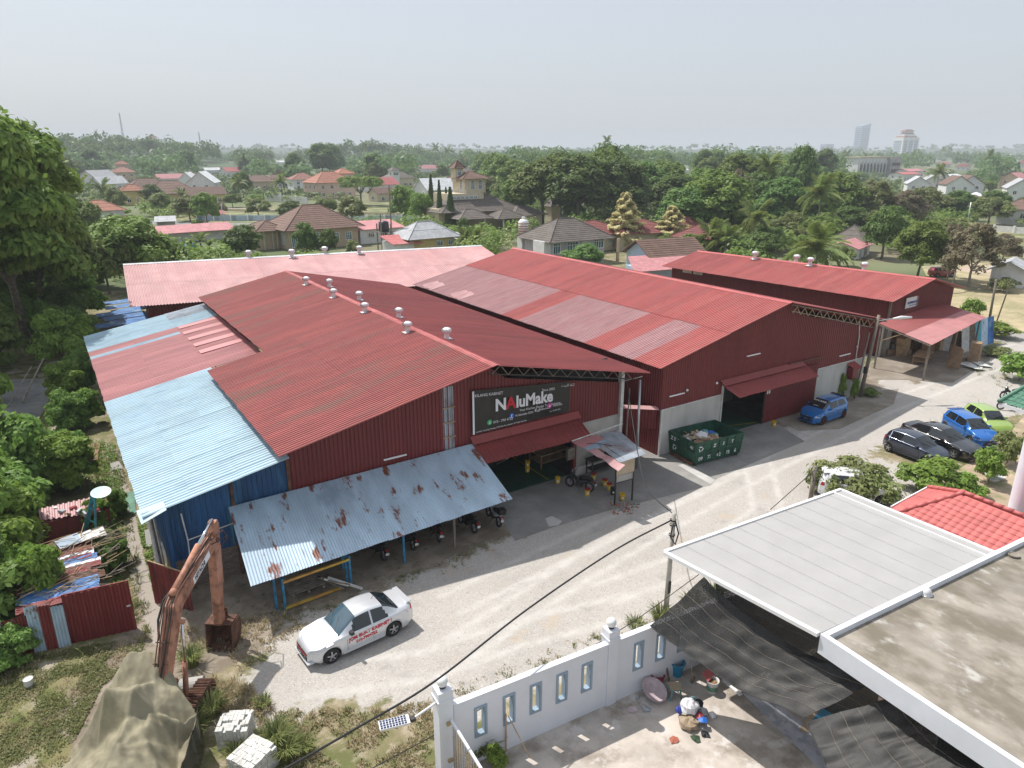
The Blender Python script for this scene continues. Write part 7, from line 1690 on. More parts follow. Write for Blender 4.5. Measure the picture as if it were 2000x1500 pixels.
def tower(label,u,dist,w,d,top,m,rz=0,cap=None,floors=0,name="tower_block",stripes="glass_dark"):
    p=PD(u,297,dist);t=thing(name,label,"tower",(p.x,p.y,0),rz);mb=MB();mb.box((0,0,top/2),(w,d,top));mb.build("tower_wall",m,t,world=False)
    for k in range(floors):
        z=6+(top-10)*k/floors;s_=MB();s_.box((0,-d/2-.1,z),(w*.86,.4,(top/floors)*.42));s_.build("window_band",stripes,t,world=False);s_=MB();s_.box((-w/2-.1,0,z),(.4,d*.8,(top/floors)*.42));s_.build("window_band",stripes,t,world=False)
    return t
t=tower("hotel tower with white frame and brown pagoda roof at the right horizon",1766,1700,38,26,46,"plaster_white",-.35,floors=11,stripes="tower_blue")
for sx_ in (-1,-.35,.35,1): mb=MB();mb.box((sx_*17.5,-13.6,23),(3.0,1.2,46));mb.build("pier","white",t,world=False)
for z,w in ((46,42),(52,27)):
    mb=MB();mb.box((0,0,z+2.6),(w*.62,18*w/42,5.2));mb.build("roof_storey","plaster_white",t,world=False);mb=MB();mb.lathe([(w*.62,z),(w*.34,z+4.0)],n=4);mb.v=[(x*cos(pi/4)-y*sin(pi/4),(x*sin(pi/4)+y*cos(pi/4))*.65,zz) for x,y,zz in mb.v];mb.build("pagoda_roof","tile_rust",t,world=False)
mb=MB();mb.lathe([(16,57),(9,61),(0,61)],n=4);mb.v=[(x*cos(pi/4)-y*sin(pi/4),(x*sin(pi/4)+y*cos(pi/4))*.65,zz) for x,y,zz in mb.v];mb.build("pagoda_roof","tile_rust",t,world=False)
t=tower("tall pale blue glass tower fading into haze",1679,3300,42,34,116,"tower_blue",-.3,floors=16,stripes="glass_blue");mb=MB();mb.add([(-21,-17,116),(21,-17,116),(21,17,116),(-21,17,116),(21,-17,126),(21,17,126)],[(0,1,4),(3,5,2),(0,4,5,3),(1,2,5,4)]);mb.build("crown_wedge","tower_blue",t,world=False)
mb=MB();mb.box((-24,0,20),(34,30,40));mb.build("podium","tower_blue",t,world=False)
tower("faint pair of pale blocks left of the glass tower",1614,3400,44,30,50,"tower_blue",-.2,floors=9)
t=tower("pale pink twin apartment tower in the left distance",313,1500,14,14,40,"plaster_white",.2,floors=13,stripes="tower_blue");mb=MB();mb.box((-10,1,22),(12,13,44));mb.build("tower_wall","plaster_peach",t,world=False);mb=MB();mb.box((9,0,19),(9,12,38));mb.build("tower_wall","plaster_white",t,world=False)
mb=MB();mb.lathe([(9,44),(0,49)],(-10,1,0),n=4);mb.build("pyramid_roof","tile_maroon",t,world=False)
tower("low pale block on the wooded hill at the far left",122,1300,26,16,36,"tower_blue",.2,floors=5)
for (u,dist,top,lb) in ((245,1000,62,"lattice radio mast on the wooded hill at left"),(393,1100,44,"thin lattice mast right of the twin apartment tower")):
    p=PD(u,297,dist);t=thing("radio_mast",lb,"mast",(p.x,p.y,0));mb=MB()
    for a in range(3): ca,sa=cos(2.1*a),sin(2.1*a);mb.bar((2.2*ca,2.2*sa,0),(.3*ca,.3*sa,top),.45)
    mb.build("mast_legs","steel",t,world=False);mb=MB()
    for k in range(12): z=top*k/12;r_=lerp(2.2,.3,k/12);mb.bar((r_,0,z),(-r_*.5,r_*.86,z+top/12),.3)
    tag(mb.build("mast_bracing","steel",t,world=False),kind="stuff")

for (u,v,lb) in ((1962,311,"long white factory roof on the right horizon"),(1885,309,"white factory hall left of the long one on the right horizon")):
    h=House(lb,u,v,.1,name="factory",cat="factory");h.wall(0,0,70,30,0,10,"roof_metal_white");h.gable(0,0,70,30,10,3,"roof_metal_white","roof_metal_white",1)

h=House("long low pink sheet roof at the left beyond the pink shed",385,470,.12,name="long_roof",cat="shed");h.wall(0,1,15,3,0,2.2,"plaster_white");claim(305,440,470,470,h.d)
mb=MB();mb.slab([(-8.5,-2.2,2.1),(8,-2.2,2.1),(8,3,3.3),(-8.5,3,3.3)],.08);h.part(mb,"roof","roof_metal_pink")
h=House("small red roofed open shelter by the blue and white wall",421,436,.0,name="shelter",cat="shelter");mb=MB();mb.slab([(-2.6,-1.5,2.4),(2.6,-1.5,2.4),(2.6,1.5,3.2),(-2.6,1.5,3.2)],.08);h.part(mb,"roof","roof_metal_red");claim(400,415,440,436,h.d)
for sx_ in (-2.3,2.3): mb=MB();mb.bar((sx_,0,0),(sx_,0,2.6),.15);h.part(mb,"post","white")
h=House("grey tin roofed shelter left of the small red one",326,447,.0,name="shelter",cat="shelter");mb=MB();mb.slab([(-2.8,-1.5,1.9),(2.2,-1.5,1.9),(2.6,1.5,3.0),(-2.2,1.5,3.0)],.08);h.part(mb,"roof","roof_metal_grey");h.wall(0,.5,4,2,0,1.8,"concrete")
def long_wall(label,a,b,hgt,m1_,m2_,n,group=None):
    t=thing("garden_wall",label,"wall",a);
    for k in range(n):
        p,q=lerp(a,b,k/n),lerp(a,b,(k+1)/n);d=(q-p).normalized();nn=Vector((-d.y,d.x,0))*.1;mb=MB();mb.slab([p+nn+Vector((0,0,hgt)),p-nn+Vector((0,0,hgt)),q-nn+Vector((0,0,hgt)),q+nn+Vector((0,0,hgt))],hgt) ;mb.build("wall_panel",m1_ if k % 3 else m2_,t)
        if k % 3== 0: mb=MB();mb.box(p+Vector((0,0,hgt*.58)),(.4,.4,hgt*1.16));mb.build("wall_pier","white",t)
long_wall("long white and blue garden wall crossing the field left of centre",P(385,431),P(830,432),1.5,"plaster_blue","frame_blue",40)
long_wall("low cream wall further back across the field",P(430,412),P(900,424),.8,"plaster_cream","plaster_cream",16)
long_wall("pale scalloped wall left of the patched grey roof house",P(830,447),P(905,452),1.6,"plaster_cream","plaster_cream",8)
long_wall("white wall in front of the house at the right edge",P(1940,452),P(2020,458),1.4,"plaster_white","plaster_white",6)
long_wall("white boundary wall by the peach mansion",P(520,392),P(600,398),2.4,"plaster_white","plaster_white",8)

for (kind,pt,u,v,rz,lb) in (("hatch","paint_red",250,432,.3,"red car on the lane between trees at the left"),("hatch","paint_blue",378,490,.6,"blue car parked behind the big bushes at left"),("hatch","paint_white",895,470,0,"white car under the villa porch roof"),("hatch","paint_red",1838,540,-.4,"red car parked under the spreading tree at right"),("hatch","paint_black",1985,540,.2,"dark car on the sandy road at the right edge")):
    p=P(u,v);make_car(kind,pt,lb,(p.x,p.y,.02),rz)
for (u,v,hh,lb) in ((438,446,6,"street lamp near the small red shelter"),(1885,455,7,"white pole by the wall at the right"),(1860,560,5,"wooden pole at the left side of the dry field")):
    p=P(u,v);pole(lb,p,p+Vector((0,0,hh)),.12,"steel",cat="pole")
# ================================================================ vegetation
def rdir(n,zmin=-.35):
    z=rng.uniform(zmin,1,n);a=rng.uniform(0,2*pi,n);r=np.sqrt(1-z*z);return np.stack([r*np.cos(a),r*np.sin(a),z],1)
def leaf_quads(P0,N,size,asp=1.7,droop=.0):
    "one small bent leaf clump (quad) at each point P0 with normal N"
    n=len(P0);N=N/(np.linalg.norm(N,axis=1,keepdims=True)+1e-9);t=rng.normal(size=(n,3));t[:,2] -= droop;t -= N*(t*N).sum(1,keepdims=True);t /= np.linalg.norm(t,axis=1,keepdims=True)+1e-9;b=np.cross(N,t)
    s=(size*rng.uniform(.6,1.3,n))[:,None]
    V=np.stack([P0-t*s*asp*.5,P0+b*s*.42+N*s*.10,P0+t*s*asp*.5,P0-b*s*.42+N*s*.10],1).reshape(-1,3);F=np.arange(4*n).reshape(n,4);return V,F
def crown(name,m,lobes,n,size,up=.55,zmin=-.35,droop=.3,rag=.19):
    C=np.array([l[:3] for l in lobes]);R=np.array([l[3:6] if len(l)>4 else (l[3],)*3 for l in lobes]);w=(R.prod(1))** (2/3);w /= w.sum();k=rng.choice(len(lobes),n,p=w);d=rdir(n,zmin)
    rad=np.clip(1-np.abs(rng.normal(0,rag,n)),.3,1.12);rad=np.where(rng.uniform(0,1,n)<.12,1+rng.uniform(0,.35,n),rad);P0=C[k]+d*R[k]*rad[:,None];P0+= .12*R[k]*np.sin(P0[:,[1,2,0]]*3.1+1);N=d*.75+rng.normal(size=(n,3))*.32;N[:,2]+= up;V,F=leaf_quads(P0,N,size,droop=droop)
    hue=rng.uniform(0,1,len(lobes));at=np.clip(hue[k]*.45+rng.uniform(0,.6,n),0,1);return np_mesh(name,V,F,m,attr=at)
def lobed(rx,rz,zc,n,lr,seed,flat=1.0,core=True):
    r_=np.random.default_rng(seed);out=[]
    for i in range(n):
        z=r_.uniform(-.55,1);a=r_.uniform(0,2*pi);q=sqrt(max(0,1-z*z));k=r_.uniform(.62,.95);s=lr*r_.uniform(.65,1.25);out.append((rx*q*cos(a)*k,rx*q*sin(a)*k,zc+rz*z*k,s,s,s*.8*flat))
    if core: out.append((0,0,zc,rx*.62,rx*.62,rz*.62))
    return out
def trunk_mesh(h,r,seed,spread=1.6,m="bark",lean=.3):
    q=random.Random(seed);b=MB();top=Vector((q.uniform(-lean,lean),q.uniform(-lean,lean),h));b.tube([(0,0,-.3),top*.5+Vector((.1,0,0)),top],[r,r*.75,r*.55],7)
    for k in range(5): a=k*1.26+q.random();e=top+Vector((cos(a)*spread,sin(a)*spread,q.uniform(.6,1.8)*spread*.6));b.tube([top*q.uniform(.7,1),lerp(top,e,.55)+Vector((0,0,.15)),e],[r*.45,r*.3,r*.12],5)
    o=b.build("tmp",m);me=o.data;bpy.data.objects.remove(o);return me
PROTO={}
def proto(key,cm,th,tr,seed,spread=1.6,tm="bark"): PROTO[key]=(cm,trunk_mesh(th,tr,seed,spread,tm))
proto("broad",crown("crown","leaf_mid",lobed(4.6,3.2,4.2,32,1.4,1),9500,.36),3.2,.26,1,2.4)
proto("broad2",crown("crown","leaf_mid",lobed(4.2,4.2,5.0,36,1.3,2),9000,.37),3.4,.25,2,2.2)
proto("dense",crown("crown","leaf_dark",lobed(4.0,4.0,4.4,38,1.2,3),10000,.32),2.8,.3,3,2.0)
proto("dense2",crown("crown","leaf_dark",lobed(4.6,4.2,5.2,30,1.6,4),10000,.36),3.4,.3,4,2.4)
proto("olive",crown("crown","leaf_olive",lobed(4.2,3.8,4.4,36,1.15,5,core=False),7500,.33),3,.24,5,2.6)
proto("brown",crown("crown","leaf_brown",lobed(4.0,3.8,4.2,40,1.0,6,core=False),6500,.28),3,.22,6,3.0,"bark_pale")
proto("tall",crown("crown","leaf_dark",lobed(5.2,7.2,8.6,54,1.7,7),15000,.44),6,.36,7,2.6)
proto("tall2",crown("crown","leaf_mid",lobed(5.4,6.4,8.2,54,1.6,8),15000,.44),6,.36,8,2.6)
proto("umbrella",crown("crown","leaf_mid",lobed(8.6,1.9,6.6,44,1.7,9,.6,core=False)+[(0,0,6.2,6.5,6.5,1.2)],15000,.36),4.6,.45,9,5.0)
proto("bush",crown("crown","leaf_mid",lobed(1.7,1.1,1.1,14,.7,10),2600,.20,zmin=-.1),.6,.08,10,.8)
proto("bush_b",crown("crown","leaf_bright",lobed(1.7,1.2,1.2,16,.65,11),2600,.20,zmin=-.1),.6,.08,11,.8)
proto("bush_o",crown("crown","leaf_olive",lobed(1.9,1.0,1.0,16,.7,12),2400,.20,zmin=-.1),.6,.08,12,.8)
NH=len(BOXES)
def tree(key,loc,s,label,group=None,rz=None,name="tree",cat="tree",sz=None,mat_=None):
    cm,tm=PROTO[key];t=thing(name,label,cat,loc,random.uniform(0,6.28) if rz is None else rz,group);t.scale=(s,s,s if sz is None else sz)
    for nm,me in (("crown",cm),("trunk",tm)): o=bpy.data.objects.new(nm,me);COL.objects.link(o);o.parent=t
    return t
def tr_px(key,u,v,width_px,label,hpx=None,**k):
    "tree by its base pixel and its crown width in pixels"
    p=P(u,v);s_=pxm(v);base_w={"broad": 11,"broad2": 10,"dense": 9.6,"dense2": 11.4,"olive": 10,"brown": 9.4,"tall": 11.6,"tall2": 12,"umbrella": 19,"bush": 4.6,"bush_b": 4.6,"bush_o": 4.8}[key]
    base_h={"broad": 9,"broad2": 10,"dense": 9.2,"dense2": 10.4,"olive": 9.2,"brown": 8.6,"tall": 17.5,"tall2": 16.5,"umbrella": 9.6,"bush": 2.7,"bush_b": 2.8,"bush_o": 2.5}[key]
    sx_=width_px/s_/base_w;szz=sx_ if hpx is None else hpx/s_/base_h;t=tree(key,p,sx_,label,sz=szz,**k);claim(u-width_px*.35,v-(hpx or base_h*szz*s_)*.9,u+width_px*.35,v,math.hypot(p.x,p.y));return t
NEAR=[("broad2",262,566,165,150,"large mid green tree behind the left end of the pink shed"),("broad",215,575,120,130,"loose green tree squeezed between the giant left tree and the pink shed"),("broad",330,530,90,70,"rounded shrubby tree just behind the pink shed roof"),
 ("dense",478,507,88,72,"dark round tree left of the brown hipped house"),("dense",600,505,58,74,"dark tree standing before the brown hipped house"),("dense2",640,505,48,62,"smaller dark tree touching the brown hipped house"),
 ("olive",690,500,34,34,"low grey green shrub right of the brown house trees"),("umbrella",706,402,98,62,"wide flat topped umbrella tree in the middle distance"),("olive",688,440,66,62,"pale loose tree below the umbrella tree"),("broad",640,422,48,40,"bushy tree behind the brown hipped roof"),("dense",570,432,60,42,"dark bush tree rising behind the brown hipped roof ridge"),
 ("olive",505,425,62,42,"olive bush left of the brown hipped roof"),("broad2",790,440,62,80,"leafy tree left of the dark cypresses"),("broad",822,446,60,82,"taller leafy tree beside the dark cypresses"),("dense",905,465,30,42,"small dark tree at the villa corner"),
 ("dense2",1136,528,92,56,"glossy round green tree close behind the larger warehouse"),("bush_b",1890,640,62,62,"bright bushy shrub in the dry field by the road"),
 ("dense",1722,505,92,108,"dark glossy rounded tree right of the grey pyramid roof"),("broad2",1790,545,112,118,"bright green spreading tree behind the farthest warehouse"),("brown",1892,560,130,128,"large half bare brownish tree at the right"),("brown",1850,545,80,110,"half bare tree between the bright tree and the brownish one"),
 ("olive",1640,520,62,46,"yellowish green bush over the ridge of the farthest warehouse"),("bush_b",1572,520,70,34,"broad leafed bush behind the second vent of the farthest warehouse"),("dense2",1478,512,90,62,"rounded yellow green tree behind the farthest warehouse"),("olive",1560,492,60,50,"leafy tree among the palms"),
 ("broad",455,405,40,30,"light green bush on the open field"),("brown",430,420,40,26,"brownish thicket on the open field"),("broad",500,408,50,34,"yellow green bush beside the palms on the field"),("dense",476,385,44,52,"dark tree between two palms at the left"),("olive",372,432,70,56,"pale olive thicket left of the field"),("broad2",405,440,56,66,"green tree in front of the yellow house"),("olive",318,420,60,48,"olive tree at the yellow house corner"),("dense",300,400,50,42,"dark tree left of the yellow house"),
 ("olive",230,420,46,60,"slender olive tree near the red car"),("broad",160,470,90,90,"tree peeping out right of the giant left tree"),("dense",645,345,62,66,"very large dark tree towering behind the peach mansion"),("tall",632,352,60,76,"broad dark forest tree left of the wooded hill"),
 ("broad2",1005,440,70,90,"tree at the left edge of the dark wood"),("tall2",1060,440,130,145,"tall tree at the front of the dark wood"),("tall",1130,445,140,150,"tallest spreading tree of the dark wood"),("tall",1205,442,120,140,"dark tree on the right of the wood"),("tall2",1165,430,110,150,"olive crowned tree in the middle of the wood"),("tall",1255,430,110,120,"dense dark tree closing the wood on its right"),("tall2",1015,405,90,100,"pale crowned tree at the back of the wood's left end"),
 ("broad",1120,440,60,50,"low tree in front of the dark wood"),("tall2",1400,470,140,150,"tall green tree left of the tall coconut palm"),("tall",1340,470,120,110,"green tree behind the second yellow tree"),("brown",1432,440,70,110,"brown leaved tree left of the tall coconut palm"),("tall2",1450,420,120,130,"big bright tree behind the tall coconut palm"),("dense2",1548,420,78,140,"dark domed tree standing above all at the right of the wood"),("tall",1520,450,100,110,"dark tree behind the leaning palm"),("broad2",1630,440,110,105,"grey green tree right of the domed tree"),("olive",1690,440,110,95,"olive tree in front of the arcaded building"),("brown",1760,440,100,70,"brownish scrub in the right middle distance"),("olive",1800,430,110,70,"olive scrub tree right of the brownish scrub"),("dense",1868,430,80,60,"dark tree before the white gabled houses"),("olive",1930,440,90,60,"scrub tree by the pale sheet roof"),("dense",1940,420,66,50,"dark green tree left of the right edge houses"),("broad",1765,480,90,60,"green tree behind the dark glossy one"),("olive",1850,480,90,60,"olive tree behind the half bare ones"),("brown",1955,515,80,60,"dry thicket at the right edge"),("bush_o",1960,570,60,30,"low olive bush beside the sandy road")]
for (k,u,v,w,hp,lb) in NEAR: tr_px(k,u,v,w,lb,hpx=hp)
PACK=[]
for i,(k,u,v,w,hp) in enumerate((("tall",1320,440,110,105),("tall2",1370,430,110,110),("dense2",1420,470,90,70),("broad2",1350,500,70,45),("tall",1480,440,100,110),("tall2",1590,445,100,90),("broad2",1600,480,90,60),("dense",1660,460,80,60),("olive",1720,465,90,60),("broad2",1420,500,80,50),("olive",1540,470,80,60),("dense2",1500,490,70,50),("tall",1095,420,110,130),("tall",1180,415,100,140),("dense2",985,430,60,80),("broad",1310,490,60,40),("olive",960,400,70,60),("tall2",1290,415,110,110))):
    PACK.append((tr_px(k,u,v,w,"crown packed in the wood",hpx=hp,group="crowns packed in the wood behind the warehouses"),k,u,v-hp*.6))

proto("giant",crown("crown","leaf_mid",lobed(7.4,8.6,11.2,110,1.7,21),52000,.40,up=.25,droop=.8),8,.5,21,4.5)
proto("giant2",crown("crown","leaf_dark",lobed(6.8,8.4,10.1,100,1.6,22),48000,.40,up=.25,droop=.8),7,.5,22,4.5)
def giant(k,u,dist,top_v,w,lb,hh=19.8):
    p=PD(u,600,dist);p.z=0;r=ray(u,top_v);zt=CAM_H+r[2]*dist/math.hypot(r[0],r[1]);tree(k,p,w,lb,sz=zt/hh,rz=.7*dist)
giant("giant",35,80,224,.98,"giant leafy tree at the left edge, its top lit yellow green")
giant("giant2",85,88,312,.74,"dark lower tree leaning against the giant left tree")
giant("giant",-62,74,150,1.08,"tallest tree cut by the left edge of the picture")
giant("giant2",128,95,372,.44,"lower right shoulder tree of the giant left group",18.6)

proto("vine",crown("crown","leaf_vine",lobed(2.4,2.2,1.5,34,.62,31),12000,.21,zmin=-.2,up=.2,droop=1.0),1.2,.1,31,1.0)
proto("vine2",crown("crown","leaf_bright",lobed(2.1,2.5,2.0,32,.58,32),11000,.23,zmin=-.2,up=.2,droop=1.0),1.4,.1,32,1.0)
VL=[(118,640,1.2,1.1,"vine","climber covered shrub nearest the blue roofed corner of the annex"),(15,672,1.2,1.2,"vine2","bright shrub above the grey lane at the left"),(128,725,1.1,1.25,"vine2","tall bright shrub at the annex eave with a dry branch"),(60,648,1.1,1.1,"vine2","leafy sapling behind the lane at the left"),(150,690,.9,1.1,"vine","dark shrub hugging the annex eave"),
 (138,838,.62,.7,"vine","shrub between the lane and the annex"),(125,905,.6,.55,"vine","spreading shrub at the lower end of the lane"),(138,795,.7,.8,"vine2","small leafy shrub by the annex wall"),(92,945,.72,.75,"vine2","mango-like shrub above the small red roof"),(140,955,.75,.7,"vine2","shrub with drooping leaves beside the turquoise frame"),(45,972,.8,.8,"vine","climber heap at left above the scrap shelter"),(-28,910,.8,1.5,"vine","tall climber heap at the left edge"),(15,1050,1.1,.9,"vine","climber bank left of the scrap shelter"),(-5,1130,1.1,.9,"vine2","climber bank at the left edge beside the scrap shelter"),(20,1190,.7,.5,"vine","low climber behind the patchwork fence"),
 (100,1205,.42,.75,"vine2","small leafy plant leaning over the red gate leaf"),(60,1190,.42,.7,"vine2","small leafy plant over the patchwork fence"),(175,560,1.4,1.3,"vine","shrub bank below the mid green tree"),(105,585,1.6,1.2,"vine","rounded shrub at the foot of the giant left tree"),(-10,1010,.9,1.2,"vine","climber mound at the left edge"),(-20,790,.6,.7,"vine2","bright shrub left of the lane at the edge"),(5,1290,.5,.4,"vine","weed clump at the left end of the fence"),(-45,720,1.6,1.7,"vine","climber wall at the left edge beside the bright sapling"),(-70,850,1.5,1.9,"vine2","tall climber wall left of the lane, cut by the picture edge"),(-55,1010,1.5,1.7,"vine","climber wall left of the small red roof, cut by the edge"),(-50,1120,1.2,1.4,"vine2","climber wall left of the scrap shelter, cut by the edge"),(-60,1230,1.1,1.0,"vine","climber wall left of the patchwork fence, cut by the edge"),(20,640,1.5,1.3,"vine2","leafy mass under the giant trees at the left edge"),(105,680,.7,1.2,"vine","thin leafy sapling leaning over the lane"),(165,620,1.2,1.1,"vine2","bright shrub beside the blue sheets of the low shelter"),(160,760,.55,.8,"vine","dark weeds under the annex eave"),(175,830,.5,.6,"vine2","grassy bush at the annex wall"),(50,958,.6,.6,"vine2","yellow green shrub between two climber heaps"),(200,1050,.35,.5,"vine2","thin weed clump beside the scrap heap"),(225,1010,.3,.4,"vine","low weed clump by the gravel path"),(215,1110,.35,.45,"vine","weed clump between scrap heap and gravel path")]
for (u,v,s,szz,k,lb) in VL: tree(k,P(u,v),s,lb,name="shrub",cat="shrub",sz=szz)

for (u,v,s,szz,k,lb) in ((1835,962,.9,.72,"bush_b","leafy shrub in front of the slate hatchback"),(1790,955,.6,.6,"bush_b","smaller shrub left of the leafy one by the slate hatchback"),(1882,970,.6,.5,"bush_b","low shrub just above the red tiled roof"),(1702,972,.7,.65,"bush_o","olive bush right of the half hidden white car"),(1662,962,.95,.8,"bush_o","olive bush in front of the half hidden white car"),(1618,965,.55,.7,"bush_o","thin bush beside the weathered pole"),(1925,925,.3,.35,"bush_b","young shrub in front of the black saloon"),(1965,905,.5,.9,"bush_o","feathery shrub near the white column"),(1930,945,.5,.85,"bush_b","feathery shrub beside the white planters"),(1990,745,.9,.9,"bush_b","yellowish shrub behind the green tiled roof"),(1950,695,.7,.35,"bush_o","grass clump at the road edge by the workshop"),(1935,655,1.3,.6,"bush_b","green thicket right of the workshop porch"),(1700,772,.4,.22,"bush","weeds at the foot of the street lamp"),(1640,782,.15,.50,"vine2","climber growing up the pale wall beside the blue hatchback"),(1590,788,.25,.2,"vine","small climber at the foot of the pale wall"),(1666,783,.15,.42,"vine2","climber below the small red meter box")):
    tree(k,P(u,v),s,lb,name="shrub",cat="shrub",sz=szz)
tree("bush_b",P(985,1510,.0)+Vector((-.1,.2,0)),.21,"variegated yellow and green shrub behind the driveway gate",name="shrub",cat="shrub",sz=.36)

def frond_mesh(L,seed,droop):
    q=np.random.default_rng(seed);n=26;V=[];F=[];
    for i in range(n):
        t=(i+1)/n;x=L*t*(1-.18*droop*t);z=L*(.42*t-(.42+.55*droop)*t*t);ln=L*.26*sin(pi*min(1,t*.9+.1))** .6*(1 if t<.97 else .5)
        for sgn in (-1,1):
            k=len(V);tip=(x+ln*.45,sgn*ln*.85,z-ln*q.uniform(.25,.7));w=L*.022;V+= [(x-w,0,z),(x+w,0,z+.02),(tip[0]+w*.4,tip[1],tip[2]),(tip[0]-w*.4,tip[1],tip[2])];F.append((k,k+1,k+2,k+3))
    for i in range(8):
        t0,t1=i/8,(i+1)/8;f=lambda t: (L*t*(1-.18*droop*t),L*(.42*t-(.42+.55*droop)*t*t));(x0,z0),(x1,z1_)=f(t0),f(t1);k=len(V);V+= [(x0,-.05,z0),(x0,.05,z0),(x1,.04,z1_),(x1,-.04,z1_)];F.append((k,k+1,k+2,k+3))
    V=np.array(V);F=np.array(F);return np_mesh("frond",V,F,"palm_leaf",attr=q.uniform(0,1,len(F)))
FR_M=[frond_mesh(4.2,50+k,d) for k,d in enumerate((.25,.55,.9,1.3))]
def palm(p,h,s,label,lean=(0,0),nf=20,group=None):
    t=thing("palm_tree",label,"palm",p,random.uniform(0,6),group);b=MB();top=Vector((lean[0],lean[1],h));b.tube([(0,0,-.2),top*.5+Vector((lean[0]*.15,0,0)),top],[.24,.17,.14],8);b.build("trunk","bark_pale",t,world=False)
    for i in range(nf):
        k=i % 4;o=bpy.data.objects.new("frond",FR_M[k]);COL.objects.link(o);o.parent=t;o.location=top;o.scale=(s,)*3;o.rotation_euler=(random.uniform(-.3,.3),-radians((58,30,5,-15)[k])+random.uniform(-.15,.15),i*2.4+random.uniform(-.3,.3))
    return t
PM=[(1500,440,14.5,1.15,(1.2,0),"tall slender coconut palm towering over the wood at right"),(1592,470,9.5,1.35,(.6,0),"coconut palm right of the tall slender one"),(1590,545,4.2,1.35,(0,0),"large low palm spreading behind the farthest warehouse"),(1462,492,6.2,1.15,(-.8,0),"leaning coconut palm left of the large low palm"),(1385,500,3.6,1.05,(0,0),"drooping palm behind the red roofs"),(1415,505,3.2,1.0,(0,0),"second drooping palm right of the first behind the red roofs"),(930,498,2.8,.75,(0,0),"young coconut palm left of the lilac house"),(908,495,2.6,.65,(0,0),"small palm just left of the young coconut palm"),(1470,400,9,1.2,(.4,0),"palm crown showing behind the brown tree")]
for (u,v,h_,s,ln,lb) in PM: p=P(u,v);palm(p,h_,s,lb,ln,22);claim(u-20,v-h_*pxm(v),u+20,v,p.length)
PF=[(552,392,7,1.1,"coconut palm left of the peach mansion"),(470,390,6.5,1.0,"coconut palm at the left edge of the open field"),(205,405,6,1.2,"palm beside the giant tree's right side"),(310,345,12,1.2,"palm standing before the long pink roofed hall"),(295,348,9,1.1,"lower palm beside the one before the pink hall"),(985,360,11,1.3,"coconut palm right of the villa tower"),(1648,335,15,1.7,"palm in front of the arcade's left end"),(1690,340,13,1.6,"palm in front of the arcade's right half"),(1828,375,9,1.3,"palm before the brown gabled houses"),(1925,350,15,1.5,"palm at the tall pale tree on the right"),(852,330,22,1.8,"tall palm on the skyline right of centre"),(745,345,9,1.2,"palm behind the umbrella tree"),(715,335,24,1.6,"thin tall palm in front of the wooded hill"),(1183,340,27,1.5,"tall tufted tree top rising highest above the wood"),(875,330,19,1.6,"second tall palm on the skyline right of centre"),(590,338,9,1.2,"palm crown in the trees beyond the mansion"),(905,342,12,1.3,"palm behind the villa turret"),(250,330,12,1.5,"palm on the lower slope of the left hill")]
for (u,v,h_,s,lb) in PF: p=P(u,v);palm(p,h_,s,lb,(0,0),16)
for i,(u,v,h_,s) in enumerate(((360,322,22,1.9),(368,324,20,1.8),(382,322,25,1.9),(398,323,21,1.8),(505,318,20,2),(515,318,23,2),(528,319,20,1.9),(1550,322,17,1.8),(1850,320,24,1.9),(1838,321,20,1.9),(1500,330,18,1.5))): palm(P(u,v),h_,s,"one of the thin palms standing up on the hazy skyline",(0,0),12,group="thin palms on the hazy skyline")

def bl(seed):
    def f(s,t): x=2.4*t;w=.34*sin(pi*min(1,t*.95+.05))** .5;return (x*(1-.15*t),(s-.5)*2*w,x*.55-.62*t*t*2.0+abs(s-.5)*.25)
    me=grid_mesh("leaf",f,4,9,"banana_leaf");a=me.attributes.new("leaf",'FLOAT','FACE');a.data.foreach_set("value",rng.uniform(0,1,len(me.polygons)).astype(np.float32));return me
BLM=bl(1)
def banana(p,s,label):
    t=thing("banana_plant",label,"banana plant",p);t.scale=(s,)*3;b=MB();b.tube([(0,0,0),(0,0,2.4)],[.16,.09],7);b.build("stem","leaf_mid",t,world=False)
    for i in range(9): o=bpy.data.objects.new("leaf",BLM);COL.objects.link(o);o.parent=t;o.location=(0,0,2.2);o.rotation_euler=(0,-random.uniform(.1,.9),i*2.3)
for (u,v,s,lb) in ((395,500,1.2,"banana plant right of the blue car"),(412,505,1.0,"second banana plant near the dark round tree"),(1112,440,1.6,"banana plant at the foot of the dark wood"),(355,400,1.6,"banana plant in front of the yellow house"),(1440,500,1.2,"banana plant under the leaning palm"),(905,480,1.0,"banana plant by the villa porch"),(375,505,1.0,"banana plant beside the blue car")): banana(P(u,v),s,lb)

def cone_crown(name,m,h,r,n,size,z0=.3,tiers=0):
    t=rng.uniform(0,1,n)** 1.3
    if tiers: tt=np.floor(t*tiers)/tiers;t=tt+(t*tiers-np.floor(t*tiers))*.35/tiers
    rr_=r*(1-t)** (.75 if tiers else .8)*np.where(t<.12,.6+t*3,1);a=rng.uniform(0,2*pi,n);k=np.sqrt(rng.uniform(.15 if tiers else .6,1,n));
    if tiers: k=k*(1+.22*np.sin(a*5+tt*31)+.15*np.sin(a*3+tt*17));t=t+.028*np.sin(a*4+tt*23)+rng.normal(0,.012,n)
    P0=np.stack([rr_*np.cos(a)*k,rr_*np.sin(a)*k,z0+t*h+(.10*rr_*k if tiers else 0)],1);N=np.stack([np.cos(a),np.sin(a),np.full(n,.5)],1)+rng.normal(size=(n,3))*.35
    if tiers: N[:,2]+= 1.5
    V,F=leaf_quads(P0,N,size,1.9);return np_mesh(name,V,F,m,attr=rng.uniform(0,1,n))
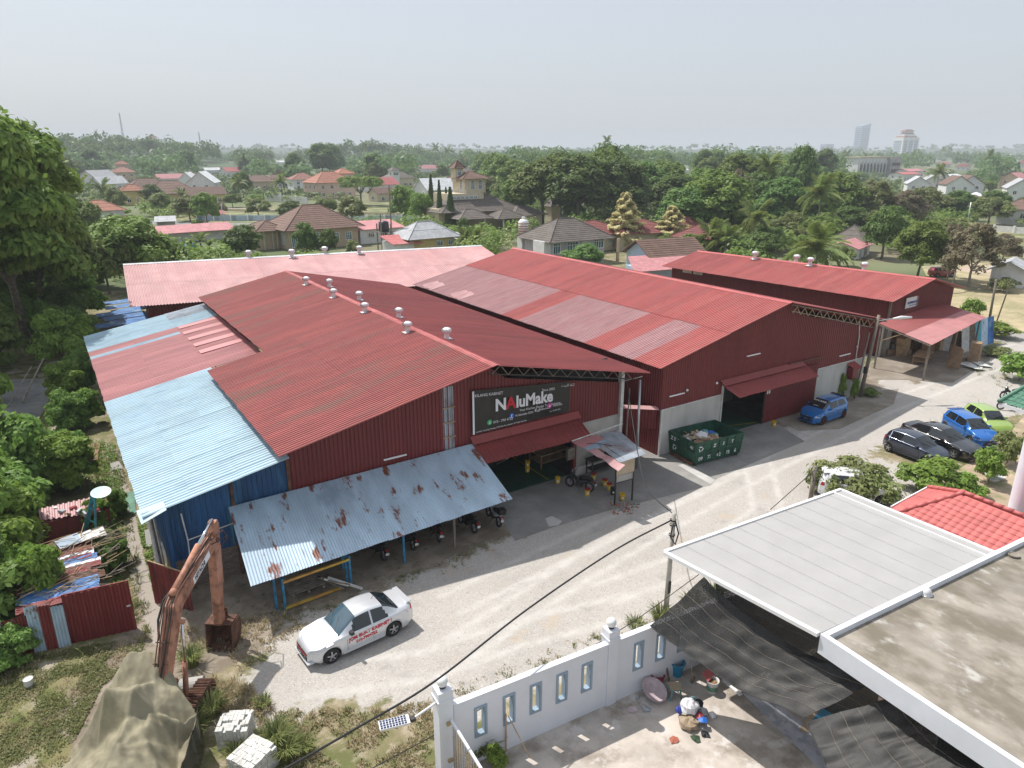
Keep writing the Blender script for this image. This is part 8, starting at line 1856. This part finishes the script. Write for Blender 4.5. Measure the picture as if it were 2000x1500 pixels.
PROTO["cypress"]=(cone_crown("crown","conifer",9.5,1.25,6000,.26),trunk_mesh(5,.14,41,.3))
PROTO["layer"]=(cone_crown("crown","yellow_tree",10.5,4.4,12000,.34,.6,9),trunk_mesh(9,.2,42,.6))
for (k,u,v,hp,w,lb) in (("cypress",844,440,96,1.1,"leftmost of the tall dark cypresses"),("cypress",860,450,95,.95,"middle of the tall dark cypresses"),("cypress",881,452,84,1.35,"bright green bushy cypress right of the dark ones"),("cypress",792,425,50,.7,"small dark cypress left of the tall ones"),("cypress",873,446,78,.8,"cypress squeezed between the middle and the bright one"),("cypress",480,345,44,2.0,"tall columnar tree in the left middle distance"),("cypress",1672,378,30,1.5,"columnar tree right of the domed tree")):
    tree(k,P(u,v),w,lb,sz=hp/pxm(v)/9.8,name="cypress_tree")
for (u,v,hp,w,lb) in ((1219,486,112,1.0,"tall layered tree with yellow cream foliage"),(1310,484,84,1.0,"second cream yellow layered tree, lower and wider")): tree("layer",P(u,v),w,lb,sz=hp/pxm(v)/11.3,name="layered_tree");claim(u-35,v-hp,u+35,v,P(u,v).length)


def pix(p):
    F_=p[0]*sin(HEAD)+p[1]*cos(HEAD);x_=p[0]*cos(HEAD)-p[1]*sin(HEAD);D_=CAM_H-p[2];d=F_*cos(PITCH)+D_*sin(PITCH);y_=D_*cos(PITCH)-F_*sin(PITCH);return 1000+FPX*x_/d,750+FPX*y_/d,d
def blocked(p,r,h,bx=None):
    u,v,d=pix(p);uu_,v2,_=pix((p[0],p[1],p[2]+h));w=FPX*r/d
    for (u0,v0,u1,v1,dd) in (BOXES if bx is None else bx):
        if d<dd*1.02 and u+w>u0 and u-w<u1 and v>v0 and v2<v1: return True
        if abs(d-dd)<9 and u+w*.3>u0 and u-w*.3<u1: return True
    return False
LM=[(622,440,"the big brown hipped roof"),(925,360,"the yellow villa tower"),(645,360,"the peach mansion"),(706,370,"the umbrella tree"),(400,360,"the paired white gables"),(335,375,"the yellow house"),(243,335,"the two tier rust roof"),(195,345,"the far left grey roofs"),(864,355,"the cyan patched hall"),(1092,450,"the lilac house"),(1219,420,"the tall yellow layered tree"),(1500,360,"the tall slender palm"),(1548,310,"the dark domed tree"),(1705,320,"the arcaded building"),(1766,290,"the hotel tower"),(1862,360,"the white gabled houses"),(1900,390,"the pale sheet roof at right"),(1990,410,"the right edge houses"),(1722,450,"the dark glossy tree"),(1790,480,"the bright spreading tree"),(592,350,"the rust roofed white house"),(507,350,"the tan house"),(428,318,"the long rust roof"),(778,345,"the slim white turret"),(1130,340,"the dark wood"),(1328,335,"the white shed on the ridge"),(1840,318,"the red roofed hall at right"),(313,280,"the twin apartment tower"),(245,275,"the lattice mast"),(385,455,"the long pink roof"),(830,460,"the patched grey roof"),(1060,300,"the skyline above the wood"),(550,318,"the tiny white hall"),(60,400,"the giant left tree")]
ADJ={"broad": "rounded green tree","broad2": "full green tree","dense": "dark round tree","dense2": "broad dark tree","olive": "olive toned tree","tall": "tall dark tree","tall2": "tall green tree","brown": "dry brownish tree"}
ORD=["nearest","second","third","fourth","fifth","sixth","seventh","eighth","ninth","tenth","eleventh","twelfth"]
def relabel(ts):
    cells={}
    for t,k,u,v in ts:
        a,b,nm=min(LM,key=lambda q: (q[0]-u)** 2+(2.2*(q[1]-v))** 2);dx,dy=u-a,2.2*(v-b);side=("right of" if dx>0 else "left of") if abs(dx)>abs(dy) else ("below" if dy>0 else "above");cells.setdefault((k,side,nm),[]).append((math.hypot(dx,dy),t))
    for (k,side,nm),L in cells.items():
        L.sort(key=lambda q: q[0])
        for i,(_d,t) in enumerate(L): t["label"]=ADJ[k]+((" " if len(L)== 1 else ", " +ORD[min(i,11)]+" one ")+side+" " +nm)
SCAT=[]
cnt=0;tries=0;kinds=["broad","broad2","dense","broad2","olive","tall","tall2","brown","olive","broad"]
lbl={"broad": "rounded green tree scattered among the far houses","broad2": "full green tree scattered among the far houses","dense": "dark round tree scattered among the far houses","dense2": "broad dark tree scattered among the far houses","olive": "olive toned tree scattered among the far houses","tall": "tall dark tree scattered among the far houses","tall2": "tall green tree scattered among the far houses","brown": "dry brownish tree scattered among the far houses"}
rq=random.Random(77)
while cnt<290 and tries<6000:
    tries+= 1;dist=150+520*rq.random()** .9;u=rq.uniform(-60,2060);p=PD(u,297,dist);z=float(hz_(p.x,p.y));k=rq.choice(kinds);s=rq.uniform(.7,1.25)*(1.0 if dist>260 else .8)
    uu_,vv_,d_=pix((p.x,p.y,z))
    if vv_>520 or (385<uu_<840 and 400<vv_<470) or (uu_>1880 and vv_>480) or (vv_>440 and uu_>1480): continue
    hh=17 if "tall" in k else 9.5
    if 380<uu_<960 and dist<420 and rq.random()<.45: continue
    if blocked((p.x,p.y,z),4.5*s,hh*s): continue
    SCAT.append((tree(k,(p.x,p.y,z-.2),s,lbl[k],group="trees scattered among the far houses"),k,uu_,vv_-20));cnt+= 1
relabel(SCAT+PACK)

def far_wood(name,N,d0,d1,quads,qs,label,m="leaf_far",exp=1.0):
    Vs,Fs,At=[],[],[];k0=0;n=0;rr_=random.Random(d0)
    a_all=[]
    for i in range(N):
        dist=d0+(d1-d0)*rr_.random()** exp;u=rr_.uniform(-120,2120);p=PD(u,297,dist);z=float(hz_(p.x,p.y));s=rr_.uniform(.7,1.4);h=rr_.uniform(8,14)*s;r=h*.45
        if blocked((p.x,p.y,z),r,h): continue
        d=rdir(quads,-.2);lob=rng.normal(size=(7,3))*r*.45;lob[:,2]=np.abs(lob[:,2])*.7;L=lob[rng.integers(0,7,quads)]
        P0=np.array([p.x,p.y,z+h*.52])+L+d*np.array([r*.6,r*.6,h*.32]);N_=d*.8+rng.normal(size=(quads,3))*.4;V,F=leaf_quads(P0,N_,qs*s,1.3);Vs.append(V);Fs.append(F+k0);k0+= len(V);At.append(np.clip(rng.uniform(0,.7,quads)+rr_.uniform(-.2,.5),0,1))
    o=link(name,np_mesh(name,np.concatenate(Vs),np.concatenate(Fs),m,attr=np.concatenate(At)));tag(o,label,"wood",kind="stuff")
far_wood("woodland",1500,420,1200,70,1.9,"hazy wood of mixed trees beyond the houses")
far_wood("distant_woodland",3800,1000,3800,26,4.2,"blue green forest fading to the horizon",exp=.9)
NB=len(BOXES)
def scrub(name,N,d0,d1,quads,qs,label,m,h0,h1,seed):
    Vs,Fs,At=[],[],[];k0=0;rr_=random.Random(seed)
    for i in range(N):
        dist=d0+(d1-d0)*rr_.random();u=rr_.uniform(-100,2100);p=PD(u,297,dist);h=rr_.uniform(h0,h1);r=h*rr_.uniform(.6,1.1);uu_,vv_,_=pix((p.x,p.y,0))
        if vv_>545 or (410<uu_<840 and 398<vv_<450) or (uu_>1890 and vv_>470) or (vv_>500 and uu_>1500) or (in_poly(LANE,np.array([p.x]),np.array([p.y]))[0]>-2): continue
        if mnoise.noise(Vector((p.x*.02,p.y*.02,3)))<-.22 or blocked((p.x,p.y,0),r*.8,h,BOXES[:NH]): continue
        d=rdir(quads,-.1);lob=rng.normal(size=(5,3))*r*.4;lob[:,2]=np.abs(lob[:,2])*.5;L=lob[rng.integers(0,5,quads)];P0=np.array([p.x,p.y,h*.35])+L+d*np.array([r*.6,r*.6,h*.5]);P0[:,2]=np.maximum(P0[:,2],.1);V,F=leaf_quads(P0,d*.8+rng.normal(size=(quads,3))*.35+np.array([0,0,.4]),qs,1.4);Vs.append(V);Fs.append(F+k0);k0+= len(V);At.append(np.clip(rng.uniform(0,.6,quads)+rr_.uniform(-.2,.6),0,1))
    tag(link(name,np_mesh(name,np.concatenate(Vs),np.concatenate(Fs),m,attr=np.concatenate(At))),label,"scrub",kind="stuff")
LANE=[P(*q) for q in ((240,437),(700,447),(700,440),(240,431))]
scrub("scrub",1700,95,260,110,.55,"low scrub and bushes filling the plots between the houses","leaf_mid",1.4,4.4,3)
scrub("pale_scrub",900,95,300,80,.5,"olive and dry scrub between the houses","leaf_olive",1.2,3.8,4)
scrub("far_scrub",2600,250,700,40,1.2,"bushes between the more distant houses","leaf_far",2.0,6.0,5)

def hill_wood(name,spec,quads,qs,label,m="leaf_far"):
    Vs,Fs,At=[],[],[];k0=0;rr_=random.Random(5)
    for (ci,n,su,sv) in spec:
        cx,cy,hh,_1,_2,a=HILLS[ci]
        for i in range(n):
            r0,f0=rr_.gauss(0,su),rr_.gauss(0,sv);x=cx+r0*cos(a)+f0*sin(a);y=cy-r0*sin(a)+f0*cos(a);z=float(hz_(x,y));s=rr_.uniform(.7,1.3);h=rr_.uniform(10,15)*s;r=h*.46
            if blocked((x,y,z),r,h): continue
            d=rdir(quads,-.2);lob=rng.normal(size=(8,3))*r*.42;lob[:,2]=np.abs(lob[:,2])*.7;L=lob[rng.integers(0,8,quads)];P0=np.array([x,y,z+h*.52])+L+d*np.array([r*.6,r*.6,h*.33]);V,F=leaf_quads(P0,d*.8+rng.normal(size=(quads,3))*.4,qs*s,1.3);Vs.append(V);Fs.append(F+k0);k0+= len(V);At.append(np.clip(rng.uniform(0,.7,quads)+rr_.uniform(-.2,.5),0,1))
    tag(link(name,np_mesh(name,np.concatenate(Vs),np.concatenate(Fs),m,attr=np.concatenate(At))),label,"wood",kind="stuff")
hill_wood("hill_woodland",((0,170,110,70),(1,120,90,60),(2,130,70,50),(3,90,100,70),(6,100,70,50)),90,1.9,"trees covering the low hills in the left and middle distance")
hill_wood("ridge_woodland",((4,110,80,45),(5,100,70,50)),220,1.1,"dark trees covering the ridge behind the nearest wood","leaf_dark")


def ground_leaves(name,polys,n,size,hmax,m,label,seed=0,clump=1.3,thr=.0):
    r_=np.random.default_rng(seed);pts=[]
    for poly,w in polys:
        a=np.array([(p[0],p[1]) for p in poly]);lo,hi=a.min(0),a.max(0);k=int(n*w*3);q=r_.uniform(lo,hi,(k,2));ins=in_poly(poly,q[:,0],q[:,1])>0;q=q[ins][:int(n*w)]
        nz=np.array([mnoise.noise(Vector((x*clump,y*clump,7.7))) for x,y in q]);pts.append(q[nz+r_.uniform(-.35,.35,len(q))>thr])
    q=np.concatenate(pts);n_=len(q);P0=np.stack([q[:,0],q[:,1],r_.uniform(0.01,hmax,n_)],1);N=r_.normal(size=(n_,3))*.5;N[:,2]+= 1;V,F=leaf_quads(P0,N,size,1.5);tag(link(name,np_mesh(name,V,F,m,attr=r_.uniform(0,1,n_))),label,"ground cover",kind="stuff")
def blades(name,clumps,m,label,seed=0,w=.012):
    r_=np.random.default_rng(seed);V=[];A=[]
    for (x,y,h,n,rad) in clumps:
        a=r_.uniform(0,2*pi,n);rr_=rad*np.sqrt(r_.uniform(0,1,n))*.5;hh=h*r_.uniform(.5,1.1,n);ln=hh*r_.uniform(.3,.9,n);bx,by=x+rr_*np.cos(a),y+rr_*np.sin(a);tx,ty=bx+ln*np.cos(a),by+ln*np.sin(a);px,py=-np.sin(a)*w,np.cos(a)*w
        mz=hh*.8;mx,my=bx+ln*.4*np.cos(a),by+ln*.4*np.sin(a)
        V.append(np.stack([np.stack([bx-px,by-py,bx*0],1),np.stack([bx+px,by+py,bx*0],1),np.stack([mx+px,my+py,mz],1),np.stack([mx-px,my-py,mz],1),np.stack([tx,ty,hh*.9],1),np.stack([tx,ty,hh*.9+.01],1)],1))
    V=np.concatenate(V);n=len(V);base=(np.arange(n)*6)[:,None];F=np.concatenate([base+np.array([0,1,2,3]),base+np.array([3,2,5,4])]);V=V.reshape(-1,3);tag(link(name,np_mesh(name,V,F,m,attr=np.tile(r_.uniform(0,1,n),2))),label,"grass",kind="stuff")
POLY_L=[P(*q) for q in ((-40,1300),(130,1270),(290,1240),(270,1290),(200,1340),(160,1420),(110,1520),(60,1620),(-60,1600))]
ground_leaves("creeping_plants",[(POLY_L,1.0)],36000,.055,.07,"leaf_olive","creeping green ground cover left of the excavator",1,1.3,.02)
POLY_M=[P(*q) for q in ((170,860),(225,870),(250,1010),(240,1130),(255,1230),(215,1130),(195,1000),(150,900))]
ground_leaves("path_weeds",[(POLY_M,.6),([P(*q) for q in ((265,1010),(330,1030),(345,1120),(300,1160),(285,1100))],.4)],12000,.09,.16,"leaf_mid","weeds on both sides of the gravel path",2,1.2,-.1)
rq=random.Random(5);cl=[]
def clumps(poly,n,h0,h1,nb,rad):
    a=np.array([(p[0],p[1]) for p in poly]);lo,hi=a.min(0),a.max(0);k=0
    while k<n:
        x,y=rq.uniform(lo[0],hi[0]),rq.uniform(lo[1],hi[1])
        if in_poly(poly,np.array([x]),np.array([y]))[0]>0:
            k+= 1
            if mnoise.noise(Vector((x*.9,y*.9,1)))>-.25: cl.append((x,y,rq.uniform(h0,h1),nb,rad))
LAWN=[P(*q) for q in ((480,1400),(640,1385),(760,1385),(850,1370),(860,1500),(840,1640),(540,1640),(430,1450))]
cl=[];clumps(LAWN,900,.05,.16,14,.18);clumps([P(*q) for q in ((380,1320),(470,1330),(540,1390),(480,1410),(400,1400))],160,.1,.3,16,.2);clumps([P(*q) for q in ((300,1240),(560,1190),(600,1220),(450,1330),(330,1260))],260,.06,.2,12,.2);clumps([P(*q) for q in ((890,1340),(1180,1225),(1330,1195),(1330,1225),(1190,1262),(900,1375))],110,.03,.07,10,.25);clumps(POLY_L,420,.04,.14,14,.3);blades("dry_grass",cl,"grass_dry","dry straw coloured grass on the lawn in front of the wall",3)
cl=[];clumps(LAWN,420,.04,.12,14,.2);clumps([P(*q) for q in ((890,1350),(1180,1235),(1330,1205),(1330,1225),(1190,1262),(900,1375))],70,.04,.12,12,.2);clumps([P(*q) for q in ((160,870),(240,880),(262,1050),(300,1250),(230,1200),(200,1000))],420,.08,.25,12,.25);clumps([P(*q) for q in ((1860,650),(2000,690),(1960,760),(1850,700))],100,.1,.3,12,.4);clumps([P(*q) for q in ((500,1180),(700,1160),(900,1080),(980,1050),(900,1110),(560,1220))],130,.04,.12,10,.3);blades("green_grass",cl,"grass_green","green grass tufts round the yard edges and path",4)
cl=[(*P(u,v)[:2],h_,n,r_) for (u,v,h_,n,r_) in ((375,1300,.75,260,.45),(415,1395,.7,240,.5),(380,1440,.75,220,.5),(350,1500,.8,260,.5),(540,1455,.75,330,.6),(560,1480,.7,260,.5),(590,1470,.5,160,.5),(1290,1210,.55,220,.6),(1240,1222,.35,120,.6),(1350,1190,.6,200,.6),(930,1478,.7,300,.35),(955,1470,.6,200,.4),(460,1480,.5,160,.4),(515,1380,.4,120,.4),(160,800,1.1,200,.8),(1395,1170,.6,160,.5))]
blades("tall_grass",cl,"grass_green","tall arching grass clumps by the brick stacks, wall and excavator",5,.014)

r_=np.random.default_rng(9);sp=[];G_=[(p.x,p.y) for p in GRAVEL];q=r_.uniform((3,14),(40,30),(9000,2));ins=in_poly(G_,q[:,0],q[:,1])>.2;q=q[ins][:3800]
n=len(q);s=r_.uniform(.012,.035,n);a=r_.uniform(0,6.28,n);V=np.stack([np.stack([q[:,0]+s*np.cos(a+k*2.1),q[:,1]+s*np.sin(a+k*2.1),np.full(n,.002)],1) for k in range(3)]+[np.stack([q[:,0],q[:,1],s*.9],1)],1).reshape(-1,3);b=(np.arange(n)*4)[:,None]
F=np.concatenate([b+np.array([0,1,3]),b+np.array([1,2,3]),b+np.array([2,0,3])]);mat("stone",(.42,.39,.36),.9,var=.3,scale=6);tag(link("gravel_stones",np_mesh("gravel_stones",V,F,"stone")),"larger loose stones lying on the gravel yard","stones",kind="stuff")

BRN=thing("dead_branch","bare pale branch leaning from the shrubs over the grey lane","branch",P(45,800));mb=MB();mb.tube([P(44,785,.2),P(60,750,1.2),P(85,700,2.6)],[.10,.07,.04],6);mb.build("limb","bark_pale",BRN);mb=MB();mb.tube([P(15,795,.1),P(35,760,1.0),P(62,715,2.0)],[.05,.04,.03],6);mb.build("limb","bark_pale",BRN)
for o_ in [o for o in bpy.data.objects if o.name.startswith("tmp") or o.name== "e"]: bpy.data.objects.remove(o_)
# ---------------------------------------------------------------- haze
hz=MB();hz.box((1000,4500,64.0),(15000,17000,130));hz_o=hz.build("haze","white");hz_o.data.materials.clear()
hm=bpy.data.materials.new("haze");hm.use_nodes=True;hn,hl=nodes_of(hm);hn.remove(hn["Principled BSDF"])
pv=hn.new("ShaderNodeVolumePrincipled");pv.inputs["Color"].default_value=(.87,.935,1.0,1);pv.inputs["Density"].default_value=0.00032;pv.inputs["Anisotropy"].default_value=0.0
hl.new(pv.outputs[0],hn["Material Output"].inputs["Volume"]);hz_o.data.materials.append(hm);hz_o["kind"]="stuff"
sc.cycles.volume_step_rate=10;sc.cycles.volume_max_steps=32
